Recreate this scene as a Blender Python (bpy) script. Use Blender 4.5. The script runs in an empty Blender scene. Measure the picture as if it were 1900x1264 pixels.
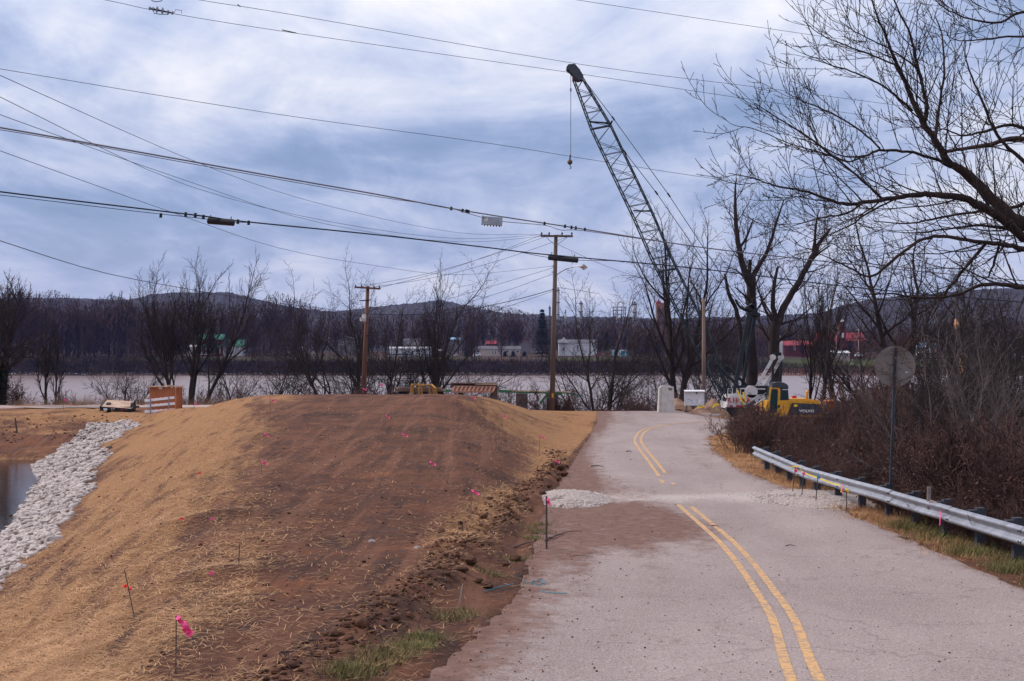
import bpy, math, random
import numpy as np
from mathutils import Vector, Matrix, noise as mnoise
R = math.radians
scene = bpy.context.scene
COL = scene.collection
EYE = 12.0
FPX = 2640.0
HY = 650.0

# ------------------------------------------------------------------ camera
cam_d = bpy.data.cameras.new("camera")
cam_d.sensor_width = 36.0
cam_d.lens = FPX / 1900 * 36.0
cam_d.shift_y = (HY - 632.0) / 1900
cam_d.clip_start = 0.2
cam_d.clip_end = 9000
cam = bpy.data.objects.new("camera", cam_d)
COL.objects.link(cam)
cam.location = (0, 0, EYE)
cam.rotation_euler = (R(90), 0, 0)
scene.camera = cam

# ------------------------------------------------------------------ world, sun, exposure
SUN_EL, SUN_AZ = 42, -65         # azimuth: direction the light comes from, clockwise from +Y
world = bpy.data.worlds.new("World")
scene.world = world
world.use_nodes = True
nt = world.node_tree
nt.nodes.clear()
def wn(t, **k):
    n = nt.nodes.new(t)
    for a, b in k.items(): setattr(n, a, b)
    return n
out = wn('ShaderNodeOutputWorld')
mixs = wn('ShaderNodeMixShader')
bg_sky = wn('ShaderNodeBackground'); bg_sky.inputs[1].default_value = 0.06
bg_cl = wn('ShaderNodeBackground'); bg_cl.inputs[1].default_value = 0.52
sky = wn('ShaderNodeTexSky', sky_type='NISHITA')
sky.sun_disc = False
sky.sun_elevation = R(SUN_EL); sky.sun_rotation = R(SUN_AZ)
tc = wn('ShaderNodeTexCoord')
sep = wn('ShaderNodeSeparateXYZ')
nt.links.new(tc.outputs['Generated'], sep.inputs[0])
def wmath(op, a, b=None):
    n = wn('ShaderNodeMath', operation=op)
    for i, v in enumerate((a, b)):
        if v is None: continue
        if isinstance(v, (int, float)): n.inputs[i].default_value = v
        else: nt.links.new(v, n.inputs[i])
    return n.outputs[0]
zz = wmath('ADD', wmath('MAXIMUM', sep.outputs[2], 0.0), 0.20)
cx = wmath('DIVIDE', sep.outputs[0], zz); cy = wmath('DIVIDE', sep.outputs[1], zz)
comb = wn('ShaderNodeCombineXYZ')
nt.links.new(cx, comb.inputs[0]); nt.links.new(cy, comb.inputs[1])
def wnoise(scale, detail, rough, dist=0.0, off=(0, 0, 0), sc=(1, 1, 1)):
    m = wn('ShaderNodeMapping'); m.inputs['Location'].default_value = off; m.inputs['Scale'].default_value = sc
    nt.links.new(comb.outputs[0], m.inputs[0])
    n = wn('ShaderNodeTexNoise'); n.inputs['Scale'].default_value = scale
    n.inputs['Detail'].default_value = detail; n.inputs['Roughness'].default_value = rough
    n.inputs['Distortion'].default_value = dist
    nt.links.new(m.outputs[0], n.inputs[0])
    return n.outputs[0]
n1 = wnoise(1.35, 7.0, 0.56, 0.6, (5.1, 0.4, 0), (1, .72, 1))
n2 = wnoise(4.6, 7.0, 0.62, 0.5, (9.1, 4.4, 2), (1, .62, 1))
mixn = wmath('ADD', wmath('MULTIPLY', n1, 0.72), wmath('MULTIPLY', n2, 0.28))
ramp = wn('ShaderNodeValToRGB')
cr = ramp.color_ramp
cr.elements[0].position = 0.34; cr.elements[0].color = (0.22, 0.31, 0.52, 1)
cr.elements[1].position = 0.63; cr.elements[1].color = (0.90, 0.90, 0.96, 1)
e = cr.elements.new(0.405); e.color = (0.31, 0.40, 0.62, 1)
e = cr.elements.new(0.46); e.color = (0.44, 0.52, 0.74, 1)
e = cr.elements.new(0.525); e.color = (0.60, 0.66, 0.84, 1)
nt.links.new(mixn, ramp.inputs[0])
# pinkish glow low over the horizon, the overcast grows brighter overhead
hz = wn('ShaderNodeMapRange'); hz.inputs['From Min'].default_value = 0.02; hz.inputs['From Max'].default_value = 0.10
hz.inputs['To Min'].default_value = 0.45; hz.inputs['To Max'].default_value = 0.0
nt.links.new(sep.outputs[2], hz.inputs[0])
mc = wn('ShaderNodeMixRGB'); mc.inputs[2].default_value = (0.62, 0.64, 0.80, 1)
nt.links.new(hz.outputs[0], mc.inputs[0]); nt.links.new(ramp.outputs[0], mc.inputs[1])
zg = wn('ShaderNodeMapRange'); zg.inputs['From Min'].default_value = 0.05; zg.inputs['From Max'].default_value = 1.0
zg.inputs['To Min'].default_value = 0.92; zg.inputs['To Max'].default_value = 1.7
nt.links.new(sep.outputs[2], zg.inputs[0])
ml = wn('ShaderNodeVectorMath', operation='SCALE')
nt.links.new(mc.outputs[0], ml.inputs[0]); nt.links.new(zg.outputs[0], ml.inputs['Scale'])
zc = wn('ShaderNodeMapRange'); zc.inputs['From Min'].default_value = 0.25; zc.inputs['From Max'].default_value = 0.7
zc.inputs['To Min'].default_value = 0.0; zc.inputs['To Max'].default_value = 0.65
nt.links.new(sep.outputs[2], zc.inputs[0])
mz = wn('ShaderNodeMixRGB'); mz.inputs[2].default_value = (0.86, 0.80, 0.82, 1)
nt.links.new(zc.outputs[0], mz.inputs[0]); nt.links.new(ml.outputs[0], mz.inputs[1])
nt.links.new(mz.outputs[0], bg_cl.inputs[0])
nt.links.new(sky.outputs[0], bg_sky.inputs[0])
cov = wn('ShaderNodeMapRange'); cov.inputs['From Min'].default_value = 0.36; cov.inputs['From Max'].default_value = 0.46
cov.inputs['To Min'].default_value = 0.86; cov.inputs['To Max'].default_value = 1.0
nt.links.new(mixn, cov.inputs[0])
nt.links.new(cov.outputs[0], mixs.inputs[0])
nt.links.new(bg_sky.outputs[0], mixs.inputs[1]); nt.links.new(bg_cl.outputs[0], mixs.inputs[2])
nt.links.new(mixs.outputs[0], out.inputs[0])

sun_d = bpy.data.lights.new("sun", 'SUN')
sun_d.energy = 1.5; sun_d.angle = R(13); sun_d.color = (1.0, 0.90, 0.84)
sun = bpy.data.objects.new("sun", sun_d); COL.objects.link(sun)
sdir = Vector((math.sin(R(SUN_AZ)) * math.cos(R(SUN_EL)), math.cos(R(SUN_AZ)) * math.cos(R(SUN_EL)), math.sin(R(SUN_EL))))
sun.rotation_euler = sdir.to_track_quat('Z', 'Y').to_euler()
vs = scene.view_settings
vs.view_transform = 'Standard'; vs.look = 'None'; vs.exposure = 1.0; vs.gamma = 1.0
vs.use_curve_mapping = False

# ------------------------------------------------------------------ helpers
def P(px, py, D):
    return Vector(((px - 950) / FPX * D, D, EYE + (HY - py) / FPX * D))
def XP(px, D): return (px - 950) / FPX * D

def hash2(ix, iy, s=0):
    h = (ix.astype(np.int64) * 374761393 + iy.astype(np.int64) * 668265263 + s * 69069 + 1013904223) & 0xffffffff
    h = ((h ^ (h >> 13)) * 1274126177) & 0xffffffff
    h = h ^ (h >> 16)
    return (h & 0xffffff) / float(0xffffff)
def vnoise(x, y, s=0):
    x = np.asarray(x, float); y = np.asarray(y, float)
    ix = np.floor(x); iy = np.floor(y); fx = x - ix; fy = y - iy
    fx = fx * fx * (3 - 2 * fx); fy = fy * fy * (3 - 2 * fy)
    ix = ix.astype(np.int64); iy = iy.astype(np.int64)
    a = hash2(ix, iy, s); b = hash2(ix + 1, iy, s); c = hash2(ix, iy + 1, s); d = hash2(ix + 1, iy + 1, s)
    return (a * (1 - fx) + b * fx) * (1 - fy) + (c * (1 - fx) + d * fx) * fy
def fbm(x, y, o=4, s=0):
    t = 0; a = 0.5; n = 0
    for i in range(o):
        t = t + a * vnoise(x * 2 ** i, y * 2 ** i, s + i * 17); n += a; a *= 0.5
    return t / n - 0.5
def sstep(a, b, x):
    t = np.clip((x - a) / (b - a), 0, 1); return t * t * (3 - 2 * t)

# materials ---------------------------------------------------------
MATS = {}
def mat(name, color, rough=0.8, metal=0.0, var=0.0, vscale=4.0, color2=None, bump=0.0, bscale=20.0, spec=0.3, stretch=None, ramp=(0.35, 0.65), emit=None, space='Object'):
    if name in MATS: return MATS[name]
    m = bpy.data.materials.new(name); m.use_nodes = True
    t = m.node_tree; b = t.nodes['Principled BSDF']
    b.inputs['Base Color'].default_value = (*color, 1)
    b.inputs['Roughness'].default_value = rough; b.inputs['Metallic'].default_value = metal
    b.inputs['Specular IOR Level'].default_value = spec
    tcn = t.nodes.new('ShaderNodeTexCoord'); mp = t.nodes.new('ShaderNodeMapping')
    t.links.new(tcn.outputs[space], mp.inputs[0])
    if stretch: mp.inputs['Scale'].default_value = stretch
    if color2 is not None or var:
        if color2 is None: color2 = tuple(c * (1 - var) for c in color)
        n = t.nodes.new('ShaderNodeTexNoise'); n.inputs['Scale'].default_value = vscale
        n.inputs['Detail'].default_value = 6; n.inputs['Roughness'].default_value = 0.65
        t.links.new(mp.outputs[0], n.inputs[0])
        r = t.nodes.new('ShaderNodeValToRGB')
        r.color_ramp.elements[0].position = ramp[0]; r.color_ramp.elements[0].color = (*color2, 1)
        r.color_ramp.elements[1].position = ramp[1]; r.color_ramp.elements[1].color = (*color, 1)
        t.links.new(n.outputs[0], r.inputs[0]); t.links.new(r.outputs[0], b.inputs['Base Color'])
    if bump:
        n = t.nodes.new('ShaderNodeTexNoise'); n.inputs['Scale'].default_value = bscale; n.inputs['Detail'].default_value = 5
        t.links.new(mp.outputs[0], n.inputs[0])
        bp = t.nodes.new('ShaderNodeBump'); bp.inputs['Strength'].default_value = bump; bp.inputs['Distance'].default_value = 0.03
        t.links.new(n.outputs[0], bp.inputs['Height']); t.links.new(bp.outputs[0], b.inputs['Normal'])
    MATS[name] = m
    return m

BARK = mat('bark', (0.050, 0.034, 0.031), 0.95, color2=(0.020, 0.013, 0.013), vscale=3, bump=0.6, bscale=14, stretch=(1, 1, 0.3))
BARK_P = mat('bark_pale', (0.15, 0.115, 0.11), 0.9, color2=(0.045, 0.032, 0.03), vscale=2.5, stretch=(1, 1, 0.4))
BARK_FAR = mat('bark_far', (0.095, 0.048, 0.038), 1.0, color2=(0.026, 0.013, 0.012), vscale=0.06)
BARK_FG = mat('bark_foreground', (0.048, 0.028, 0.023), 0.9, color2=(0.014, 0.009, 0.009), vscale=6, bump=0.7, bscale=30)
IVY = mat('ivy_leaf', (0.045, 0.050, 0.022), 0.7, color2=(0.045, 0.028, 0.018), vscale=1.5)
DEADLEAF = mat('dead_leaf', (0.120, 0.050, 0.034), 0.95, color2=(0.042, 0.020, 0.016), vscale=0.7)
BRUSHTWIG = mat('brush_twig', (0.125, 0.068, 0.058), 0.95, color2=(0.042, 0.021, 0.018), vscale=0.5)
STRAW = mat('straw_strand', (0.56, 0.33, 0.165), 0.8, color2=(0.25, 0.125, 0.058), vscale=2)
GRASS = mat('grass_blade', (0.095, 0.12, 0.03), 0.8, color2=(0.20, 0.14, 0.06), vscale=1.2)
REED = mat('reed', (0.42, 0.27, 0.17), 0.9, color2=(0.20, 0.11, 0.075), vscale=0.8)
STONE = mat('white_limestone', (0.47, 0.41, 0.385), 0.9, color2=(0.17, 0.135, 0.125), vscale=2.2, bump=0.4, bscale=12, ramp=(0.3, 0.5), space='Object')
SOIL = mat('soil_clod', (0.14, 0.062, 0.034), 1, color2=(0.045, 0.022, 0.016), vscale=6, bump=0.8, bscale=25)
STEELG = mat('galvanised_steel', (0.42, 0.44, 0.49), 0.42, 0.75, color2=(0.27, 0.28, 0.31), vscale=3, spec=0.5)
POSTW = mat('weathered_post', (0.06, 0.066, 0.085), 0.9, color2=(0.035, 0.036, 0.046), vscale=9, stretch=(1, 1, .2))
WOODP = mat('pole_wood', (0.165, 0.115, 0.095), 0.9, color2=(0.08, 0.052, 0.044), vscale=5, stretch=(1, 1, 0.08), bump=0.4, bscale=30)
WOODPALE = mat('raw_lumber', (0.55, 0.38, 0.25), 0.85, color2=(0.34, 0.21, 0.14), vscale=3, stretch=(.3, 1, 1))
WOODOLD = mat('old_plank', (0.20, 0.135, 0.105), 0.95, color2=(0.09, 0.055, 0.045), vscale=3, stretch=(.3, 1, 1))
WOODRED = mat('red_stained_wood', (0.30, 0.12, 0.075), 0.9, color2=(0.17, 0.06, 0.045), vscale=3)
BLACK = mat('black_rubber', (0.012, 0.012, 0.016), 0.6)
DSTEEL = mat('dark_blue_steel', (0.020, 0.032, 0.042), 0.6, 0.0, color2=(0.013, 0.016, 0.021), vscale=1)
WIREM = mat('wire_black', (0.018, 0.02, 0.035), 0.7)
WIREG = mat('wire_grey', (0.16, 0.15, 0.17), 0.6, 0.3)
PINK = mat('pink_ribbon', (0.9, 0.10, 0.30), 0.6)
REDR = mat('red_ribbon', (0.8, 0.03, 0.03), 0.6)
YEL = mat('yellow_paint', (0.42, 0.20, 0.03), 0.6, var=0.4, vscale=8)
YTAPE = mat('yellow_tape', (0.85, 0.60, 0.02), 0.5)
ORG = mat('machine_yellow', (0.75, 0.36, 0.02), 0.45, var=0.35, vscale=2, spec=0.5)
CHAR = mat('machine_charcoal', (0.055, 0.062, 0.08), 0.5, var=0.3, vscale=2)
WHITE = mat('white_paint', (0.72, 0.72, 0.76), 0.6, var=0.18, vscale=3)
WHITED = mat('dirty_white_paint', (0.58, 0.56, 0.58), 0.7, color2=(0.26, 0.20, 0.18), vscale=2.2, ramp=(0.36, 0.5))
REDP = mat('red_paint', (0.50, 0.02, 0.03), 0.5)
CONC = mat('concrete', (0.55, 0.52, 0.49), 0.9, color2=(0.42, 0.38, 0.36), vscale=2.5, bump=0.2, bscale=15)
CONCG = mat('grey_concrete', (0.16, 0.15, 0.155), 0.95, var=0.4, vscale=3)
GREEN = mat('green_steel', (0.035, 0.20, 0.085), 0.6, var=0.3, vscale=4)
GLASS = mat('dark_glass', (0.02, 0.045, 0.05), 0.08, spec=0.8)
SIGNM = mat('sign_back', (0.27, 0.235, 0.215), 0.5, 0.15, color2=(0.20, 0.17, 0.155), vscale=2.5)
RUST = mat('rust', (0.105, 0.035, 0.026), 0.9, var=0.5, vscale=6)

# mesh builder ------------------------------------------------------
def origin_of(o):
    v = Vector((0, 0, 0))
    while o is not None: v += o.location; o = o.parent
    return v
def tagp(o, label=None, cat=None, group=None, kind=None):
    if label: o['label'] = label
    if cat: o['category'] = cat
    if group: o['group'] = group
    if kind: o['kind'] = kind
    return o
def thing(name, loc, label, cat, group=None, rz=0):
    o = bpy.data.objects.new(name, None); COL.objects.link(o)
    o.location = loc; o.rotation_euler[2] = rz; o.empty_display_size = 0.3
    return tagp(o, label, cat, group)
def link_mesh(name, me, parent=None, loc=None):
    o = bpy.data.objects.new(name, me); COL.objects.link(o)
    if parent is not None: o.parent = parent
    if loc is not None: o.location = loc
    return o
class MB:
    def __init__(s): s.v = []; s.f = []
    def add(s, vs_, fs):
        b = len(s.v); s.v.extend([tuple(q) for q in vs_]); s.f.extend([tuple(i + b for i in f) for f in fs]); return s
    def box(s, x0, x1, y0, y1, z0, z1):
        return s.add([(x, y, z) for z in (z0, z1) for y in (y0, y1) for x in (x0, x1)],
                     [(0, 2, 3, 1), (4, 5, 7, 6), (0, 1, 5, 4), (2, 6, 7, 3), (0, 4, 6, 2), (1, 3, 7, 5)])
    def frustum(s, c0, w0, d0, c1, w1, d1):
        v = []
        for c, w, d in ((c0, w0, d0), (c1, w1, d1)):
            for dy in (-.5, .5):
                for dx in (-.5, .5): v.append((c[0] + dx * w, c[1] + dy * d, c[2]))
        return s.add(v, [(0, 2, 3, 1), (4, 5, 7, 6), (0, 1, 5, 4), (2, 6, 7, 3), (0, 4, 6, 2), (1, 3, 7, 5)])
    def beam(s, p, q, w, h, up=(0, 0, 1)):
        p = Vector(p); q = Vector(q); d = (q - p).normalized(); up = Vector(up)
        if abs(d.dot(up)) > .98: up = Vector((0, 1, 0))
        a = d.cross(up).normalized() * (w / 2); b = a.cross(d).normalized() * (h / 2)
        v = []
        for c in (p, q):
            for k1, k2 in ((-1, -1), (1, -1), (-1, 1), (1, 1)): v.append(c + a * k1 + b * k2)
        return s.add(v, [(0, 2, 3, 1), (4, 5, 7, 6), (0, 1, 5, 4), (2, 6, 7, 3), (0, 4, 6, 2), (1, 3, 7, 5)])
    def tube(s, pts, rads, n=6, caps=True):
        pts = [Vector(p) for p in pts]
        if isinstance(rads, (int, float)): rads = [rads] * len(pts)
        b = len(s.v); m = len(pts); ref = None
        for i, p in enumerate(pts):
            t = (pts[min(i + 1, m - 1)] - pts[max(i - 1, 0)])
            if t.length < 1e-9: t = Vector((0, 0, 1))
            t.normalize()
            if ref is None:
                ref = Vector((1, 0, 0)) if abs(t.x) < .9 else Vector((0, 1, 0))
            u = (ref - t * ref.dot(t)).normalized(); w = t.cross(u); ref = u
            for k in range(n):
                a = 2 * math.pi * k / n
                q = p + (u * math.cos(a) + w * math.sin(a)) * rads[i]
                s.v.append((q.x, q.y, q.z))
        for i in range(m - 1):
            for k in range(n):
                k2 = (k + 1) % n
                s.f.append((b + i * n + k, b + i * n + k2, b + (i + 1) * n + k2, b + (i + 1) * n + k))
        if caps and n > 2:
            s.f.append(tuple(b + k for k in range(n))[::-1]); s.f.append(tuple(b + (m - 1) * n + k for k in range(n)))
        return s
    def prism(s, poly, axis, a0, a1):
        n = len(poly); v = []
        for a in (a0, a1):
            for (u, w) in poly:
                v.append({'y': (u, a, w), 'x': (a, u, w), 'z': (u, w, a)}[axis])
        f = [tuple(range(n)), tuple(range(2 * n - 1, n - 1, -1))]
        for i in range(n): f.append((i, i + n, (i + 1) % n + n, (i + 1) % n))
        return s.add(v, f)
    def ball(s, c, r, n=8, m=6, sz=1):
        b = len(s.v)
        for i in range(m + 1):
            a = math.pi * i / m
            for k in range(n):
                t = 2 * math.pi * k / n
                s.v.append((c[0] + r * math.sin(a) * math.cos(t), c[1] + r * math.sin(a) * math.sin(t), c[2] + r * sz * math.cos(a)))
        for i in range(m):
            for k in range(n):
                k2 = (k + 1) % n
                s.f.append((b + i * n + k, b + (i + 1) * n + k, b + (i + 1) * n + k2, b + i * n + k2))
        return s
    def mesh(s, name, m=None, org=None, smooth=False):
        me = bpy.data.meshes.new(name)
        v = s.v
        if org is not None: v = [(a - org[0], b - org[1], c - org[2]) for a, b, c in v]
        me.from_pydata(v, [], s.f)
        if m is not None: me.materials.append(m)
        if smooth: me.polygons.foreach_set('use_smooth', [True] * len(me.polygons))
        me.update(); return me
    def build(s, name, m, parent=None, smooth=False, world=True, loc=None, **tags):
        if parent is not None:
            org = origin_of(parent) if world else None
            o = link_mesh(name, s.mesh(name, m, org, smooth), parent)
        else:
            if loc is None:
                a = np.array(s.v); loc = ((a[:, 0].min() + a[:, 0].max()) / 2, (a[:, 1].min() + a[:, 1].max()) / 2, a[:, 2].min())
            o = link_mesh(name, s.mesh(name, m, loc, smooth), None, loc)
        return tagp(o, **tags)
def np_mesh(name, V, F, m, smooth=False):
    me = bpy.data.meshes.new(name)
    V = np.asarray(V, np.float32); F = np.asarray(F, np.int32); k = F.shape[1]
    me.vertices.add(len(V)); me.vertices.foreach_set('co', V.ravel())
    me.loops.add(F.size); me.loops.foreach_set('vertex_index', F.ravel())
    me.polygons.add(len(F)); me.polygons.foreach_set('loop_start', np.arange(0, F.size, k, dtype=np.int32))
    try: me.polygons.foreach_set('loop_total', np.full(len(F), k, np.int32))
    except Exception: pass
    if smooth: me.polygons.foreach_set('use_smooth', np.ones(len(F), bool))
    if m is not None: me.materials.append(m)
    me.update(calc_edges=True); me.validate(); return me
def text_mesh(body, size, m, name='lettering', extrude=0.004, bold=0.0):
    c = bpy.data.curves.new(name, 'FONT'); c.body = body; c.size = size; c.extrude = extrude; c.offset = bold
    c.align_x = 'CENTER'; c.align_y = 'CENTER'
    o = bpy.data.objects.new('tmp_text', c); COL.objects.link(o)
    dg = bpy.context.evaluated_depsgraph_get()
    me = bpy.data.meshes.new_from_object(o.evaluated_get(dg)); me.name = name
    bpy.data.objects.remove(o); me.materials.clear(); me.materials.append(m)
    return me
# a shared unit bar along Z for lattice members
_bar = {}
def bar(name, p, q, r, m, parent, n=5):
    key = (m.name, n)
    if key not in _bar: _bar[key] = MB().tube([(0, 0, 0), (0, 0, 1)], 1.0, n).mesh('bar', m)
    p = Vector(p); q = Vector(q); o = link_mesh(name, _bar[key], parent)
    o.location = p - (origin_of(parent) if parent else Vector())
    d = q - p; o.rotation_euler = d.to_track_quat('Z', 'Y').to_euler(); o.scale = (r, r, d.length)
    return o

# ------------------------------------------------------------------ terrain functions (depth below the eye)
I = np.interp
def road_d(y): return I(y, [-20, 0, 8, 13, 20, 28, 37, 50, 70, 88, 110], [0.3, 1.7, 2.62, 3.07, 3.40, 3.60, 3.73, 3.76, 3.80, 3.84, 3.9])
def pad_d(y): return I(y, [-20, 0, 8, 13, 20, 25, 30, 37, 45, 52, 60, 66, 72, 80, 92], [1.2, 2.2, 2.8, 3.05, 3.18, 3.15, 3.0, 2.85, 2.6, 2.35, 2.12, 2.05, 2.3, 3.2, 3.9])
def padL(y): return I(y, [-20, 8, 14, 20, 25, 31, 45, 66, 72, 80, 86], [-3, -3.6, -4.0, -4.7, -5.7, -6.5, -8.7, -11.8, -13.6, -17.3, -21])
def padR(y): return I(y, [-20, 8, 13, 14.5, 18.5, 23, 30, 36.5, 43, 52, 67, 84, 95], [-2.4, -2.2, -1.72, -1.37, -.84, -.44, .28, .83, 1.6, 2.2, 3.8, 5.1, 5.6])
def roadL(y): return I(y, [-20, 8, 13, 16, 20, 30, 36, 45, 60, 75, 92], [-1.7, -1.3, -.85, -.40, .12, .62, 1.0, 1.8, 3.2, 4.5, 5.5])
def roadR(y): return I(y, [-20, 8, 13, 20, 34, 45, 54, 62, 70, 80, 92], [7.0, 7.1, 7.2, 7.3, 7.6, 7.2, 7.6, 8.6, 10.5, 15.0, 18.0])
def bank_edge(x): return I(x, [-400, -22, -12, -4, 9, 14, 30, 60, 400], [111, 110, 97, 90.5, 90, 104, 104, 90, 60])
def depth(x, y, detail=True):
    rd = road_d(y)
    # yard right of the road, verge and fall to the river on the right
    d = rd.copy() if isinstance(rd, np.ndarray) else np.full_like(np.asarray(x, float), rd)
    fall = np.clip((x - 8.7), 0, 60) * 0.30
    yard = np.clip((x - 10.5) * 0.16, 0, 1.0) + np.clip((x - 26), 0, 60) * 0.3
    k = sstep(58, 70, y)
    d = d + fall * (1 - k) + yard * k
    # pad and embankment left
    pd = pad_d(y); L = padL(y); Rr = padR(y)
    w = I(y, [13, 22, 30, 40, 50, 66, 90], [1.0, 1.0, 1.4, 3.0, 5.0, 6.6, 6.0])
    t = sstep(0, 1, (Rr - x) / w)
    t2 = np.clip((Rr - x) / w, 0, 1)
    left = d * (1 - t) + pd * t
    d = np.where(x < Rr, left, d)
    sl = I(y, [10, 30, 45, 66, 80], [0.42, 0.44, 0.46, 0.40, 0.30])
    s = L - x
    # rounded shoulder
    slope = np.where(s > -1.2, np.where(s < 1.2, (s + 1.2) ** 2 / 4.8, s) * sl, 0)
    dl = np.minimum(pd + slope, 7.2)
    base_bank = I(y, [60, 70, 75, 78, 83, 89, 92, 130], [7.2, 7.0, 6.6, 6.0, 5.0, 4.45, 4.22, 4.2])
    base_bank = base_bank + 0.25 * fbm(x * .25, y * .25, 3, 5) * (base_bank > 4.3)
    rr = np.clip((-22.5 - x) / 2.5, 0, 1)
    dl = np.where(y > 60, np.minimum(dl, base_bank), dl)
    d = np.where(s > -1.2, dl, d)
    # far side of the crest flattens to the yard level
    # near river bank
    be = bank_edge(x)
    dd = np.clip(y - be, 0, 60)
    d = d + np.where(dd > 0, np.minimum(dd * 0.62, 20), 0)
    far = (y > 400)
    d = np.minimum(d, 13.8)
    # far bank
    fx = I(x, [-3000, 100, 180, 3000], [0, 0, 1, 1])
    fb1 = I(y, [560, 674, 690, 700, 780, 900, 4000], [13.8, 12.0, 5.0, 4.2, 1.6, 1.2, 0.5])
    fb2 = I(y, [560, 674, 684, 705, 790, 900, 4000], [13.8, 12.0, 9.0, 8.0, 4.6, 2.5, 0.5])
    fb = fb1 * (1 - fx) + fb2 * fx
    d = np.where(far, fb, d)
    if detail:
        near = (y < 125)
        onroad = (x > roadL(y) - .15) & (x < roadR(y) + .1) & (y < 91)
        left_slope = sstep(-0.5, 1.0, L - x)
        rough = 0.10 * fbm(x * .8, y * .5, 4, 3) + 0.05 * fbm(x * 3.1, y * 2.2, 3, 9)
        streak = 0.10 * fbm(x * 2.6 + y * .45, y * .22, 3, 31)
        amp = np.where(x < Rr, 0.55 + 0.6 * left_slope, 1.0)
        det = rough * amp + streak * left_slope
        # scruffy lip of thrown-up soil along the pad edge
        lip = np.exp(-((x - (Rr - .35 * 1 - .25 * fbm(y * .7, y * 0, 3, 77) * 2)) / .38) ** 2) * I(y, [10, 16, 22, 44, 56], [0.04, .13, .18, .12, .0]) * (0.4 + 1.3 * np.clip(fbm(x * 1.5, y * 1.2, 3, 44) + .5, 0, 1))
        # low mounds on the right shoulder of the crest
        mound = 0.28 * np.exp(-(((x + 1.6) / 2.2) ** 2 + ((y - 58) / 2.0) ** 2)) + 0.12 * np.exp(-(((x + 0.5) / 2.6) ** 2 + ((y - 64) / 2) ** 2))
        ruts = 0.05 * np.sin((x * .9 + (y - 76) * .5) * 5.0) * np.exp(-(((x - 3.6) / 1.6) ** 2 + ((y - 72) / 9) ** 2))
        small_ledges = 0.10 * np.exp(-(((x + 4.3) / 0.9) ** 2 + ((y - 20.5) / .5) ** 2)) + 0.12 * np.exp(-(((x + 5.6) / 1.1) ** 2 + ((y - 27) / .6) ** 2))
        padz = (x < Rr - .8) & (x > L + .6) & (y < 66)
        tr = 0
        for c_, am in ((-3.2, .035), (-1.35, .035), (-4.6, .02), (-2.75, .02)):
            tr = tr + am * np.exp(-((x - c_ + (y - 20) * .035 + .25 * np.sin(y * .12)) / .22) ** 2)
        d = d + np.where(padz, tr, 0)
        d = d - np.where(near & ~onroad, det + lip + mound + small_ledges, 0) + np.where(near & ~onroad, ruts, 0)
        bnk = near & (x < -14) & (y > 66) & (y < 104)
        d = d - np.where(bnk, 0.22 * fbm(x * 1.1, y * 1.1, 4, 61) , 0)
    return d
def Z(x, y, detail=False):
    return EYE - float(depth(np.array([float(x)]), np.array([float(y)]), detail)[0])
def in_road(x, y): return (x > roadL(y)) & (x < roadR(y)) & (y < 90.5)

def axis(segs):
    a = []
    for s0, s1, st in segs:
        a += list(np.arange(s0, s1, st))
    a.append(segs[-1][1]); return np.array(a)
xs = axis([(-3600, -900, 300), (-900, -300, 60), (-300, -60, 8), (-60, -32, 1.0), (-32, -13, .3), (-13, 10, .13), (10, 30, .4), (30, 60, 1.5), (60, 300, 8), (300, 900, 60), (900, 3600, 300)])
ys = axis([(-60, 0, 6), (0, 9, 1), (9, 40, .13), (40, 92, .26), (92, 135, .8), (135, 640, 25), (640, 720, 3), (720, 900, 12), (900, 4800, 300)])
GX, GY = np.meshgrid(xs, ys)
fx_, fy_ = GX.ravel(), GY.ravel()
D_ = depth(fx_, fy_)
onr = (fx_ > roadL(fy_) + .05) & (fx_ < roadR(fy_) - .05) & (fy_ < 90.2)
GZ = EYE - D_ - np.where(onr, 0.10, 0)
nx, ny = len(xs), len(ys)
idx = np.arange(nx * ny).reshape(ny, nx)
F = np.stack([idx[:-1, :-1], idx[:-1, 1:], idx[1:, 1:], idx[1:, :-1]], -1).reshape(-1, 4)

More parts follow.
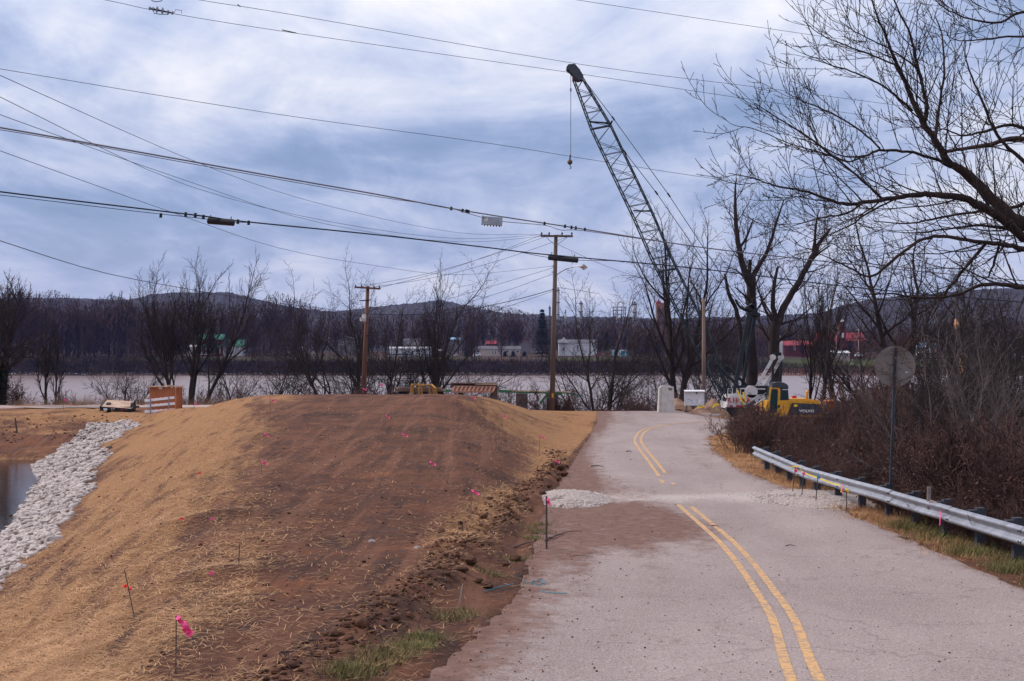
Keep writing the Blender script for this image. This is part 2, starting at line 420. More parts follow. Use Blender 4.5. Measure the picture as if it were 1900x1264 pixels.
# ground cover masks from what lies where
def straw_amount(x, y, d):
    L = padL(y); Rr = padR(y)
    st = np.full_like(x, 0.10)
    slope = sstep(-1.6, 0.6, L - x)
    s_slope = 0.84 - 0.42 * sstep(4.35, 4.95, d) + 0.85 * fbm(x * .5 + y * .12, y * .11, 4, 3)
    s_slope = s_slope + 1.1 * fbm((x + .14 * y) * 4.2, y * .32, 4, 71) + .35 * fbm((x + .14 * y) * 6, y * .8, 3, 72)
    pad = 0.16 + 0.8 * fbm(x * .5, y * .35, 4, 12) - 0.06 * sstep(16, 24, y) * sstep(52, 40, y)
    pad = pad + 0.30 * sstep(1.4, 0.0, np.abs(x - L - .9))
    crest_r = sstep(-4.5, 0.5, x) * sstep(42, 58, y)
    pad = pad + 0.62 * crest_r + 0.35 * sstep(55, 62, y) * sstep(-6, -11, x) - .24 * sstep(24, 15, y) * sstep(0, 1.5, x - L)
    edge = np.exp(-((x - (Rr - .75)) / .6) ** 2) * I(y, [12, 18, 24, 48, 60], [.15, .25, .55, .5, .2])
    pad = pad + edge
    st = np.where(x < Rr, pad * (1 - slope) + s_slope * slope, st)
    bank = (y > 74) & (d > 4.0) & (x < -13)
    st = np.where(bank, 0.50 + 1.2 * fbm(x * .45, y * .45, 4, 8) + 0.25 * sstep(5.0, 4.3, d), st)
    # straw left of the far part of the road, and the verges
    verge = (x > roadR(y)) & (x < roadR(y) + 1.4)
    st = np.where(verge & (y < 75), I(y, [14, 24, 30, 36, 64, 72], [.32, .42, .68, .9, .9, .5]), st)
    st = np.where((x > roadR(y) + 1.4), 0.08, st)
    return np.clip(st, 0, 1)
st = straw_amount(fx_, fy_, D_)
gr = np.zeros_like(st); lit = np.zeros_like(st)
gr = np.where(fy_ > 640, np.where(fx_ > 110, sstep(9.2, 8.2, D_) * sstep(4.0, 5.5, D_), sstep(5.3, 4.9, D_) * sstep(3.0, 4.2, D_) * np.clip(.45 + 1.6 * fbm(fx_ * .03, fy_ * .03, 3, 7), 0, 1)), gr)
lit = np.where((fx_ > roadR(fy_) + 1.0) & (fy_ < 62) | (fy_ > bank_edge(fx_) + 1) & (fy_ < 640), 1.0, lit)
lit = np.where((fy_ > 640), np.where(D_ > 5.2, 1.0, 0.85), lit)
lit = np.where((fy_ > 640) & (fx_ > 110) & (D_ > 8.5), 0.25, lit)
yard = np.where((fx_ > 5.5) & (fy_ > 66) & (fy_ < 110) & (fy_ < bank_edge(fx_) + 1), 1.0, 0)
st = np.where(yard > 0, 0.15, st)
st = np.where(fy_ > 125, 0.0, st); st = np.where((fy_ > 640) & (fx_ > 110) & (D_ > 8.5), 0.25, st)
# muddy toe near the pond and wet dark soil patches on the slope foot
def ground_mat():
    m = bpy.data.materials.new('soil_and_straw'); m.use_nodes = True; t = m.node_tree; b = t.nodes['Principled BSDF']
    N = t.nodes.new; Lk = t.links.new
    tcn = N('ShaderNodeTexCoord')
    def attr(nm):
        a = N('ShaderNodeAttribute'); a.attribute_name = nm; return a.outputs['Fac']
    def noi(scale, det=6, ro=.6, stretch=(1, 1, 1), rot=0):
        mp = N('ShaderNodeMapping'); mp.inputs['Scale'].default_value = stretch; mp.inputs['Rotation'].default_value[2] = rot
        Lk(tcn.outputs['Object'], mp.inputs[0])
        n = N('ShaderNodeTexNoise'); n.inputs['Scale'].default_value = scale; n.inputs['Detail'].default_value = det; n.inputs['Roughness'].default_value = ro
        Lk(mp.outputs[0], n.inputs[0]); return n.outputs[0]
    def ma(op, a, c=None, clamp=False):
        n = N('ShaderNodeMath'); n.operation = op; n.use_clamp = clamp
        for i, v in enumerate((a, c)):
            if v is None: continue
            if isinstance(v, (int, float)): n.inputs[i].default_value = v
            else: Lk(v, n.inputs[i])
        return n.outputs[0]
    def rampc(fac, stops):
        r = N('ShaderNodeValToRGB'); cr = r.color_ramp
        cr.elements[0].position = stops[0][0]; cr.elements[0].color = (*stops[0][1], 1)
        cr.elements[1].position = stops[-1][0]; cr.elements[1].color = (*stops[-1][1], 1)
        for p_, c_ in stops[1:-1]:
            e = cr.elements.new(p_); e.color = (*c_, 1)
        Lk(fac, r.inputs[0]); return r.outputs[0]
    def mix(f, a, c):
        n = N('ShaderNodeMixRGB'); 
        if isinstance(f, float): n.inputs[0].default_value = f
        else: Lk(f, n.inputs[0])
        for i, v in ((1, a), (2, c)):
            if isinstance(v, tuple): n.inputs[i].default_value = (*v, 1)
            else: Lk(v, n.inputs[i])
        return n.outputs[0]
    soil = rampc(noi(0.55, 8, .62), [(0.30, (0.032, 0.015, 0.012)), (0.46, (0.083, 0.034, 0.022)), (0.60, (0.128, 0.051, 0.029)), (0.72, (0.19, 0.065, 0.028))])
    soil = mix(ma('MULTIPLY', rampf(N, Lk, noi(9, 6, .7), .42, .62), .35), soil, (0.23, 0.115, 0.065))
    soil = mix(ma('MULTIPLY', rampf(N, Lk, noi(3.0, 6, .7, (1, .35, 1)), .56, .66), .75), soil, (0.060, 0.040, 0.042))
    soil = mix(ma('MULTIPLY', rampf(N, Lk, noi(1.6, 5, .6, (1.3, .07, 1), R(-4)), .50, .60), .65), soil, (0.185, 0.085, 0.052))
    soil = mix(ma('MULTIPLY', rampf(N, Lk, noi(2.1, 5, .6, (1.5, .08, 1), R(5)), .53, .64), .5), soil, (0.040, 0.022, 0.018))
    straw = rampc(noi(22, 5, .75, (1.0, 1.0, 1)), [(0.32, (0.085, 0.038, 0.018)), (0.45, (0.235, 0.118, 0.053)), (0.57, (0.38, 0.205, 0.095)), (0.72, (0.53, 0.31, 0.155))])
    # streaky cover: strands thrown along the haul direction
    a1 = noi(2.2, 7, .72, (1.6, .32, 1), R(-9)); a2 = noi(11, 5, .8, (1, .7, 1)); a3 = noi(1.6, 6, .6)
    cover = ma('ADD', ma('ADD', ma('MULTIPLY', a1, .35), ma('MULTIPLY', a2, .40)), ma('MULTIPLY', a3, .25))
    sa = attr('straw')
    cv = ma('MULTIPLY', ma('SUBTRACT', ma('ADD', ma('MULTIPLY', sa, .42), cover), .70), 7.5, True)
    # cv: 0 bare, 1 covered
    c = mix(cv, soil, straw)
    forest = rampc(noi(0.8, 8, .7), [(0.3, (0.022, 0.014, 0.013)), (0.55, (0.055, 0.034, 0.028)), (0.75, (0.10, 0.06, 0.045))])
    c = mix(attr('litter'), c, forest)
    green = rampc(noi(0.5, 8, .7), [(0.3, (0.030, 0.042, 0.012)), (0.7, (0.075, 0.085, 0.026))])
    c = mix(attr('green'), c, green)
    yardc = rampc(noi(1.2, 8, .7, (.5, 1, 1)), [(0.35, (0.22, 0.15, 0.12)), (0.6, (0.36, 0.28, 0.25)), (0.75, (0.46, 0.36, 0.32))])
    c = mix(attr('yard'), c, yardc)
    Lk(c, b.inputs['Base Color']); b.inputs['Roughness'].default_value = 0.95; b.inputs['Specular IOR Level'].default_value = .15
    bp = N('ShaderNodeBump'); bp.inputs['Strength'].default_value = .9; bp.inputs['Distance'].default_value = .06
    h = ma('ADD', noi(14, 8, .75), ma('MULTIPLY', cv, .3))
    Lk(h, bp.inputs['Height']); Lk(bp.outputs[0], b.inputs['Normal'])
    return m
def rampf(N, Lk, fac, a, b_):
    r = N('ShaderNodeMapRange'); r.inputs['From Min'].default_value = a; r.inputs['From Max'].default_value = b_
    Lk(fac, r.inputs[0]); return r.outputs[0]
GM = ground_mat()
gme = np_mesh('ground', np.stack([fx_, fy_, GZ], 1), F, GM, True)
for nm, arr in (('straw', st), ('green', gr), ('litter', lit), ('yard', yard)):
    a = gme.attributes.new(nm, 'FLOAT', 'POINT'); a.data.foreach_set('value', arr.astype(np.float32))
ground = link_mesh('ground', gme); ground['kind'] = 'structure'

# ------------------------------------------------------------------ water
def water_mat(name, col, rough, bs, bstr, sc):
    m = bpy.data.materials.new(name); m.use_nodes = True; t = m.node_tree; b = t.nodes['Principled BSDF']
    b.inputs['Base Color'].default_value = (*col, 1); b.inputs['Roughness'].default_value = rough; b.inputs['IOR'].default_value = 1.33
    tcn = t.nodes.new('ShaderNodeTexCoord'); mp = t.nodes.new('ShaderNodeMapping'); mp.inputs['Scale'].default_value = sc
    n = t.nodes.new('ShaderNodeTexNoise'); n.inputs['Scale'].default_value = bs; n.inputs['Detail'].default_value = 5; n.inputs['Roughness'].default_value = .6
    bp = t.nodes.new('ShaderNodeBump'); bp.inputs['Strength'].default_value = bstr; bp.inputs['Distance'].default_value = .5
    t.links.new(tcn.outputs['Object'], mp.inputs[0]); t.links.new(mp.outputs[0], n.inputs[0]); t.links.new(n.outputs[0], bp.inputs['Height']); t.links.new(bp.outputs[0], b.inputs['Normal'])
    return m
RW = water_mat('river_water', (0.20, 0.145, 0.14), 0.30, 0.45, 0.75, (1, 1.2, 1))
PW = water_mat('pond_water', (0.030, 0.018, 0.012), 0.03, 1.6, 0.035, (1, 2.0, 1))
river = link_mesh('river', np_mesh('river', [(-3600, 92, 0), (3600, 92, 0), (3600, 676.5, 0), (-3600, 676.5, 0)], [(0, 1, 2, 3)], RW)); river['kind'] = 'structure'
pond = link_mesh('pond', np_mesh('pond', [(-80, 8, 6.0), (-9, 8, 6.0), (-9, 40, 6.0), (-14, 82, 6.0), (-80, 82, 6.0), (-85, 40, 6)], [(0, 1, 2, 3, 4, 5)], PW)); pond['kind'] = 'structure'

# ------------------------------------------------------------------ road
def strip(name, m, yv, lf, rf, n, lift, parent=None, wob=None, crown=0.0):
    V = []; Fc = []
    for j, y in enumerate(yv):
        a, b_ = lf(y), rf(y)
        for i in range(n + 1):
            x = a + (b_ - a) * i / n
            V.append((x, y, EYE - road_d(y) + lift))
    V = np.array(V, float)
    # cross slope of yard side follows the terrain
    V[:, 2] = EYE - depth(V[:, 0], V[:, 1], False) + lift
    for j in range(len(yv) - 1):
        for i in range(n):
            k = j * (n + 1) + i; Fc.append((k, k + 1, k + n + 2, k + n + 1))
    me = np_mesh(name, V, Fc, m, True)
    return link_mesh(name, me, parent), V
def road_mat():
    m = bpy.data.materials.new('worn_asphalt'); m.use_nodes = True; t = m.node_tree; b = t.nodes['Principled BSDF']
    N = t.nodes.new; Lk = t.links.new; tcn = N('ShaderNodeTexCoord')
    def noi(scale, det=6, ro=.6, st_=(1, 1, 1)):
        mp = N('ShaderNodeMapping'); mp.inputs['Scale'].default_value = st_; Lk(tcn.outputs['Object'], mp.inputs[0])
        n = N('ShaderNodeTexNoise'); n.inputs['Scale'].default_value = scale; n.inputs['Detail'].default_value = det; n.inputs['Roughness'].default_value = ro
        Lk(mp.outputs[0], n.inputs[0]); return n.outputs[0]
    def rc(fac, stops):
        r = N('ShaderNodeValToRGB'); cr = r.color_ramp
        cr.elements[0].position = stops[0][0]; cr.elements[0].color = (*stops[0][1], 1)
        cr.elements[1].position = stops[-1][0]; cr.elements[1].color = (*stops[-1][1], 1)
        for p_, c_ in stops[1:-1]:
            e = cr.elements.new(p_); e.color = (*c_, 1)
        Lk(fac, r.inputs[0]); return r.outputs[0]
    def mx(f, a, c):
        n = N('ShaderNodeMixRGB')
        Lk(f, n.inputs[0])
        for i, v in ((1, a), (2, c)):
            if isinstance(v, tuple): n.inputs[i].default_value = (*v, 1)
            else: Lk(v, n.inputs[i])
        return n.outputs[0]
    def ma(op, a, c, clamp=False):
        n = N('ShaderNodeMath'); n.operation = op; n.use_clamp = clamp
        for i, v in enumerate((a, c)):
            if isinstance(v, (int, float)): n.inputs[i].default_value = v
            else: Lk(v, n.inputs[i])
        return n.outputs[0]
    base = rc(noi(0.35, 8, .65, (1.6, .5, 1)), [(0.32, (0.180, 0.128, 0.115)), (0.5, (0.270, 0.203, 0.188)), (0.68, (0.36, 0.285, 0.265))])
    spk = rc(noi(40, 4, .85), [(0.38, (0.06, 0.048, 0.048)), (0.5, (0.27, 0.225, 0.215)), (0.64, (0.56, 0.49, 0.47))])
    mixn_ = N('ShaderNodeMixRGB'); mixn_.inputs[0].default_value = .55; Lk(base, mixn_.inputs[1]); Lk(spk, mixn_.inputs[2])
    c = mixn_.outputs[0]
    # cracks
    v = N('ShaderNodeTexVoronoi'); v.feature = 'DISTANCE_TO_EDGE'; v.inputs['Scale'].default_value = .32
    mp = N('ShaderNodeMapping'); Lk(tcn.outputs['Object'], mp.inputs[0])
    wv = N('ShaderNodeTexNoise'); wv.inputs['Scale'].default_value = 1.5; wv.inputs['Detail'].default_value = 5; Lk(mp.outputs[0], wv.inputs[0])
    ad = N('ShaderNodeMixRGB'); ad.blend_type = 'ADD'; ad.inputs[0].default_value = 1.2; Lk(mp.outputs[0], ad.inputs[1]); Lk(wv.outputs[1], ad.inputs[2])
    Lk(ad.outputs[0], v.inputs[0])
    crk = N('ShaderNodeMapRange'); crk.inputs['From Min'].default_value = .0; crk.inputs['From Max'].default_value = .008; crk.inputs['To Min'].default_value = .45; crk.inputs['To Max'].default_value = 0
    Lk(v.outputs[0], crk.inputs[0])
    c = mx(crk.outputs[0], c, (0.10, 0.075, 0.07))
    at = N('ShaderNodeAttribute'); at.attribute_name = 'dirt'
    dn = ma('ADD', ma('MULTIPLY', noi(1.8, 8, .75, (1.2, .8, 1)), .6), ma('MULTIPLY', noi(9, 6, .8), .4))
    df = ma('MULTIPLY', ma('SUBTRACT', ma('ADD', dn, ma('MULTIPLY', at.outputs['Fac'], .45)), .72), 5.0, True)
    dirt = rc(noi(5, 6, .7), [(0.3, (0.085, 0.040, 0.028)), (0.7, (0.205, 0.112, 0.083))])
    c = mx(df, c, dirt)
    ag = N('ShaderNodeAttribute'); ag.attribute_name = 'gravel'
    gf = ma('MULTIPLY', ma('SUBTRACT', ma('ADD', noi(7, 6, .8), ma('MULTIPLY', ag.outputs['Fac'], .6)), .80), 3.5, True)
    grav = rc(noi(34, 5, .8), [(0.35, (0.18, 0.14, 0.13)), (0.5, (0.40, 0.345, 0.32)), (0.62, (0.55, 0.49, 0.46))])
    c = mx(gf, c, grav)
    Lk(c, b.inputs['Base Color']); b.inputs['Roughness'].default_value = .85; b.inputs['Specular IOR Level'].default_value = .3
    bp = N('ShaderNodeBump'); bp.inputs['Strength'].default_value = .5; bp.inputs['Distance'].default_value = .012
    Lk(noi(50, 4, .8), bp.inputs['Height']); Lk(bp.outputs[0], b.inputs['Normal'])
    return m
RM = road_mat()
ry = list(np.arange(-18, 10, 1)) + list(np.arange(10, 50, .3)) + list(np.arange(50, 90.6, .5))
def rl(y): return float(roadL(y)) + 0.09 * float(fbm(np.array([y * .9]), np.array([0.]), 4, 5)[0]) * 2 - .05
def rr_(y): return float(roadR(y)) + 0.14 * float(fbm(np.array([y * .8]), np.array([9.]), 4, 6)[0]) * 2
road, RV = strip('road', RM, ry, rl, rr_, 44, 0.0)
road['kind'] = 'structure'
x, y = RV[:, 0], RV[:, 1]
el = x - roadL(y); er = roadR(y) - x
dirt = 1.0 * np.exp(-np.maximum(el, 0) / I(y, [10, 20, 30, 40, 60, 85], [.75, 1.0, 1.6, 1.2, .8, .7])) + 0.6 * np.exp(-np.maximum(er, 0) / .45)
dirt += .55 * fbm((x - y * .02) * 1.6, y * .09, 4, 201) * sstep(5.5, 2.5, x) + .35 * fbm((x - y * .05) * 2.6, y * .07, 4, 207) + .12
dirt += 0.9 * np.exp(-((y - 29.5) / 4.0) ** 2) * sstep(5.2, 3.2, x) + 0.5 * np.exp(-((y - 38) / 6) ** 2) * sstep(5.5, 2, x)
dirt += 0.35 * sstep(62, 80, y) + 0.32 * np.exp(-((x - 1.6 - (y - 13) * .05) / .25) ** 2) * sstep(24, 14, y) + .3 * np.exp(-((er - 1.0) / .5) ** 2) * sstep(40, 48, y)
gv = np.exp(-((y - 35.9 + 1.6 * fbm(x * .9, y * .6, 4, 99)) / 1.9) ** 2) * 1.05 * (1 + .8 * fbm(x * 1.5, y * 1.5, 3, 98)) * (0.78 + .5 * sstep(4.8, 7.2, x) + .5 * sstep(2.2, 1, x))
a = road.data.attributes.new('dirt', 'FLOAT', 'POINT'); a.data.foreach_set('value', np.clip(dirt, 0, 1).astype(np.float32))
a = road.data.attributes.new('gravel', 'FLOAT', 'POINT'); a.data.foreach_set('value', gv.astype(np.float32))

# centre lines
LINEM = mat('road_line_yellow', (0.56, 0.33, 0.13), 0.8, color2=(0.30, 0.215, 0.17), vscale=11, ramp=(0.42, 0.55))
ly = [5, 13, 18.5, 26.2, 34, 39.5, 47.5, 56, 61, 67, 70.5, 73.5, 75.5, 76.6]
lx = [1.9, 2.71, 3.43, 3.97, 4.10, 4.36, 4.72, 5.05, 5.4, 6.2, 7.1, 8.4, 10.2, 12.5]
def smooth_path(px_, py_, n):
    # Catmull-Rom
    pts = [Vector((a_, b_, 0)) for a_, b_ in zip(px_, py_)]; o = []
    for i in range(len(pts) - 1):
        p0 = pts[max(i - 1, 0)]; p1 = pts[i]; p2 = pts[i + 1]; p3 = pts[min(i + 2, len(pts) - 1)]
        for k in range(n):
            t = k / n
            o.append(0.5 * ((2 * p1) + (p2 - p0) * t + (2 * p0 - 5 * p1 + 4 * p2 - p3) * t * t + (3 * p1 - p0 - 3 * p2 + p3) * t ** 3))
    o.append(pts[-1]); return o
cl = smooth_path(lx, ly, 14)
def line_strip(off, w, gaps):
    segs = []; cur = []
    for i, p in enumerate(cl):
        t = (cl[min(i + 1, len(cl) - 1)] - cl[max(i - 1, 0)]).normalized(); nrm = Vector((t.y, -t.x, 0))
        q = p + nrm * off
        if any(g0 < p.y < g1 for g0, g1 in gaps):
            if len(cur) > 1: segs.append(cur)
            cur = []; continue
        cur.append((q, nrm))
    if len(cur) > 1: segs.append(cur)
    for sg in segs:
        V = []; Fc = []
        for k, (q, nrm) in enumerate(sg):
            j = 1 + .10 * (hash2(np.array([k]), np.array([int(off * 100)]), 3)[0] - .5)
            for s_ in (-.5, .5):
                r_ = q + nrm * (w * s_ * j); V.append([r_.x, r_.y, 0])
        V = np.array(V); V[:, 2] = EYE - depth(V[:, 0], V[:, 1], False) + 0.006
        for k in range(len(sg) - 1): Fc.append((2 * k, 2 * k + 1, 2 * k + 3, 2 * k + 2))
        o = link_mesh('centre_line', np_mesh('centre_line', V, Fc, LINEM), road)
line_strip(-.13, .11, [(34.2, 39.6), (41.5, 42.0), (47.0, 47.3)])
line_strip(.13, .11, [(33.6, 39.4), (40.3, 42.8)])
# gravel track on the left bank
TRK = mat('track_gravel', (0.42, 0.33, 0.30), 0.95, color2=(0.27, 0.19, 0.16), vscale=.8, stretch=(.3, 1, 1))
V = []; Fc = []
tx = np.arange(-90, -13.9, 1.0)
for xx in tx:
    for yy in (102.5, 104, 106, 107.6): V.append((xx, yy + .3 * math.sin(xx * .2), 0))
V = np.array(V); V[:, 2] = EYE - depth(V[:, 0], V[:, 1], True) + 0.03
V[:, 2] = np.maximum.reduceat(V[:, 2], np.arange(0, len(V), 4)).repeat(4)
for i in range(len(tx) - 1):
    for k in range(3):
        q = i * 4 + k; Fc.append((q, q + 4, q + 5, q + 1))
trk = link_mesh('gravel_track', np_mesh('gravel_track', V, Fc, TRK)); trk['kind'] = 'structure'

# ------------------------------------------------------------------ hills
HILLM = mat('wooded_hill', (0.040, 0.030, 0.034), 1.0, color2=(0.012, 0.010, 0.014), vscale=.03, bump=1.0, bscale=.08)
def hill(D, pts, seed, nm):
    pxs = np.arange(-1500, 3400, 5.0); top = I(pxs, [p[0] for p in pts], [p[1] for p in pts])
    X = (pxs - 950) / FPX * D
    rows = []
    h = (HY - top) / FPX * D + EYE
    n = len(pxs)
    rowsY = np.linspace(-1, 0.35, 34)
    V = []
    for i, t in enumerate(rowsY):
        prof = np.where(t < 0, np.cos(np.clip(-t, 0, 1) ** 1.3 * math.pi / 2) ** 1.1, 1 - t * t * 1.5)
        Y = D + t * 900
        z = h * prof * (1 + .10 * fbm(X * .006, np.full(n, Y) * .006, 3, seed)) + (7 * fbm(X * .03, np.full(n, Y) * .03, 3, seed + 4) + 4.5 * (hash2((X * 10).astype(int), np.full(n, i * 7), seed) - .5)) * min(1, prof.mean() + .1)
        V.append(np.stack([X, np.full(n, Y), z - 2], 1))
    V = np.concatenate(V); id_ = np.arange(len(rowsY) * n).reshape(len(rowsY), n)
    Fh = np.stack([id_[:-1, :-1], id_[:-1, 1:], id_[1:, 1:], id_[1:, :-1]], -1).reshape(-1, 4)
    o = link_mesh(nm, np_mesh(nm, V, Fh, HILLM)); o['kind'] = 'structure'
hill(2600, [(-1500, 560), (0, 560), (150, 556), (300, 562), (380, 546), (440, 548), (520, 566), (640, 584), (740, 572), (830, 562), (900, 576), (960, 586), (1100, 590), (1250, 592), (1400, 588), (1480, 584), (2000, 590), (3400, 570)], 3, 'hills')
hill(2000, [(-1500, 655), (1180, 655), (1330, 618), (1430, 598), (1520, 584), (1600, 562), (1680, 550), (1760, 544), (1850, 546), (1960, 548), (2300, 560), (3400, 600)], 11, 'hills')

# ------------------------------------------------------------------ haze
hb = MB().box(-3500, 3500, -100, 4200, -3.0, 260).mesh('haze', None)
hm = bpy.data.materials.new('haze_air'); hm.use_nodes = True
hm.node_tree.nodes.clear()
ho = hm.node_tree.nodes.new('ShaderNodeOutputMaterial'); hv = hm.node_tree.nodes.new('ShaderNodeVolumePrincipled')
hv.inputs['Color'].default_value = (0.20, 0.36, 1.0, 1); hv.inputs['Density'].default_value = 0.00005
hm.node_tree.links.new(hv.outputs[0], ho.inputs['Volume'])
hb.materials.append(hm)
haze = link_mesh('haze', hb); haze['kind'] = 'stuff'; haze['label'] = 'thin blue winter haze over the river valley'; haze['category'] = 'haze'
HAZE = haze
# ------------------------------------------------------------------ riprap
def rock_mesh(seed, name='stone', m=STONE):
    rg = random.Random(seed); b = MB()
    n = 6; rings = [(.55, -.42), (1.0, -.05), (.85, .32), (.4, .5)]
    V = [(0, 0, -.5)]
    for (r, z) in rings:
        for k in range(n):
            a = 2 * math.pi * (k + rg.uniform(-.25, .25)) / n; q = r * rg.uniform(.72, 1.12)
            V.append((q * math.cos(a) * .5, q * math.sin(a) * .5, z * rg.uniform(.8, 1.15) * .72))
    V.append((rg.uniform(-.1, .1), rg.uniform(-.1, .1), .40))
    Fc = [(0, 1 + (k + 1) % n, 1 + k) for k in range(n)]
    for i in range(3):
        for k in range(n):
            a_ = 1 + i * n + k; b_ = 1 + i * n + (k + 1) % n
            Fc.append((a_, b_, b_ + n)); Fc.append((a_, b_ + n, a_ + n))
    t0 = 1 + 3 * n
    for k in range(n): Fc.append((t0 + k, t0 + (k + 1) % n, len(V) - 1))
    b.add(V, Fc); return b.mesh(name, m)
ROCKS = [rock_mesh(i) for i in range(7)]
def mesh_arr(me):
    v = np.zeros(len(me.vertices) * 3, np.float32); me.vertices.foreach_get('co', v)
    me.calc_loop_triangles(); t = np.zeros(len(me.loop_triangles) * 3, np.int32); me.loop_triangles.foreach_get('vertices', t)
    return v.reshape(-1, 3), t.reshape(-1, 3)
def scatter_join(name, protos, pos, scl, rot, m, tilt=None):
    """pos Nx3, scl Nx3, rot N (about z), tilt N"""
    arrs = [mesh_arr(p) for p in protos]; Vs = []; Fs = []; off = 0
    which = np.arange(len(pos)) % len(protos)
    for w in range(len(protos)):
        ids = np.where(which == w)[0]
        if len(ids) == 0: continue
        v, f = arrs[w]
        vv = v[None] * scl[ids][:, None, :]
        if tilt is not None:
            c, s = np.cos(tilt[ids])[:, None], np.sin(tilt[ids])[:, None]
            y_ = vv[..., 1] * c - vv[..., 2] * s; z_ = vv[..., 1] * s + vv[..., 2] * c
            vv = np.stack([vv[..., 0], y_, z_], -1)
        c, s = np.cos(rot[ids])[:, None], np.sin(rot[ids])[:, None]
        vv = np.stack([vv[..., 0] * c - vv[..., 1] * s, vv[..., 0] * s + vv[..., 1] * c, vv[..., 2]], -1) + pos[ids][:, None, :]
        Vs.append(vv.reshape(-1, 3)); Fs.append((f[None] + (np.arange(len(ids)) * len(v))[:, None, None]).reshape(-1, 3) + off); off += len(ids) * len(v)
    return np_mesh(name, np.concatenate(Vs), np.concatenate(Fs), m)
rng = np.random.default_rng(5)
N = 130000
rx = rng.uniform(-30, -8, N); ry_ = rng.uniform(22, 90, N)
rd_ = depth(rx, ry_); L_ = padL(ry_)
ed = 0.5 * fbm(rx * .5, ry_ * .35, 3, 90)
on_slope = (rd_ > 4.85 + ed) & (rd_ < 6.10) & (L_ - rx > 0) & (ry_ < 79) & (rx > -25.2 + .8 * ed)
# the rock channel climbs the far bank in the corner of the pond
w_edge = -24.6 - (ry_ - 80) * .14 + 1.2 * fbm(ry_ * .5, ry_ * 0, 3, 33); e_edge = -22.4 + (79 - ry_) * .1 + (ry_ - 80) * .02 + 1.0 * fbm(ry_ * .4, ry_ * 0, 2, 35)
corner = (ry_ > 74) & (ry_ < 88.6) & (rx > w_edge - .6) & (rx < np.maximum(e_edge + 1.2, -21.5)) & (rd_ > 4.25)
on_slope &= ~((ry_ > 72) & (rx > -19.5 - (ry_ - 72) * .3))
keep = on_slope | corner
rx, ry_, rd_ = rx[keep], ry_[keep], rd_[keep]
order = np.argsort(ry_)
sz = rng.uniform(.08, .22, len(rx)) * np.where(rng.random(len(rx)) < .08, 1.9, 1) * np.where(rng.random(len(rx)) < .3, .6, 1)
pos = np.stack([rx, ry_, EYE - rd_ + sz * .10], 1)
print('riprap stones', len(rx))
riprap = thing('riprap', (-18, 60, 5.5), 'bank of broken white limestone riprap between the straw slope and the pond', None); del riprap['label']; riprap['kind'] = 'structure'
big = np.argsort(-(sz / ry_))[:300]; bigset = np.zeros(len(rx), bool); bigset[big] = True
ro = rng.uniform(0, 6.28, len(rx)); ti = rng.uniform(-.6, .6, len(rx))
sc3 = np.stack([sz * rng.uniform(.8, 1.3, len(rx)), sz * rng.uniform(.8, 1.2, len(rx)), sz * rng.uniform(.55, .95, len(rx))], 1)
for i in big:
    o = link_mesh('stone', ROCKS[int(i) % 7], riprap); o.location = Vector(pos[i]) - riprap.location
    o.scale = sc3[i]; o.rotation_euler = (ti[i], 0, ro[i])
sm = ~bigset
STONE2 = mat('muddy_limestone', (0.20, 0.16, 0.14), 0.95, color2=(0.085, 0.062, 0.052), vscale=1.5)
muddy = sm & (rng.random(len(rx)) < .16); sm &= ~muddy
me = scatter_join('stones', ROCKS, pos[muddy], sc3[muddy], ro[muddy], STONE2, ti[muddy])
me.transform(Matrix.Translation(-riprap.location)); o = link_mesh('stones', me, riprap); o['kind'] = 'stuff'
me = scatter_join('stones', ROCKS, pos[sm], sc3[sm], ro[sm], STONE, ti[sm])
me.transform(Matrix.Translation(-riprap.location)); o = link_mesh('stones', me, riprap); o['kind'] = 'stuff'

# ------------------------------------------------------------------ straw strands, clods, grass
def quads(name, p, d, L, w, m, parent=None, curve=0.0):
    """thin strands: p Nx3 root, d Nx3 direction, L,w N -> quads"""
    side = np.cross(d, np.array([0, 0, 1.0])) ; nn = np.linalg.norm(side, axis=1, keepdims=True); side = np.where(nn < 1e-3, np.array([[1, 0, 0]]), side / np.maximum(nn, 1e-6))
    e = p + d * L[:, None]
    a = p - side * w[:, None] / 2; b = p + side * w[:, None] / 2; c = e + side * w[:, None] / 4; dd = e - side * w[:, None] / 4
    V = np.stack([a, b, c, dd], 1).reshape(-1, 3); Fq = np.arange(len(V)).reshape(-1, 4)
    o = link_mesh(name, np_mesh(name, V, Fq, m), parent); o['kind'] = 'stuff'; return o
def rdir(n, zlo, zhi):
    a = rng.uniform(0, 2 * math.pi, n); z = rng.uniform(zlo, zhi, n); r = np.sqrt(1 - z * z)
    return np.stack([r * np.cos(a), r * np.sin(a), z], 1)
n = 420000
yy = 10.5 + (56 - 10.5) * rng.random(n) ** 1.6
xx = rng.uniform(-.40, .40, n) * yy
dd = depth(xx, yy)
sa = straw_amount(xx, yy, dd)
cov = .5 + fbm(xx * 1.6 + yy * .25, yy * .5, 4, 50) * 1.5
ok = (rng.random(n) < np.where(xx > padR(yy), .03, np.clip(sa * 1.6 - .3, .085, 1)) * np.clip(cov * 1.2 + .1, .06, 1)) & (dd < 5.15) & ~in_road(xx, yy)
xx, yy, dd = xx[ok][:170000], yy[ok][:170000], dd[ok][:170000]
n = len(xx); print('straw', n)
o = quads('straw_cover', np.stack([xx, yy, EYE - dd + rng.uniform(.002, .03, n)], 1), rdir(n, -.05, .22), rng.uniform(.07, .22, n), rng.uniform(.6, 1.3, n) * (.0015 + .00042 * np.minimum(yy, 26)), STRAW)
tagp(o, 'loose yellow straw strewn over the embankment soil', 'straw')
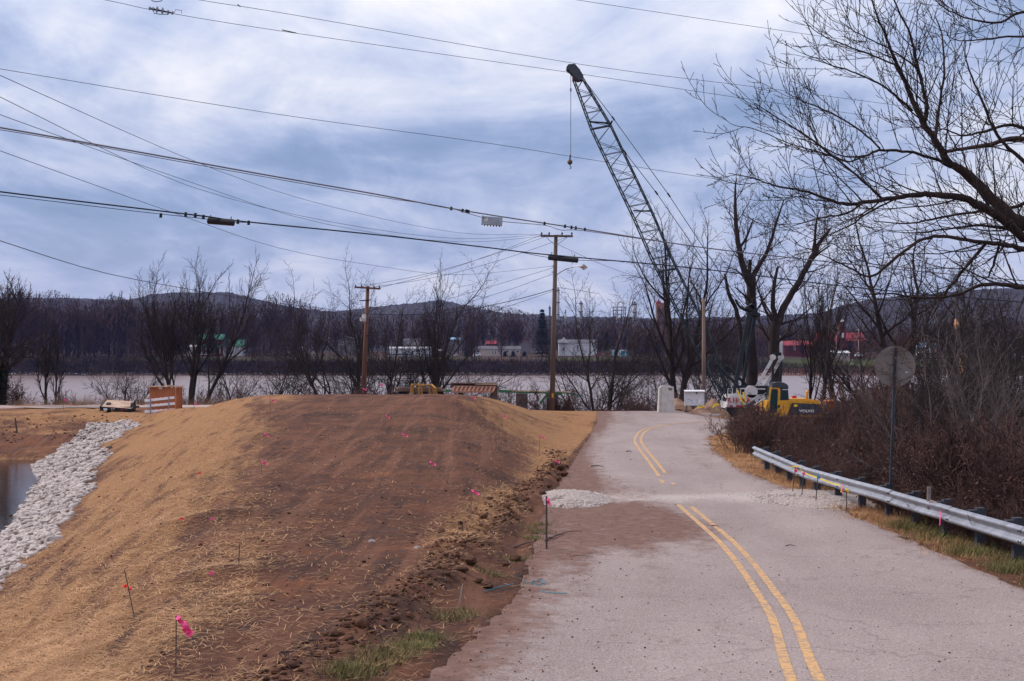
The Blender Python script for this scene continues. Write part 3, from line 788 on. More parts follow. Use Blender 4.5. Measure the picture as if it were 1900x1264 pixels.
# soil clods
CL = [rock_mesh(100 + i, 'clod', SOIL) for i in range(5)]
n = 5200
yy = 10.5 + 42 * rng.random(n) ** 1.5; side = rng.random(n)
Rr = padR(yy); L = padL(yy)
xx = np.where(side < .5, Rr - .50 + rng.normal(0, .20, n), np.where(side < .60, L - rng.uniform(2.5, 8, n), np.where(side < .85, rng.uniform(-.38, 0, n) * yy, rng.uniform(-36, -24, n))))
yy = np.where(side >= .85, rng.uniform(76, 92, n), yy)
dd = depth(xx, yy); szc = rng.gamma(1.3, .011, n) + .010
szc = np.where(side < .5, szc * np.where(rng.random(n) < .5, 2.0, .6), szc) * np.where(side >= .85, 2.6, 1); ok = (dd < 5.3) & ~in_road(xx, yy - 0) & (xx < Rr + .6); xx, yy, dd, szc = xx[ok], yy[ok], dd[ok], szc[ok]
n = len(xx)
me = scatter_join('soil_clods', CL, np.stack([xx, yy, EYE - dd + szc * .2], 1), np.stack([szc * 1.3, szc * 1.1, szc * .9], 1), rng.uniform(0, 6, n), SOIL, rng.uniform(-.5, .5, n))
o = link_mesh('soil_clods', me); o['kind'] = 'stuff'; tagp(o, 'crumbs of dark soil scattered over the pad and its edge', 'soil')
bigclods = [(872, 1048, .34), (958, 1042, .30), (938, 1052, .22), (905, 1092, .26), (888, 1082, .2), (1028, 868, .5), (1040, 872, .45), (1046, 884, .4), (1018, 905, .3), (1006, 918, .3), (860, 1062, .22), (985, 950, .2), (1050, 868, .3), (1033, 893, .35)]
def px_ground(px, py, D0=8., D1=112.):
    # walk along the sight line until it meets the ground
    Ds = np.arange(D0, D1, .05); X_ = (px - 950) / FPX * Ds; zs = EYE + (HY - py) / FPX * Ds; g = EYE - depth(X_, Ds)
    i = int(np.argmax(zs <= g)) if (zs <= g).any() else len(Ds) - 1
    return Vector((X_[i], Ds[i], g[i]))
for i, (a_, b_, s_) in enumerate(bigclods):
    g = px_ground(a_, b_); o = link_mesh('soil_clod', CL[i % 5], None, g + Vector((0, 0, s_ * .15))); s_ *= .68; o.scale = (s_ * 1.2, s_, s_ * .8); o.rotation_euler[2] = i
    tagp(o, 'lump of brown soil on the ragged edge between pad and road', 'soil clod', 'soil lumps along the pad edge')
# gravel heaps beside the trench across the road
GRAV = [rock_mesh(300 + i, 'gravel', STONE) for i in range(4)]
GBED = mat('crushed_limestone', (0.50, 0.435, 0.40), 0.95, color2=(0.20, 0.16, 0.145), vscale=16, bump=.8, bscale=40)
for (cx_, cy_, rx_, ry2, h_, lab) in ((1.42, 35.6, .95, 2.3, .15, 'heap of crushed white gravel at the left end of the road trench'), (7.6, 35.4, 1.5, 2.6, .16, 'heap of crushed white gravel under the guardrail at the right end of the trench')):
    V = []; Fc = []; nr = 14; na = 30
    for i in range(nr + 1):
        for k in range(na):
            a_ = 2 * math.pi * k / na; q = i / nr * (1 + .25 * (vnoise(np.array([k * .5]), np.array([cx_]), 3)[0] - .5))
            X_, Y_ = cx_ + rx_ * q * math.cos(a_), cy_ + ry2 * q * math.sin(a_)
            bump_ = h_ * max(0, math.cos(min(q, 1) * math.pi / 2)) * (1 + .5 * (vnoise(np.array([X_ * 2]), np.array([Y_ * 2]), 4)[0] - .5))
            V.append((X_, Y_, Z(X_, Y_) + bump_ - .02 * (i == nr)))
    for i in range(nr):
        for k in range(na):
            Fc.append((i * na + k, i * na + (k + 1) % na, (i + 1) * na + (k + 1) % na, (i + 1) * na + k))
    g0 = Vector((cx_, cy_, Z(cx_, cy_)))
    me = np_mesh('gravel_heap', np.array(V) - np.array(g0), Fc, GBED, True)
    hp = link_mesh('gravel_heap', me, None, g0); tagp(hp, lab, 'gravel heap')
    m_ = 1500; q = np.sqrt(rng.random(m_)) * 1.12; a_ = rng.uniform(0, 6.28, m_)
    X_ = rx_ * q * np.cos(a_); Y_ = ry2 * q * np.sin(a_)
    zz_ = np.array([Z(cx_ + u, cy_ + w) for u, w in zip(X_, Y_)]) + h_ * np.cos(np.minimum(q, 1) * math.pi / 2) - g0.z
    s_ = rng.uniform(.025, .07, m_)
    o = link_mesh('gravel', scatter_join('gravel', GRAV, np.stack([X_, Y_, zz_], 1), np.stack([s_, s_, s_ * .8], 1), rng.uniform(0, 6, m_), STONE), hp); o['kind'] = 'stuff'
g = px_ground(1532, 938); o = link_mesh('limestone_block', ROCKS[2], None, g + Vector((0, 0, .05))); o.scale = (.32, .2, .16); tagp(o, 'single white stone lying below the guardrail beside the gravel heap', 'stone')
# loose bits of gravel and debris on the road
n = 3500; yy = 11 + 60 * rng.random(n) ** 1.6; f_ = rng.random(n); w_ = roadR(yy) - roadL(yy)
f_ = np.where(rng.random(n) < .6, f_ ** 3, f_); xx = roadL(yy) + w_ * f_; s_ = rng.gamma(2, .0042, n) + .003
me = scatter_join('loose_chippings', GRAV, np.stack([xx, yy, EYE - depth(xx, yy, False) + s_ * .3], 1), np.stack([s_, s_, s_ * .7], 1), rng.uniform(0, 6, n), SOIL)
o = link_mesh('loose_chippings', me); o['kind'] = 'stuff'; tagp(o, 'loose chippings and soil crumbs scattered on the asphalt', 'debris')
# grass
def grass_patch(name, lab, pts, n, h, mm, spread):
    c = np.array([(q.x, q.y) for q in pts]); i = rng.integers(0, len(c), n)
    p = c[i] + rng.normal(0, 1, (n, 2)) * spread
    z = EYE - depth(p[:, 0], p[:, 1])
    P3 = np.stack([p[:, 0], p[:, 1], z - .01], 1)
    o = quads(name, P3, rdir(n, .35, .95), h * rng.uniform(.4, 1.1, n), np.full(n, .007), mm); tagp(o, lab, 'grass'); return o
gp = [px_ground(a_, b_) for a_, b_ in ((640, 1255), (665, 1245), (700, 1232), (730, 1218), (760, 1205), (790, 1188), (770, 1200))]
grass_patch('grass', 'green grass tufts at the foot of the pad in the near corner', gp, 3200, .12, GRASS, .13)
gp = [px_ground(a_, b_) for a_, b_ in ((835, 1150), (850, 1140), (915, 1068), (960, 1040), (990, 985), (1002, 975), (1005, 990), (985, 1000))]
grass_patch('grass', 'thin green grass along the dirt lip left of the asphalt', gp, 1800, .12, GRASS, .16)
yv = rng.uniform(13, 30, 40)
gp = [Vector((float(roadR(y_)) + .75 + .25 * math.sin(y_ * 3), y_, 0)) for y_ in yv]
grass_patch('grass', 'green and dry grass verge below the guardrail', gp, 17000, .20, GRASS, .22)
yv = rng.uniform(22, 62, 80)
gp = [Vector((float(roadR(y_)) + .55 + .25 * math.sin(y_ * 3), y_, 0)) for y_ in yv]
grass_patch('dry_grass', 'matted straw-coloured grass on the right verge', gp, 22000, .16, STRAW, .30)
yv = rng.uniform(-48, -20.5, 90)
gp = [Vector((x_, 110.2 + .5 * math.sin(x_), 0)) for x_ in yv]
o = grass_patch('dry_reeds', 'tall tan reeds along the river edge beyond the gravel track', gp, 9000, 1.0, REED, .5)
me = o.data; me.transform(Matrix.Identity(4))

# ------------------------------------------------------------------ bare trees
def perp_dir(d, ang, az):
    u = Vector((1, 0, 0)) if abs(d.x) < .8 else Vector((0, 1, 0))
    a = d.cross(u).normalized(); b = d.cross(a)
    return (d * math.cos(ang) + (a * math.cos(az) + b * math.sin(az)) * math.sin(ang)).normalized()
def grow(out, rg, p, d, L, r, lev, prm):
    nseg = prm['seg'][min(lev, len(prm['seg']) - 1)]
    pts = [p.copy()]; rad = [r]; seg = L / nseg; wd = prm['wander'][min(lev, len(prm['wander']) - 1)]; up = prm['up'][min(lev, len(prm['up']) - 1)]
    tip = prm['tip'] if lev == 0 else .35
    for i in range(nseg):
        d = Vector((d.x + rg.gauss(0, wd), d.y + rg.gauss(0, wd), d.z + rg.gauss(0, wd) + up)).normalized()
        p = p + d * seg; pts.append(p.copy()); rad.append(max(prm['rmin'], r * (1 - (1 - tip) * (i + 1) / nseg)))
    out.append((pts, rad, lev))
    if lev >= prm['levels'] or L < prm['lmin']: return
    k = prm['kids'][min(lev, len(prm['kids']) - 1)]; az = rg.uniform(0, 6.28)
    for c in range(k):
        f = prm['f0'][min(lev, len(prm['f0']) - 1)] + (1 - prm['f0'][min(lev, len(prm['f0']) - 1)]) * (c + rg.random()) / k; f = min(f, .99)
        j = f * nseg; i0 = int(j); q = pts[i0].lerp(pts[min(i0 + 1, nseg)], j - i0); rr2 = rad[i0]
        dd = (pts[min(i0 + 1, nseg)] - pts[i0]).normalized(); az += 2.4 + rg.uniform(-.5, .5)
        nd = perp_dir(dd, rg.uniform(*prm['ang']), az)
        nl = L * prm['ratio'][min(lev, len(prm['ratio']) - 1)] * (1.05 - .55 * f) * rg.uniform(.7, 1.25)
        grow(out, rg, q, nd, nl, max(prm['rmin'], min(rr2 * .55, r * .42)), lev + 1, prm)
    # the leader carries on
    if lev < prm['levels']: grow(out, rg, pts[-1], (pts[-1] - pts[-2]).normalized(), L * .42, rad[-1], lev + 1, prm)
def to_mesh(br, name, m, org, sides=(7, 4, 3, 3, 3, 3), sel=None, smooth=True):
    b = MB()
    for pts, rad, lev in br:
        if sel is not None and not sel(lev): continue
        b.tube(pts, rad, sides[min(lev, len(sides) - 1)], caps=(lev == 0))
    if not b.v: return None
    return np_tris(b, name, m, org, smooth)
def np_tris(b, name, m, org, smooth=True):
    V = np.array(b.v, np.float32) - np.array(org, np.float32)
    q = [f for f in b.f if len(f) == 4]; rest = [f for f in b.f if len(f) != 4]
    if rest:
        me = bpy.data.meshes.new(name); me.from_pydata(V.tolist(), [], b.f); me.materials.append(m)
        if smooth: me.polygons.foreach_set('use_smooth', [True] * len(me.polygons))
        me.update(); return me
    return np_mesh(name, V, np.array(q), m, smooth)
PRM = dict(levels=4, seg=[8, 6, 4, 3, 2], wander=[.05, .12, .16, .18, .2], up=[.02, .07, .05, .03, .02], kids=[9, 6, 5, 4], f0=[.38, .2, .15, .1], ratio=[.52, .55, .5, .5], ang=(.45, .95), tip=.30, rmin=.0085, lmin=.35)
def ivy_cloud(org, pts, n, size, m, name, parent, spread=.3):
    c = np.array([tuple(q) for q in pts]); i = rng.integers(0, len(c) - 1, n); t = rng.random((n, 1))
    p = c[i] * (1 - t) + c[i + 1] * t + rng.normal(0, spread, (n, 3)) - np.array(org)
    o = quads(name, p, rdir(n, -.6, .6), np.full(n, size) * rng.uniform(.5, 1.4, n), np.full(n, size * .8), m, parent); return o
def bare_tree(px, D, top_px, lab, seed, stems=((0, 0),), spread=1.0, r0=.22, prm=None, bark=BARK, name='bare_tree', ivy=0, base_py=None, group=None, trunk_frac=.55, lowfan=0):
    rg = random.Random(seed); X_ = XP(px, D)
    zb = Z(X_, D) - .15 if base_py is None else P(px, base_py, D).z
    H = P(px, top_px - 4, D).z - zb
    t = thing(name, (X_, D, zb), lab, 'tree', group)
    pr = dict(PRM)
    if prm: pr.update(prm)
    br = []; trunks = []
    for (lean, yaw) in stems:
        d = Vector((math.sin(lean), math.sin(yaw) * .3, math.cos(lean))).normalized()
        s0 = len(br)
        base = Vector((X_ + rg.uniform(-.25, .25) * (len(stems) > 1), D + rg.uniform(-.25, .25) * (len(stems) > 1), zb))
        grow(br, rg, base, d, H * trunk_frac * (1 if len(stems) == 1 else rg.uniform(.82, 1.08)), r0 / math.sqrt(len(stems)) * 1.1, 0, pr)
        trunks.append(br[s0])
    for k in range(lowfan):
        d = Vector((rg.uniform(-1, 1) * .9 + .35, rg.uniform(-.3, .3), rg.uniform(.1, .5))).normalized()
        grow(br, rg, Vector((X_, D, zb + rg.uniform(.2, 1.0))), d, rg.uniform(2.5, 5), .07, 1, pr)
    # rescale height so the highest twig meets the mark
    top = float(np.percentile([q[-1].z for q, _, l_ in br if l_ >= 2], 99.6)); k = H / (top - zb)
    for q, _, _ in br:
        for p in q:
            p.z = zb + (p.z - zb) * k; p.x = X_ + (p.x - X_) * spread * k
    for q in br:
        if q[2] == 0:
            me = to_mesh([q], 'trunk', bark, (X_, D, zb)); link_mesh('trunk', me, t)
    me = to_mesh(br, 'crown', bark, (X_, D, zb), sel=lambda l: l > 0); link_mesh('crown', me, t)
    if ivy:
        for q in br:
            if q[2] == 0: ivy_cloud((X_, D, zb), q[0][:5], ivy // len(stems), .16, IVY, 'ivy', t, .26)
    return t
T = bare_tree
wide = dict(ang=(.5, 1.0), kids=[9, 6, 5, 4], ratio=[.62, .58, .5, .5])
upr = dict(f0=[.42, .2, .15, .1], ang=(.25, .62), up=[.03, .12, .10, .06, .04], kids=[9, 6, 5, 4], ratio=[.62, .58, .5, .5])
T(84, 114, 578, 'slim ivy-footed bare tree at the left river edge, left one of a pair', 11, r0=.16, ivy=500, spread=.8, prm=upr)
T(106, 115, 590, 'slim ivy-footed bare tree at the left river edge, right one of a pair', 12, r0=.13, ivy=420, spread=.7, prm=upr)
T(345, 116, 480, 'large many-stemmed bare tree behind the plywood crate', 13, stems=((-.34, .2), (-.15, -.5), (.03, .6), (.2, -.2), (.36, .3)), r0=.46, spread=1.1, prm=upr, lowfan=9)
T(455, 118, 600, 'low spreading bare tree right of the plywood crate, branches arching over the water', 14, stems=((.5, .2), (.8, -.3), (-.3, .2)), r0=.2, spread=1.0, prm=wide, lowfan=4)
T(655, 112, 590, 'thin dark bare tree just left of the brown pole with crossarm', 15, r0=.14, spread=.8, prm=upr, ivy=200)
T(690, 115, 482, 'broad bare tree clump standing right behind the brown pole with crossarm', 16, stems=((-.36, .2), (-.16, .5), (.12, -.3), (.3, .2)), r0=.5, spread=1.15, prm=dict(wide, up=[.02, .10, .07, .04, .03]), ivy=1500)
T(733, 118, 560, 'dark ivy-footed bare tree to the right of the broad clump', 17, stems=((.0, .2), (.12, .1)), r0=.25, ivy=700, spread=.9)
T(797, 114, 497, 'tall slender forked bare tree standing alone above the yellow frame', 18, stems=((-.04, .2), (.04, -.2)), r0=.24, spread=.62, prm=dict(upr, f0=[.45, .2, .15, .1]))
T(570, 116, 690, 'small leaning bare sapling over the water between crate and pole', 19, stems=((-.7, 0), (-.2, .2), (.35, .1)), r0=.1, spread=1.0, prm=wide)
T(232, 113, 668, 'leaning dead sapling left of the plywood crate', 20, stems=((-.6, 0), (.6, .2), (-.1, .2)), r0=.13, prm=wide)
T(950, 116, 690, 'low tangle of a fallen bare tree behind the plank rack', 21, stems=((-.9, 0), (.9, .2), (-.3, .3), (.5, 0)), r0=.25, prm=wide, lowfan=5)
T(870, 119, 640, 'low bushy bare tree at the river edge behind the plank rack', 22, stems=((-.3, 0), (.3, .2), (0, .3)), r0=.16, prm=wide, lowfan=3)
T(1095, 106, 505, 'bare tree with spreading crown right of the lamp pole, ivy thick on its trunk', 23, stems=((-.03, 0), (.12, .1)), r0=.30, spread=1.0, prm=dict(wide, f0=[.45, .2, .15, .1]), ivy=1900)
T(1160, 108, 640, 'ivy-hung crooked tree between lamp pole and concrete barrier', 24, stems=((-.25, 0), (.05, .2), (.3, .2)), r0=.2, prm=wide, ivy=1600)
T(1210, 110, 650, 'ivy-hung low tree directly left of the concrete barrier', 25, stems=((-.15, 0), (.15, .2)), r0=.16, prm=wide, ivy=900)
T(1247, 104, 385, 'tall bare tree behind the concrete barrier, crown showing through the crane boom', 26, stems=((.10, .2), (.18, -.3)), r0=.44, spread=.95, prm=dict(wide, f0=[.40, .2, .15, .1], up=[.03, .12, .07, .04, .02]))
T(1340, 118, 520, 'thin bare tree behind the lattice foot of the crane', 27, stems=((-.2, 0), (.1, .2)), r0=.2, prm=upr)
T(1495, 112, 470, 'slender bare tree rising behind the excavator, left of three', 29, r0=.17, spread=.8, prm=upr)
T(1520, 108, 455, 'slender bare tree rising behind the excavator, middle of three', 30, r0=.22, spread=.8, prm=upr)
T(1548, 110, 490, 'slender bare tree rising behind the excavator, right of three', 31, r0=.18, spread=.8, prm=upr)
T(1590, 115, 520, 'bare tree between the excavator and the round sign', 32, stems=((-.1, 0), (.1, .2)), r0=.22, prm=wide)
T(1672, 92, 380, 'tall forked bare tree behind the round sign', 33, stems=((-.16, 0), (.06, .2)), r0=.40, spread=1.0, prm=dict(wide, f0=[.35, .2, .15, .1]))
T(1755, 80, 470, 'bare tree with many fine twigs right of the round sign', 34, stems=((-.12, 0), (.02, .2), (.15, 0)), r0=.3, prm=wide)
T(1830, 85, 500, 'bushy bare tree near the right side of the frame over the water', 35, stems=((-.1, 0), (.12, .2)), r0=.26, prm=wide)
T(1890, 70, 520, 'bare tree at the right picture edge above the water', 36, stems=((-.15, 0), (.12, .2)), r0=.24, prm=wide)
T(1620, 104, 640, 'dark leaning trunk slanting over the water left of the round sign', 37, stems=((-.75, 0), (.5, .1)), r0=.35, prm=wide)
T(2, 108, 490, 'large dark ivy-covered tree mass at the left picture edge', 38, stems=((-.02, 0), (.06, .2), (-.12, 0)), r0=.5, prm=wide, ivy=4500)
T(1280, 112, 640, 'small twiggy bare tree behind the white notice board', 39, stems=((-.3, 0), (.2, .1), (.5, 0)), r0=.16, prm=wide, lowfan=3)

# storm-broken trees beside the crane: limbs that end in splintered stubs
def poly_tree(name, lab, D, limbs, seed, bark=BARK, sub=True, twr=.012, kid_len=1.0, density=1.0):
    base = P(limbs[0][0][0], limbs[0][0][1], D)
    t = thing(name, tuple(base), lab, 'tree'); rg = random.Random(seed); tw = []
    pr = dict(PRM, levels=4, rmin=twr)
    for li, (x0, *rest) in enumerate(limbs):
        pts_px = [x0] + list(rest)
        pts = [P(q[0], q[1], D + (q[3] if len(q) > 3 else 0)) for q in pts_px]; rad = [q[2] / 2 / FPX * D * .72 for q in pts_px]
        # smooth
        P2 = []; R2 = []
        for i in range(len(pts) - 1):
            p0 = pts[max(i - 1, 0)]; p1 = pts[i]; p2 = pts[i + 1]; p3 = pts[min(i + 2, len(pts) - 1)]
            for k in range(4):
                u = k / 4
                q = 0.5 * ((2 * p1) + (p2 - p0) * u + (2 * p0 - 5 * p1 + 4 * p2 - p3) * u * u + (3 * p1 - p0 - 3 * p2 + p3) * u ** 3)
                q += Vector((rg.gauss(0, 1), 0, rg.gauss(0, 1))) * rad[i] * .10
                P2.append(q); R2.append(rad[i] * (1 - u) + rad[i + 1] * u)
        P2.append(pts[-1]); R2.append(rad[-1])
        link_mesh('trunk' if li == 0 else 'limb', np_tris(MB().tube(P2, R2, 8), 'limb', bark, base), t)
        if not sub: continue
        Ltot = sum((P2[i + 1] - P2[i]).length for i in range(len(P2) - 1)); nk = int(max(3, Ltot * 1.7 * density)); az = rg.uniform(0, 6)
        for c in range(nk):
            f = .25 + .75 * (c + rg.random()) / nk; j = min(int(f * (len(P2) - 1)), len(P2) - 2)
            if li == 0 and f < .5: continue
            dd = (P2[j + 1] - P2[j]).normalized(); az += 2.4
            nd = perp_dir(dd, rg.uniform(.5, 1.0), az)
            grow(tw, rg, P2[j], nd, rg.uniform(1.4, 3.2) * kid_len, max(twr, R2[j] * .3), 2, pr)
    if sub: link_mesh('crown', to_mesh(tw, 'crown', bark, base), t)
    return t
poly_tree('broken_tree', 'thick-trunked tree behind the crane gantry with splintered limb stubs', 108, [
    [(1393, 762, 34), (1396, 690, 30), (1392, 620, 26), (1394, 560, 25), (1393, 510, 22)],
    [(1393, 530, 20), (1380, 500, 17), (1369, 450, 13), (1365, 400, 10), (1364, 350, 5), (1367, 330, 2)],
    [(1394, 520, 16), (1410, 490, 12), (1428, 455, 9), (1445, 400, 5), (1455, 370, 2)],
    [(1392, 525, 12), (1391, 500, 9), (1392, 482, 9)],
    [(1366, 470, 8), (1385, 440, 6), (1398, 405, 3)]], 41, kid_len=1.0)
poly_tree('broken_tree', 'leaning broken stub of a tree left of the crane gantry', 110, [
    [(1384, 700, 14), (1374, 620, 13), (1366, 575, 11), (1352, 545, 10), (1345, 508, 6)]], 42, sub=False)
poly_tree('broken_tree', 'big V-shaped tree behind the excavator cab, right limb snapped off', 106, [
    [(1437, 762, 34), (1440, 690, 30), (1436, 630, 28), (1442, 590, 26)],
    [(1442, 600, 20), (1460, 560, 17), (1485, 520, 15), (1510, 470, 13), (1525, 445, 9), (1543, 422, 4)],
    [(1440, 598, 15), (1434, 560, 12), (1438, 520, 9), (1444, 495, 6)],
    [(1438, 600, 10), (1420, 575, 7), (1408, 540, 4), (1400, 520, 2)],
    [(1508, 478, 9), (1512, 440, 7), (1515, 410, 5), (1520, 388, 2)],
    [(1500, 490, 6), (1520, 470, 5), (1541, 455, 3)]], 43, kid_len=1.1)
poly_tree('broken_tree', 'splintered pale snag standing in the thicket right of the round sign', 62, [
    [(1786, 800, 13), (1784, 720, 12), (1779, 640, 11), (1776, 590, 9), (1772, 555, 4)]], 44, sub=False, bark=BARK_P)
FRESH = mat('fresh_broken_wood', (0.70, 0.40, 0.20), .9, color2=(.45, .2, .1), vscale=12)
for (a_, b_, c_, d_) in ((1773, 592, 1774, 612), (1781, 665, 1784, 706)):
    MB().tube([P(a_, b_, 61.6), P((a_ + c_) / 2 + 1, (b_ + d_) / 2, 61.58), P(c_, d_, 61.6)], [.03, .11, .03], 6).build('split_wood', FRESH, [o for o in COL.objects if o.name.startswith('broken_tree')][-1])

# foreground tree reaching in from the right
def fg():
    D = 26.0
    limbs = [
     [(2150, 1150, 74), (2120, 800, 66), (2080, 560, 60), (2040, 440, 54)],
     [(2060, 500, 40), (1960, 440, 34), (1900, 415, 30, .2), (1870, 400, 27, .3), (1810, 335, 21, .5), (1763, 304, 17, .6), (1741, 269, 14, .6), (1712, 225, 12, .7), (1690, 177, 10, .8), (1665, 120, 7.5, .8), (1646, 73, 5.5, .8), (1624, 19, 4, .8), (1612, -20, 2.5, .8)],
     [(1714, 228, 10, .7), (1720, 196, 8.5, .5), (1704, 130, 7, .3), (1689, 66, 5, .2), (1670, 25, 4, .1), (1655, -10, 3, 0)],
     [(1735, 258, 8, .6), (1740, 215, 6.5, 1), (1752, 136, 5, 1.3), (1747, 63, 3.5, 1.6), (1735, 30, 2, 1.7)],
     [(1753, 282, 6, .6), (1795, 275, 8, 0), (1840, 268, 9, -.6), (1905, 258, 10, -1.2), (2040, 300, 18, -1.2)],
     [(2050, 480, 30), (1960, 452, 22, -.5), (1900, 440, 19, -.8), (1865, 410, 18, -1), (1798, 371, 15, -1.2), (1740, 362, 12, -1.4), (1699, 362, 10.5, -1.5), (1632, 371, 8.5, -1.6), (1582, 380, 7.5, -1.7), (1539, 371, 6, -1.8), (1499, 356, 4.5, -1.9), (1440, 345, 3.5, -2), (1395, 330, 2.5, -2.1), (1352, 322, 1.4, -2.2)],
     [(1763, 310, 7, .6), (1731, 294, 6.5, .3), (1684, 282, 6, 0), (1632, 279, 5.5, -.3), (1600, 290, 4.5, -.5), (1560, 288, 3, -.6), (1500, 262, 2, -.7), (1470, 255, 1.4, -.8)],
     [(1640, 372, 5, -1.6), (1600, 335, 5, -1.5), (1554, 297, 4.5, -1.3), (1510, 262, 4, -1.2), (1478, 240, 3.5, -1.1), (1446, 221, 2.8, -1), (1399, 191, 1.6, -.9)],
     [(1632, 275, 4.5, -.3), (1600, 245, 4, 0), (1541, 209, 3.4, .2), (1494, 190, 2.5, .3), (1456, 171, 1.4, .4)],
     [(1692, 205, 6, .7), (1660, 176, 5, .5), (1636, 158, 4.3, .4), (1589, 136, 3.5, .2), (1541, 120, 2.6, 0), (1500, 108, 1.3, 0)],
     [(1667, 122, 4.5, .8), (1620, 104, 3.8, 1), (1557, 79, 3, 1.2), (1526, 66, 2.2, 1.3), (1489, 38, 1.3, 1.4)],
     [(1704, 130, 4, .3), (1668, 101, 3.4, 0), (1620, 76, 2.8, -.3), (1589, 60, 2, -.4), (1557, 38, 1.3, -.5)],
     [(1640, 278, 4.5, -.2), (1660, 278, 4.5), (1640, 150 + 125, 3)],
     [(2050, 500, 22), (1905, 463, 12, -1), (1858, 453, 9, -1.3), (1818, 449, 8, -1.5), (1760, 440, 7, -1.6), (1715, 443, 6.5, -1.7), (1665, 476, 6, -1.8), (1619, 513, 4.5, -1.9), (1582, 499, 3.5, -2), (1532, 476, 2.2, -2.1), (1500, 462, 1.2, -2.1)],
     [(1834, 447, 7, -1.4), (1798, 489, 6.8, -1.2), (1758, 539, 5.5, -1), (1728, 589, 2.5, -.9)],
     [(2080, 560, 22), (1960, 530, 12, -2), (1900, 532, 9, -2.4), (1850, 527, 8, -2.6), (1815, 531, 7, -2.7), (1778, 546, 6, -2.8), (1740, 552, 4.8, -2.9), (1699, 552, 4, -3), (1650, 545, 3, -3), (1599, 546, 1.5, -3)],
     [(1857, 445, 6, -1.3), (1845, 486, 5, -1.1), (1833, 516, 3.5, -1)],
     [(2060, 150, 16, 1), (1960, 40, 9, 1), (1900, 22, 6, 1), (1858, 41, 5, 1), (1810, 38, 4, 1), (1760, 20, 2.8, 1), (1730, -5, 1.8, 1)],
     [(2080, 560, 26), (2070, 320, 20, 1), (2060, 150, 15, 1)],
     [(2065, 200, 10, 1.5), (1960, 90, 7, 1.5), (1900, 68, 5, 1.5), (1826, 73, 3.5, 1.4), (1780, 76, 2.4, 1.3), (1757, 66, 1.4, 1.2)],
     [(2050, 330, 12, -1.5), (1900, 238, 7, -1.6), (1826, 244, 5, -1.8), (1790, 252, 3.8, -1.9), (1750, 240, 2.4, -2), (1700, 235, 1.4, -2)],
     [(2050, 420, 16, 1), (1930, 375, 9, 1.3), (1880, 385, 8, 1.5), (1800, 395, 6, 1.7), (1740, 405, 5, 1.9), (1680, 415, 3.5, 2), (1620, 410, 2, 2.1)],
     [(2050, 430, 16, -2), (1900, 300, 8, -2.3), (1850, 250, 6, -2.4), (1820, 180, 4.5, -2.5), (1795, 120, 3, -2.6), (1790, 70, 1.6, -2.6)],
     [(2050, 440, 14, 2), (1940, 430, 8, 2), (1880, 425, 7, 2.2), (1820, 418, 6, 2.4), (1760, 425, 4.4, 2.6), (1700, 432, 3, 2.7), (1650, 430, 1.5, 2.7)],
     [(1600, 290, 4, -.5), (1575, 300, 3.6, -.7), (1530, 285, 3, -.9), (1470, 268, 2.2, -1), (1400, 240, 1.8, -1), (1360, 232, 1.3, -1), (1339, 215, 1, -1)],
     [(1600, 378, 4.5, -1.7), (1570, 396, 4, -1.8), (1520, 405, 3, -1.9), (1470, 420, 1.6, -2)],
     [(1660, 370, 4, -1.6), (1610, 395, 3.8, -1.6), (1575, 420, 3, -1.6), (1500, 450, 1.5, -1.6)],
    ]
    base = P(2150, 1150, D)
    t = thing('foreground_tree', tuple(base), 'large bare tree reaching in from the right edge, its limbs crossing the sky', 'tree')
    rg = random.Random(77); tw = []
    pr = dict(PRM, levels=4, rmin=.0052, seg=[6, 5, 6, 4, 3], wander=[.1, .1, .08, .08, .1], up=[.05, .05, .07, .07, .05], kids=[6, 6, 4, 2], f0=[.1, .1, .15, .2], ratio=[.6, .6, .55, .5], ang=(.4, .9), lmin=.12)
    for li, L in enumerate(limbs):
        if li == 12: continue
        pts = [P(q[0], q[1], D + (q[3] if len(q) > 3 else 0)) for q in L]; rad = [max(.004, q[2] / 2 / FPX * D * .88) for q in L]
        P2 = []; R2 = []
        for i in range(len(pts) - 1):
            p0 = pts[max(i - 1, 0)]; p1 = pts[i]; p2 = pts[i + 1]; p3 = pts[min(i + 2, len(pts) - 1)]
            for k in range(5):
                u = k / 5
                q = 0.5 * ((2 * p1) + (p2 - p0) * u + (2 * p0 - 5 * p1 + 4 * p2 - p3) * u * u + (3 * p1 - p0 - 3 * p2 + p3) * u ** 3)
                q += Vector((rg.gauss(0, 1), rg.gauss(0, 1), rg.gauss(0, 1))) * (rad[i] * .10 + .003)
                P2.append(q); R2.append((rad[i] * (1 - u) + rad[i + 1] * u) * rg.uniform(.93, 1.08))
        P2.append(pts[-1]); R2.append(rad[-1])
        link_mesh('trunk' if li == 0 else 'limb', np_tris(MB().tube(P2, R2, 9 if li < 2 else 7), 'limb', BARK_FG, base), t)
        if li in (0, 18): continue
        acc = 0; nextk = .25; az = rg.uniform(0, 6)
        for j in range(len(P2) - 1):
            acc += (P2[j + 1] - P2[j]).length
            if acc > nextk and (P2[j].x / P2[j].y * FPX + 950) < 1990:
                nextk = acc + rg.uniform(.11, .30)
                dd = (P2[j + 1] - P2[j]).normalized(); az += 2.4 + rg.uniform(-.6, .6)
                nd = perp_dir(dd, rg.uniform(.5, 1.05), az); nd.y *= .6; nd.z += .18; nd.normalize()
                big_ = min(1.0, R2[j] / .06)
                grow(tw, rg, P2[j], nd, rg.uniform(.5, 1.6) * (.7 + .5 * big_), max(.0056, min(R2[j] * .42, .016)), 2, pr)
    print('fg twigs', len(tw))
    link_mesh('crown', to_mesh(tw, 'crown', BARK_FG, base, sides=(5, 5, 4, 3, 3)), t)
fg()

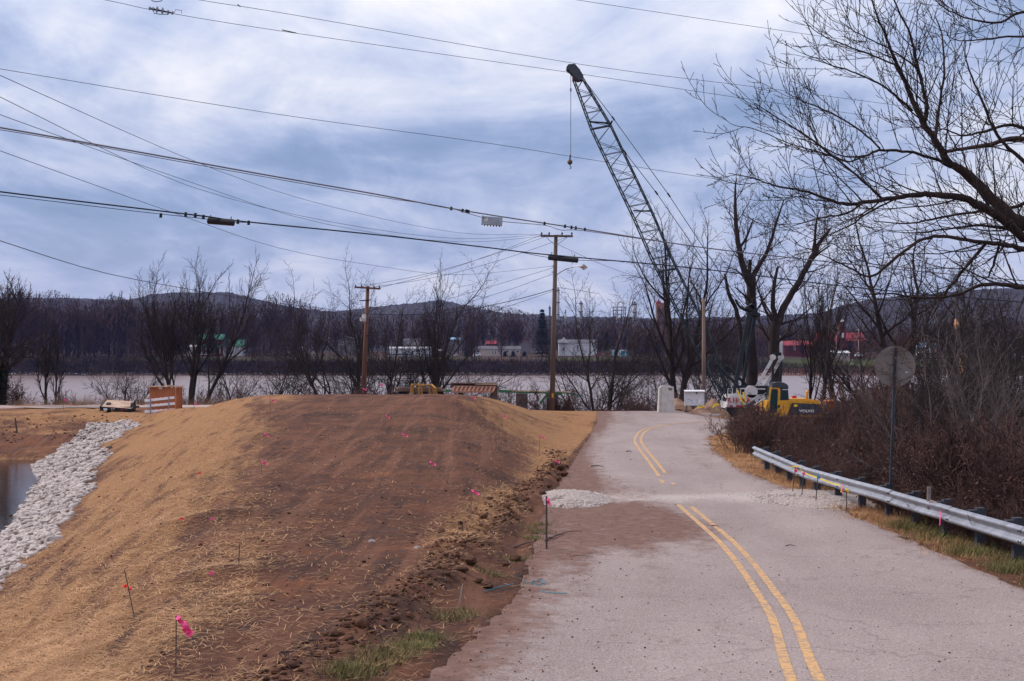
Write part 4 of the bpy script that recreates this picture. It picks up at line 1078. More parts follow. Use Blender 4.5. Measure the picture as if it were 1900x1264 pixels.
# ------------------------------------------------------------------ thicket right of the road
def shrub_arr(seed, H, stems, levels=3, leaves=0, spread=.5, rmin=.006):
    rg = random.Random(seed); br = []
    pr = dict(PRM, levels=levels, rmin=rmin, seg=[5, 4, 3, 2], wander=[.14, .2, .22], up=[.03, .05, .03], kids=[5, 4, 3], f0=[.25, .15, .1], ratio=[.55, .55, .5], ang=(.4, 1.0), lmin=.12, tip=.4)
    for k in range(stems):
        a_ = rg.uniform(0, 6.28); s_ = rg.uniform(0, spread)
        d = Vector((math.cos(a_) * s_, math.sin(a_) * s_, 1)).normalized()
        grow(br, rg, Vector((rg.gauss(0, .25), rg.gauss(0, .25), 0)), d, H * rg.uniform(.45, .8), .013, 0, pr)
    return br
protos = []
for i in range(6):
    br = shrub_arr(500 + i, 1.5, 9, 3)
    protos.append(to_mesh(br, 'bramble', BRUSHTWIG, (0, 0, 0), sides=(3, 3, 3, 3), smooth=False))
for p_ in protos: print('shrub tris', len(p_.polygons) * 2)
def thick(n, fn, name, lab, hsc, mats_, leaves, lsize=.05, tallm=1.0):
    xs_, ys_, hs_ = [], [], []
    for i in range(n):
        x_, y_, h_ = fn(i); xs_.append(x_); ys_.append(y_); hs_.append(h_)
    xs_ = np.array(xs_); ys_ = np.array(ys_); hs_ = np.array(hs_)
    z = EYE - depth(xs_, ys_, False)
    pos_ = np.stack([xs_, ys_, z - .05], 1); s_ = hs_ / 1.5
    me = scatter_join(name, protos, pos_, np.stack([s_ * .9, s_ * .9, s_], 1), rng.uniform(0, 6.28, n), BRUSHTWIG)
    o = link_mesh(name, me); o['kind'] = 'stuff'; tagp(o, lab, 'brush')
    # dead leaves caught in it
    i = rng.integers(0, n, leaves)
    p = np.stack([xs_[i], ys_[i], z[i]], 1) + np.stack([rng.normal(0, .45, leaves) * hs_[i] * .6, rng.normal(0, .45, leaves) * hs_[i] * .6, hs_[i] * rng.random(leaves) ** 1.3 * .85], 1)
    q = quads('dead_leaves', p, rdir(leaves, -.8, .8), rng.uniform(.6, 1.5, leaves) * lsize, rng.uniform(.5, 1, leaves) * lsize, DEADLEAF, o)
    return o
rg = random.Random(9)
def f1(i):
    y_ = 24 + 40 * rg.random(); x_ = float(roadR(y_)) + 1.9 + rg.random() ** 1.3 * (9 + y_ * .12)
    top = np.interp(XP(0, 1) * 0 + x_ / y_ * FPX + 950, [1340, 1380, 1430, 1520, 1600, 1680, 1760, 1900], [800, 785, 790, 800, 790, 775, 770, 790])
    zt = EYE + (HY - top) / FPX * y_; h_ = zt - Z(x_, y_)
    return x_, y_, min(max(.8, h_ * rg.uniform(.55, 1.05)), 2.6)
thick(330, f1, 'bramble_thicket', 'dense brown leafless bramble thicket behind the guardrail', 1, None, 60000, .055)
def f2(i):
    y_ = 50 + 30 * rg.random(); x_ = XP(1343, y_) + .35 + rg.random() ** 1.2 * 10 + max(0, y_ - 66) * .10
    x_ = max(x_, float(roadR(min(y_, 62))) + .95)
    px_ = x_ / y_ * FPX + 950
    top = np.interp(px_, [1345, 1372, 1400, 1440, 1500, 1560, 1640, 1760], [795, 762, 755, 770, 776, 766, 750, 745])
    zt = EYE + (HY - top) / FPX * y_; h_ = zt - Z(x_, y_)
    return x_, y_, max(.5, min(h_ * rg.uniform(.7, 1.15), 3.2))
thick(270, f2, 'bramble_thicket', 'reddish brown brush clump in front of the excavator at the road bend', 1, None, 30000, .06)
def f3(i):
    y_ = 62 + 40 * rg.random(); x_ = XP(1560, y_) + rg.random() ** .8 * y_ * .22
    return x_, y_, rg.uniform(1.5, 3.6)
thick(150, f3, 'river_brush', 'tall leafless brush between the thicket and the river on the right', 1, None, 15000, .07)
def f4(i):
    x_ = rg.uniform(-46, 16); y_ = float(bank_edge(x_)) + rg.uniform(.5, 7)
    return x_, y_, rg.uniform(1.0, 2.6)
thick(190, f4, 'river_brush', 'low dark brush along the near river bank under the trees', 1, None, 12000, .07)
def f5(i):
    y_ = 17 + 30 * rg.random(); x_ = 8.35 + rg.random() * .9
    return x_, y_, rg.uniform(.35, .95)
thick(130, f5, 'dry_weeds', 'dry brown weeds growing up through the guardrail', 1, None, 9000, .03)
# pale many-stemmed shrubs in front of the water
for k, (px_, D_k, tp, lab, sd, st_) in enumerate([
    (1745, 40, 560, 'tall pale-stemmed shrub in the thicket, its grey stems rising right of the round sign', 61, ((-.35, 0), (-.1, .3), (.05, 0), (.2, .2), (.4, 0), (.6, .1))),
    (1800, 44, 600, 'pale grey shrub with stems fanning to the right over the water', 62, ((-.3, 0), (0, .3), (.35, .2), (.6, 0), (.8, 0))),
    (1850, 36, 690, 'arching pale grey shrub low at the right edge behind the guardrail', 63, ((-.7, 0), (-.3, .3), (.3, .2), (.8, 0)))]):
    bare_tree(px_, D_k, tp, lab, sd, stems=st_, r0=.11, bark=BARK_P, name='pale_shrub', prm=dict(levels=4, kids=[6, 5, 3, 3], rmin=.006, ang=(.35, .85), wander=[.08, .13, .15, .15]), trunk_frac=.6)
for k, (px_, D_k, tp, sd) in enumerate([(1620, 48, 735, 71), (1690, 50, 720, 72), (1560, 55, 745, 73), (1720, 58, 650, 74), (1800, 60, 640, 75), (1870, 56, 660, 76), (1430, 60, 748, 77)]):
    bare_tree(px_, D_k, tp, ['dark twiggy shrub in the thicket just left of the sign pole', 'dark twiggy shrub in the thicket just right of the sign pole', 'dark shrub behind the middle of the guardrail, left of the sign', 'leafless shrub standing between sign and pale-stemmed shrub', 'leafless shrub in front of the water near the splintered snag', 'leafless shrub in front of the water at the right edge', 'dark shrub covering the tracks of the yellow excavator'][k], sd, stems=((-.4, 0), (-.15, .2), (.1, 0), (.35, .2), (.6, 0)), r0=.10, bark=BARK, name='bare_shrub', prm=dict(levels=4, kids=[6, 5, 4, 3], rmin=.007, ang=(.4, 1.0), wander=[.12, .16, .18, .18]), trunk_frac=.6)

SAP = [(1705, 46, 640, 'slender sapling close to the right of the sign disc'), (1728, 52, 585, 'tall sapling left of the splintered snag'), (1762, 48, 600, 'grey sapling leaning in front of the splintered snag'), (1795, 55, 560, 'tall straight sapling just right of the splintered snag'), (1818, 50, 610, 'sapling with reddish twigs left of the pale shrub tips'), (1845, 58, 545, 'tall fine-twigged sapling before the blue hill at right'), (1872, 47, 620, 'slim sapling near the right edge under the big limb'), (1895, 52, 580, 'sapling cut by the right picture edge'), (1640, 56, 720, 'short sapling in the thicket left of the sign post'), (1585, 60, 730, 'short sapling in the thicket right of the excavator')]
for k, (px_, D_k, tp, lab) in enumerate(SAP):
    bare_tree(px_, D_k, tp, lab, 140 + k, stems=((-.10, 0), (.08, .2), (.22, .1)) if k % 2 else ((-.05, 0), (.14, .1)), r0=.085, bark=BARK if k != 4 else BARK_P, name='sapling', prm=dict(upr, levels=4, kids=[9, 5, 4, 3], rmin=.006), trunk_frac=.62)
# ------------------------------------------------------------------ far bank trees
far_p = []
for i in range(7):
    rg2 = random.Random(900 + i); br = []
    pr = dict(PRM, levels=3, rmin=.055, kids=[11, 7, 5], seg=[6, 4, 3, 2], ratio=[.5, .5, .5], f0=[.22, .15, .1], ang=(.35, .85) if i % 2 else (.25, .6), up=[.02, .12, .08, .05], lmin=.8)
    for s_ in range(1 + i % 3):
        grow(br, rg2, Vector((0, 0, 0)), Vector((rg2.uniform(-.12, .12) * (1 + i % 3), 0, 1)).normalized(), 14, .28, 0, pr)
    top = max(p.z for q, _, _ in br for p in q)
    for q, _, _ in br:
        for p in q: p *= 20.0 / top
    tr = to_mesh(br, 'trunk', BARK_FAR, (0, 0, 0), sides=(5, 3, 3, 3), sel=lambda l: l == 0, smooth=False); crn = to_mesh(br, 'crown', BARK_FAR, (0, 0, 0), sides=(5, 3, 3, 3), sel=lambda l: l > 0, smooth=False)
    far_p.append((tr, crn))
print('far tris', [len(c.polygons) * 2 for _, c in far_p])
rg = random.Random(31)
top_env = [(-100, 520), (0, 528), (60, 545), (100, 535), (160, 560), (205, 545), (260, 565), (330, 556), (430, 566), (480, 560), (513, 538), (560, 560), (600, 574), (700, 592), (780, 585), (850, 570), (905, 566), (960, 575), (1000, 590), (1060, 600), (1150, 588), (1230, 600), (1300, 595), (1400, 588), (1480, 600), (1560, 612), (1660, 606), (1760, 596), (1850, 588), (1950, 580), (2100, 580)]
k = 0
for row, (D0, nrow, dt, lab) in enumerate([(765, 62, 12, 'bare brown hardwood in the front rank of woods behind the far riverside lawns'), (850, 58, 2, 'bare brown hardwood deep in the woods across the river'), (940, 50, -2, 'bare brown hardwood at the back of the woods across the river')]):
    for j in range(nrow):
        px_ = -60 + 2020 * (j + rg.random()) / nrow
        D = D0 + rg.uniform(-22, 30); X_ = XP(px_, D); zb = Z(X_, D)
        tp = I(px_, [q[0] for q in top_env], [q[1] for q in top_env]) + dt + rg.uniform(-3, 14)
        if row == 0 and rg.random() < .5: tp += rg.uniform(8, 26)
        h_ = EYE + (HY - tp) / FPX * D - zb
        r_ = thing('far_tree', (X_, D, zb), lab, 'tree', 'bare trees of the far wood, row %s' % ['front', 'middle', 'back'][row])
        tr, crn = far_p[rg.randrange(7)]; s_ = h_ / 20.0; az = rg.uniform(0, 6.28)
        for nm, me in (('trunk', tr), ('crown', crn)):
            c_ = link_mesh(nm, me, r_); c_.scale = (s_ * rg.uniform(.85, 1.1), s_, s_); c_.rotation_euler[2] = az
for j in range(44):
    px_ = (-70 + 420 * rg.random()) if j < 30 else (1165 + 270 * rg.random() if j < 38 else 460 + 90 * rg.random())
    D = rg.uniform(700, 745); X_ = XP(px_, D); zb = Z(X_, D)
    tp = I(px_, [-100, 0, 30, 60, 100, 200, 300, 350, 460, 513, 550, 1170, 1440], [500, 520, 505, 535, 548, 535, 565, 575, 570, 545, 575, 606, 600]) + rg.uniform(-4, 30)
    h_ = EYE + (HY - tp) / FPX * D - zb
    r_ = thing('far_tree', (X_, D, zb), 'tall bare tree standing right on top of the far bank', 'tree', 'bare trees along the top of the far bank')
    tr, crn = far_p[rg.randrange(7)]; s_ = h_ / 20.0; az = rg.uniform(0, 6.28)
    for nm, me in (('trunk', tr), ('crown', crn)):
        c_ = link_mesh(nm, me, r_); c_.scale = (s_ * rg.uniform(.85, 1.15), s_, s_); c_.rotation_euler[2] = az
def fw2(i):
    q = rg.random()
    px_ = (-120 + 465 * rg.random()) if q < .6 else ((455 + 100 * rg.random()) if q < .7 else 1168 + 272 * rg.random())
    return px_, rg.uniform(696, 745), rg.random() ** 1.2
nn_ = 26000; pw = np.array([fw2(i) for i in range(nn_)])
hz_ = pw[:, 2] * np.where(pw[:, 0] < 350, 22, 13); X_ = (pw[:, 0] - 950) / FPX * pw[:, 1]
pw3 = np.stack([X_, pw[:, 1], EYE - depth(X_, pw[:, 1], False) + hz_], 1)
dw = np.stack([rng.normal(0, .6, nn_), rng.normal(0, .4, nn_), np.ones(nn_)], 1); dw /= np.linalg.norm(dw, axis=1, keepdims=True)
tagp(quads('far_woods', pw3, dw, rng.uniform(1.2, 5, nn_), rng.uniform(.12, .38, nn_), BARK_FAR), 'tangled brown undergrowth along the top of the far bank', 'woods')
# riverside trees on the far bank slope
for j, px_ in enumerate([28, 70, 168, 250, 300, 395, 420, 545, 590, 880, 930, 1110, 1250, 1290, 1700, 1850]):
    D = 683 + (j % 3) * 3; X_ = XP(px_, D); zb = Z(X_, D); h_ = EYE + (HY - [500, 540, 600, 580, 590, 600, 590, 620, 600, 590, 600, 610, 610, 600, 620, 600][j]) / FPX * D - zb
    r_ = thing('far_bank_tree', (X_, D, zb), 'bare tree rooted on the far river bank above the waterline', 'tree', 'bare trees on the slope of the far bank')
    tr, crn = far_p[j % 7]; s_ = h_ / 20.0
    for nm, me in (('trunk', tr), ('crown', crn)):
        c_ = link_mesh(nm, me, r_); c_.scale = (s_, s_, s_); c_.rotation_euler[2] = j * 1.7
# the mass of the wood and the brush of the bank
def sticks(name, lab, n, fn, w, m, cat, tilt=.25):
    p = np.zeros((n, 3)); L = np.zeros(n)
    for i in range(n):
        x_, y_, h_ = fn(i); p[i] = (x_, y_, 0); L[i] = h_
    p[:, 2] = EYE - depth(p[:, 0], p[:, 1], False)
    d = np.stack([rng.normal(0, tilt, n), rng.normal(0, tilt * .5, n), np.ones(n)], 1); d /= np.linalg.norm(d, axis=1, keepdims=True)
    o = quads(name, p, d, L, np.full(n, w) * rng.uniform(.5, 1.3, n), m); return tagp(o, lab, cat)
def fw(i):
    px_ = rg.uniform(-150, 2050); D = 790 + rg.random() * 190
    tp = float(I(px_, [q[0] for q in top_env], [q[1] for q in top_env])) + 14
    return XP(px_, D), D, (HY + 3 - tp) / FPX * D + 8
nn_ = 70000
pw = np.array([fw(i) for i in range(nn_)]); hh = pw[:, 2] * (rng.random(nn_) ** .75)
pw3 = np.stack([pw[:, 0], pw[:, 1], EYE - depth(pw[:, 0], pw[:, 1], False) + hh * .9], 1)
dw = np.stack([rng.normal(0, .55, nn_), rng.normal(0, .4, nn_), np.ones(nn_)], 1); dw /= np.linalg.norm(dw, axis=1, keepdims=True)
tagp(quads('far_woods', pw3, dw, rng.uniform(1.5, 6, nn_) * np.clip(1.25 - hh / pw[:, 2], .25, 1), rng.uniform(.14, .42, nn_), BARK_FAR), 'grey-brown mass of leafless woods across the river', 'woods')
def fb_(i):
    px_ = rg.uniform(-100, 2000); D = rg.uniform(676, 690) 
    return XP(px_, D), D, rg.uniform(.8, 3.0) * (1 if px_ < 1440 else .5)
DB = mat('far_brush', (0.070, 0.036, 0.033), 1, color2=(0.020, 0.011, 0.012), vscale=.12)
sticks('far_bank_brush', 'dark reddish brush covering the far river bank', 30000, fb_, .26, DB, 'brush', .6)
# ------------------------------------------------------------------ guardrail
def guardrail():
    gy = [11, 22.5, 26.4, 30.7, 36.9, 45.5]; gx = [8.0, 8.10, 8.12, 8.03, 7.66, 7.75]
    def gpx(y_): return float(I(y_, gy, gx))
    base = Vector((8.0, 12, EYE - 3.6))
    t = thing('guardrail', tuple(base), 'galvanised W-beam guardrail on dark posts along the right side of the road', 'guardrail')
    prof = [(-.155, .0), (-.150, -.02), (-.115, -.078), (-.085, -.083), (-.05, -.045), (-.022, -.008), (0, .0), (.022, -.008), (.05, -.045), (.085, -.083), (.115, -.078), (.150, -.02), (.155, 0)]
    ys_ = np.arange(11, 45.6, 3.81); rgl = random.Random(4)
    for s_ in range(len(ys_) - 1):
        a_, b_ = ys_[s_], ys_[s_ + 1] + .18; V = []; Fc = []; n_ = 9; off = .006 * (s_ % 2)
        dz = rgl.uniform(-.015, .015)
        for k in range(n_ + 1):
            y_ = a_ + (b_ - a_) * k / n_; x_ = gpx(y_); zc = EYE - float(road_d(y_)) + .52 + dz * k / n_
            for (pz, pxx) in prof: V.append((x_ + pxx - off, y_, zc + pz * 1.0))
        m_ = len(prof)
        for k in range(n_):
            for j in range(m_ - 1): Fc.append((k * m_ + j, (k + 1) * m_ + j, (k + 1) * m_ + j + 1, k * m_ + j + 1))
        b = MB(); b.add(V, Fc)
        b.add([(x + .004, y, z) for x, y, z in V], [f[::-1] for f in Fc])
        b.build('rail_section', STEELG, t, smooth=True)
        yb_ = b_ - .1; zc = EYE - float(road_d(yb_)) + .52
        bb = MB()
        for (o_, dy) in ((.085, .0), (-.085, .0), (.085, .1), (-.085, .1)):
            bb.ball((gpx(yb_) - .092, yb_ - dy, zc + o_), .016, 6, 4)
        bb.build('bolt', BLACK, t)
    for y_ in np.arange(12.0, 45.5, 1.905):
        x_ = gpx(y_) + .12; zr = EYE - float(road_d(y_)) + .72; zb = Z(x_, y_) - .3
        MB().box(x_ + .02, x_ + .17, y_ - .075, y_ + .075, zb, zr + .01).build('post', POSTW, t)
        MB().box(x_ - .1, x_ + .018, y_ - .07, y_ + .07, zr - .36, zr - .03).build('spacer_block', POSTW, t)
    return gpx
gpx = guardrail()
# ribbons and tape on the rail
def strip_poly(pts, w, mtl, name, parent=None, up=Vector((0, 0, 1)), **tg):
    b = MB()
    V = []; Fc = []
    for i, p in enumerate(pts):
        t_ = (Vector(pts[min(i + 1, len(pts) - 1)]) - Vector(pts[max(i - 1, 0)])).normalized(); s_ = t_.cross(Vector((0, 1, 0)))
        if s_.length < .2: s_ = Vector((0, 0, 1))
        s_ = s_.normalized() * w / 2; p = Vector(p); V += [p - s_, p + s_]
    for i in range(len(pts) - 1): Fc.append((2 * i, 2 * i + 1, 2 * i + 3, 2 * i + 2))
    n_ = len(V); V += [v + Vector((0, .002, 0)) for v in V]; Fc += [tuple(q + n_ for q in f[::-1]) for f in Fc]
    return b.add(V, Fc).build(name, mtl, parent, **tg)
tp_ = [P(a_, b_, d_) for a_, b_, d_ in ((1475, 867, 37.3), (1487, 865, 37.0), (1493, 867, 36.9), (1496, 875, 36.4), (1510, 881, 35.7), (1530, 888, 34.6), (1553, 897, 33.8), (1566, 900, 33.2), (1571, 905, 32.8), (1570, 914, 32.6))]
for p in tp_: p.x -= .12
strip_poly(tp_, .03, YTAPE, 'yellow_tape', label='yellow caution tape trailing along the top of the guardrail', cat='tape')
for i, (a_, b0, b1, D, mtl, lab) in enumerate([(1553, 898, 915, 33.4, PINK, 'faint pink paint stripe across the guardrail left of the thin stakes'), (1747, 948, 975, 26.6, PINK, 'pink ribbon tied over the guardrail by the broken board')]):
    x_ = gpx(D) - .10
    MB().add([(x_, D, P(a_, b0, D).z), (x_, D + .05, P(a_, b0, D).z), (x_ - .01, D + .05, P(a_, b1, D).z), (x_ - .01, D, P(a_, b1, D).z)], [(0, 1, 2, 3)]).build('ribbon', mtl, None, label=lab, cat='ribbon')
def stick(px0, py0, px1, py1, D, r, mtl, name, lab, cat, ribbons=(), lean=0, group=None):
    """post from (px0,py0) top to (px1,py1) foot"""
    foot = P(px1, py1, D); gz = Z(foot.x, D, True); foot.z = min(foot.z, gz + .02) - .05
    top = P(px0, py0, D)
    t = thing(name, tuple(foot), lab, cat, group)
    MB().tube([foot, top], [r, r * .9], 5).build('shaft', mtl, t)
    for (dx0, dy0, dx1, dy1, w_, rm) in ribbons:
        q = []
        for k in range(6):
            u = k / 5; q.append(P(dx0 + (dx1 - dx0) * u + math.sin(u * 9) * 1.5, dy0 + (dy1 - dy0) * u + math.sin(u * 6) * 1.2, D - .02 - .03 * math.sin(u * 7)))
        strip_poly(q, w_, rm, 'ribbon', t)
    return t
STW = mat('stake_wood', (0.30, 0.20, 0.14), .9, var=.4, vscale=10)
STD = mat('stake_dark', (0.09, 0.065, 0.06), .9)
BLUER = mat('blue_ribbon', (0.03, 0.22, 0.5), .6)
for (a0, b0, a1, b1, D, rm, lab) in [(1476, 868, 1469, 907, 36.0, REDR, 'thin stake with red top in front of the guardrail, leftmost of four'), (1491, 873, 1487, 912, 35.0, PINK, 'thin stake with pink and yellow ribbons in front of the guardrail'), (1518, 880, 1513, 920, 34.0, BLUER, 'thin stake with blue ribbon in front of the guardrail'), (1571, 905, 1570, 934, 32.0, YTAPE, 'thin stake with orange ribbon in front of the guardrail, rightmost of four')]:
    stick(a0, b0, a1, b1, D, .012, STD, 'survey_stake', lab, 'stake', [(a0 - 1, b0 + 2, a0 + 1, b0 + 9, .05, rm)])
# broken board by the rail
bt = thing('broken_board_post', tuple(P(1725, 940, 27.6)), 'weathered board on a stub post with a plank resting on the guardrail', 'board')
MB().beam(P(1724, 903, 27.6), P(1723, 945, 27.6), .07, .03, (0, 1, 0)).build('post', mat('grey_board', (.32, .26, .24), .9, var=.4, vscale=5), bt)
MB().beam(P(1726, 932, 27.4), P(1758, 944, 26.9), .05, .09, (0, 0, 1)).build('plank', MATS['grey_board'], bt)

# round sign seen from behind
sb = Vector((XP(1650, 31), 31, Z(XP(1650, 31), 31) - .2)); sc_ = P(1662, 680, 31)
sg = thing('round_sign', tuple(sb), 'round road sign seen from behind, leaning on a perforated steel post in the thicket', 'sign')
b = MB(); n_ = 40; r_ = 38 / FPX * 31; V = []
for yy_ in (0, .006):
    V.append((sc_.x, sc_.y + .05 + yy_, sc_.z))
    for k in range(n_):
        a_ = 2 * math.pi * k / n_; V.append((sc_.x + r_ * math.cos(a_), sc_.y + .05 + yy_, sc_.z + r_ * math.sin(a_)))
Fc = [(0, 1 + k, 1 + (k + 1) % n_) for k in range(n_)] + [(n_ + 1, n_ + 2 + (k + 1) % n_, n_ + 2 + k) for k in range(n_)] + [(1 + k, n_ + 2 + k, n_ + 2 + (k + 1) % n_, 1 + (k + 1) % n_) for k in range(n_)]
b.add(V, Fc).build('disc', SIGNM, sg)
ptop = P(1662, 645, 31)
pb = MB(); pb.beam(sb, ptop + Vector((0, .01, 0)), .058, .035, (0, 1, 0)); pb.build('post', mat('galv_dark', (0.09, 0.105, 0.13), .5, .6, var=.3, vscale=4), sg)
hb_ = MB(); d_ = (ptop - sb)
for k in range(100):
    c = sb + d_ * (k / 100); hb_.ball((c.x, c.y - .019, c.z), .011, 5, 3)
hb_.build('punched_holes', BLACK, sg)
MB().box(sc_.x + .22, sc_.x + .28, sc_.y + .038, sc_.y + .048, sc_.z - .14, sc_.z - .12).build('sticker', WHITE, sg)
for dz_ in (.18, -.2): MB().ball((sc_.x - .005, sc_.y - .01, sc_.z + dz_), .018, 6, 4).build('bolt', STEELG, sg)
# vines climbing over the sign
vt = []; rg = random.Random(8)
for k in range(26):
    p0 = sc_ + Vector((rg.uniform(-.5, .5), -.06, rg.uniform(.1, .45) if k < 18 else rg.uniform(-.45, -.2)))
    d0 = Vector((rg.uniform(-1, 1), rg.uniform(-.3, .3), rg.uniform(-.6, .7))).normalized()
    grow(vt, rg, p0, d0, rg.uniform(.25, .6), .006, 2, dict(PRM, levels=4, rmin=.003, wander=[.2, .25, .3, .3], lmin=.08))
vo = Vector((sc_.x, sc_.y, sc_.z - .4)); o = link_mesh('vine', to_mesh(vt, 'vine', BRUSHTWIG, vo), None, vo); tagp(o, 'dead vine tangled over the top of the round sign', 'vine')

# ------------------------------------------------------------------ survey flags on the pad
flags = [(503, 742, 500, 795, 'pink ribbon flag stake near the top left corner of the pad'),
 (490, 806, 489, 822, 'pink flag stake by the left shoulder of the pad, mid height'),
 (486, 857, 485, 880, 'pink flag stake on the left shoulder of the pad above the straw slope'),
 (716, 772, 715, 787, 'small pink flag stake in the middle of the pad near the crest'),
 (747, 806, 746, 836, 'pink flag stake in the middle of the brown pad'),
 (798, 858, 804, 884, 'pink ribbon blown flat on a stake in the middle of the pad'),
 (876, 911, 873, 965, 'pink flag on a thin stake near the right side of the pad'),
 (1003, 810, 1000, 845, 'pink flag stake on the straw shoulder right of the pad'),
 (933, 772, 931, 800, 'small pink flag stake below the straw mounds on the crest'),
 (1030, 855, 1026, 888, 'pink flag stake among the soil lumps beside the road'),
 (875, 737, 874, 748, 'tiny pink flag on the crest in front of the plank rack'),
 (674, 722, 674, 738, 'pink flag stake right at the foot of the brown pole')]
for (a_, b_, fx2, fy2, lab) in flags:
    g = px_ground(fx2, fy2); D = g.y; s_ = .055
    px_ = FPX / D
    stick(a_ - 1, b_ - 3, fx2, fy2, D, .009, STW, 'survey_flag', lab, 'flag stake', [(a_ - 1, b_ - 2, a_ + .12 * px_, b_ + .08 * px_, .04, PINK)])
for (a_, b_, D, lab) in [(362, 749, 100, 'pink flag stake right of the plywood crate'), (119, 741, 100, 'pink flag stake on the left bank beside the gravel track'), (705, 713, 92, 'pink flag stake above the crest between pole and yellow frame')]:
    stick(a_ - 1, b_ - 1, a_ - 1, b_ + 16, D, .015, STW, 'survey_flag', lab, 'flag stake', [(a_ - 1, b_ - 1, a_ + 5, b_ + 4, .08, PINK)])
D = 13.6
stick(327, 1143, 326, 1290, D, .0065, STD, 'survey_flag', 'nearest pink ribbon flag, fluttering from a thin wire stake at lower left', 'flag stake', [(328, 1144, 341, 1160, .045, PINK), (340, 1158, 354, 1180, .07, PINK), (340, 1156, 346, 1175, .05, PINK)])
stick(231, 1057, 251, 1112, 17.6, .007, STD, 'survey_stake', 'leaning bare stake with a red tag on the straw slope', 'stake', [(228, 1086, 235, 1090, .035, REDR), (241, 1090, 242, 1096, .03, REDR)])
stick(445, 1006, 442, 1058, 20.6, .008, STD, 'survey_stake', 'upright bare stake without ribbon at the left edge of the pad', 'stake')
stick(1014, 921, 1014, 1011, 25.3, .020, STD, 'marker_post', 'square dark wooden post with a pink ribbon at the left edge of the road', 'post', [(1016, 925, 1019, 938, .05, PINK)])
stick(858, 1084, 847, 1142, 18.2, .010, mat('pale_stake', (.40, .33, .30), .9), 'marker_stake', 'short pale stake leaning at the ragged pad edge', 'stake')
stick(28, 776, 32, 790, 84, .05, STD, 'marker_stake', 'short dark stake standing on the left straw bank', 'stake')
for (a_, b_, mtl, lab) in [(336, 969, REDR, 'red ribbon scrap on the upper straw slope'), (370, 882, REDR, 'red ribbon scrap high on the straw slope near the shoulder'), (393, 969, PINK, 'pink ribbon scrap lying on the left shoulder of the pad'), (392, 1072, PINK, 'pink ribbon scrap lying by the bare stake')]:
    g = px_ground(a_, b_); s_ = g.y / FPX
    strip_poly([g + Vector((-3 * s_, 0, .03)), g + Vector((0, 0, .06)), g + Vector((4 * s_, 0, .05))], .04, mtl, 'ribbon_scrap', label=lab, cat='ribbon')
# dead weed stalks in the near corner
for (q, lab) in [([(548, 1275), (538, 1240), (518, 1212)], 'bent dead weed stalk at the bottom edge below the pad'), ([(600, 1264), (585, 1240), (578, 1218), (572, 1190)], 'forked dead weed stalk at the bottom edge'), ([(775, 1165), (785, 1130), (800, 1098), (812, 1076)], 'tall dead weed stalk with a dry seed head at the pad edge'), ([(710, 1190), (700, 1160), (682, 1125)], 'thin leaning weed stalk on the lower pad')]:
    g = px_ground(q[0][0], min(q[0][1], 1262)); D = g.y
    pts = [P(a_, b_, D) for a_, b_ in q]; tt = thing('weed_stalk', tuple(pts[0]), lab, 'weed')
    MB().tube(pts, [.006, .005, .004, .003][:len(pts)], 4).build('stem', STD, tt)
    bb = MB(); e_ = pts[-1]
    for k in range(5): bb.tube([e_, e_ + Vector((.02 * k, 0, .02)) , e_ + Vector((.03 + .015 * k, 0, -.02 * k))], [.004, .008, .002], 4)
    bb.build('seed_head', STD, tt)
# blue twine, sticks and twigs on the shoulder
TW = mat('blue_twine', (0.02, 0.20, 0.26), .7)
for (q, lab) in [([(970, 1076), (978, 1083), (990, 1080), (1003, 1079), (1010, 1083), (1000, 1086), (985, 1084), (1005, 1074), (1015, 1083)], 'tangle of blue twine on the road shoulder'), ([(1002, 1097), (1012, 1100), (1030, 1101), (1052, 1102)], 'loose straight length of blue twine on the asphalt edge'), ([(898, 1099), (910, 1095), (930, 1089), (952, 1084)], 'faint blue twine in the soil left of the tangle')]:
    pts = [];
    for a_, b_ in q: g = px_ground(a_, b_ + 2); pts.append(g + Vector((0, 0, .02)))
    MB().tube(pts, .0065, 4).build('twine', TW, None, label=lab, cat='twine')
rg = random.Random(15)
for (a0, b0, a1, b1, r, lab) in [(955, 1018, 990, 1008, .018, 'bowed bare stick along the pad edge'), (1012, 1005, 1046, 992, .022, 'crooked stick lying beside the marker post'), (1045, 991, 1080, 988, .010, 'thin twig end on the asphalt by the crooked stick'), (1058, 1035, 1100, 1036, .006, 'hair-thin twig on the left lane'), (1096, 866, 1120, 867, .02, 'short dark stick lying across the far left lane'), (1162, 839, 1172, 839, .02, 'tiny stick left of the far centre line'), (1320, 978, 1333, 980, .012, 'short stick between the double yellow lines'), (1458, 1015, 1476, 1016, .010, 'short stick in the right lane'), (1040, 940, 1098, 932, .015, 'dark root lying at the foot of the gravel heap'), (870, 1150, 900, 1151, .007, 'straight twig on the near shoulder'), (812, 1196, 845, 1203, .008, 'twig lying in soil at the near shoulder')]:
    p0, p1 = px_ground(a0, b0), px_ground(a1, b1); pts = []
    for k in range(7):
        u = k / 6; p = p0.lerp(p1, u); p.z += .02 + .02 * math.sin(u * math.pi); p.y += rg.gauss(0, .03); pts.append(p)
    MB().tube(pts, [r, r, r * .9, r * .8, r * .7, r * .6, r * .4], 5).build('stick', STD, None, label=lab, cat='stick')
for (a_, b_, lab) in [(1060, 972, 'reddish brick bit on the left lane below the trench')]:
    g = px_ground(a_, b_); MB().box(-.08, .08, -.04, .04, 0, .05).build('brick_bit', mat('brick_red', (.35, .10, .05), .9), None, world=False, loc=tuple(g), label=lab, cat='brick bit')
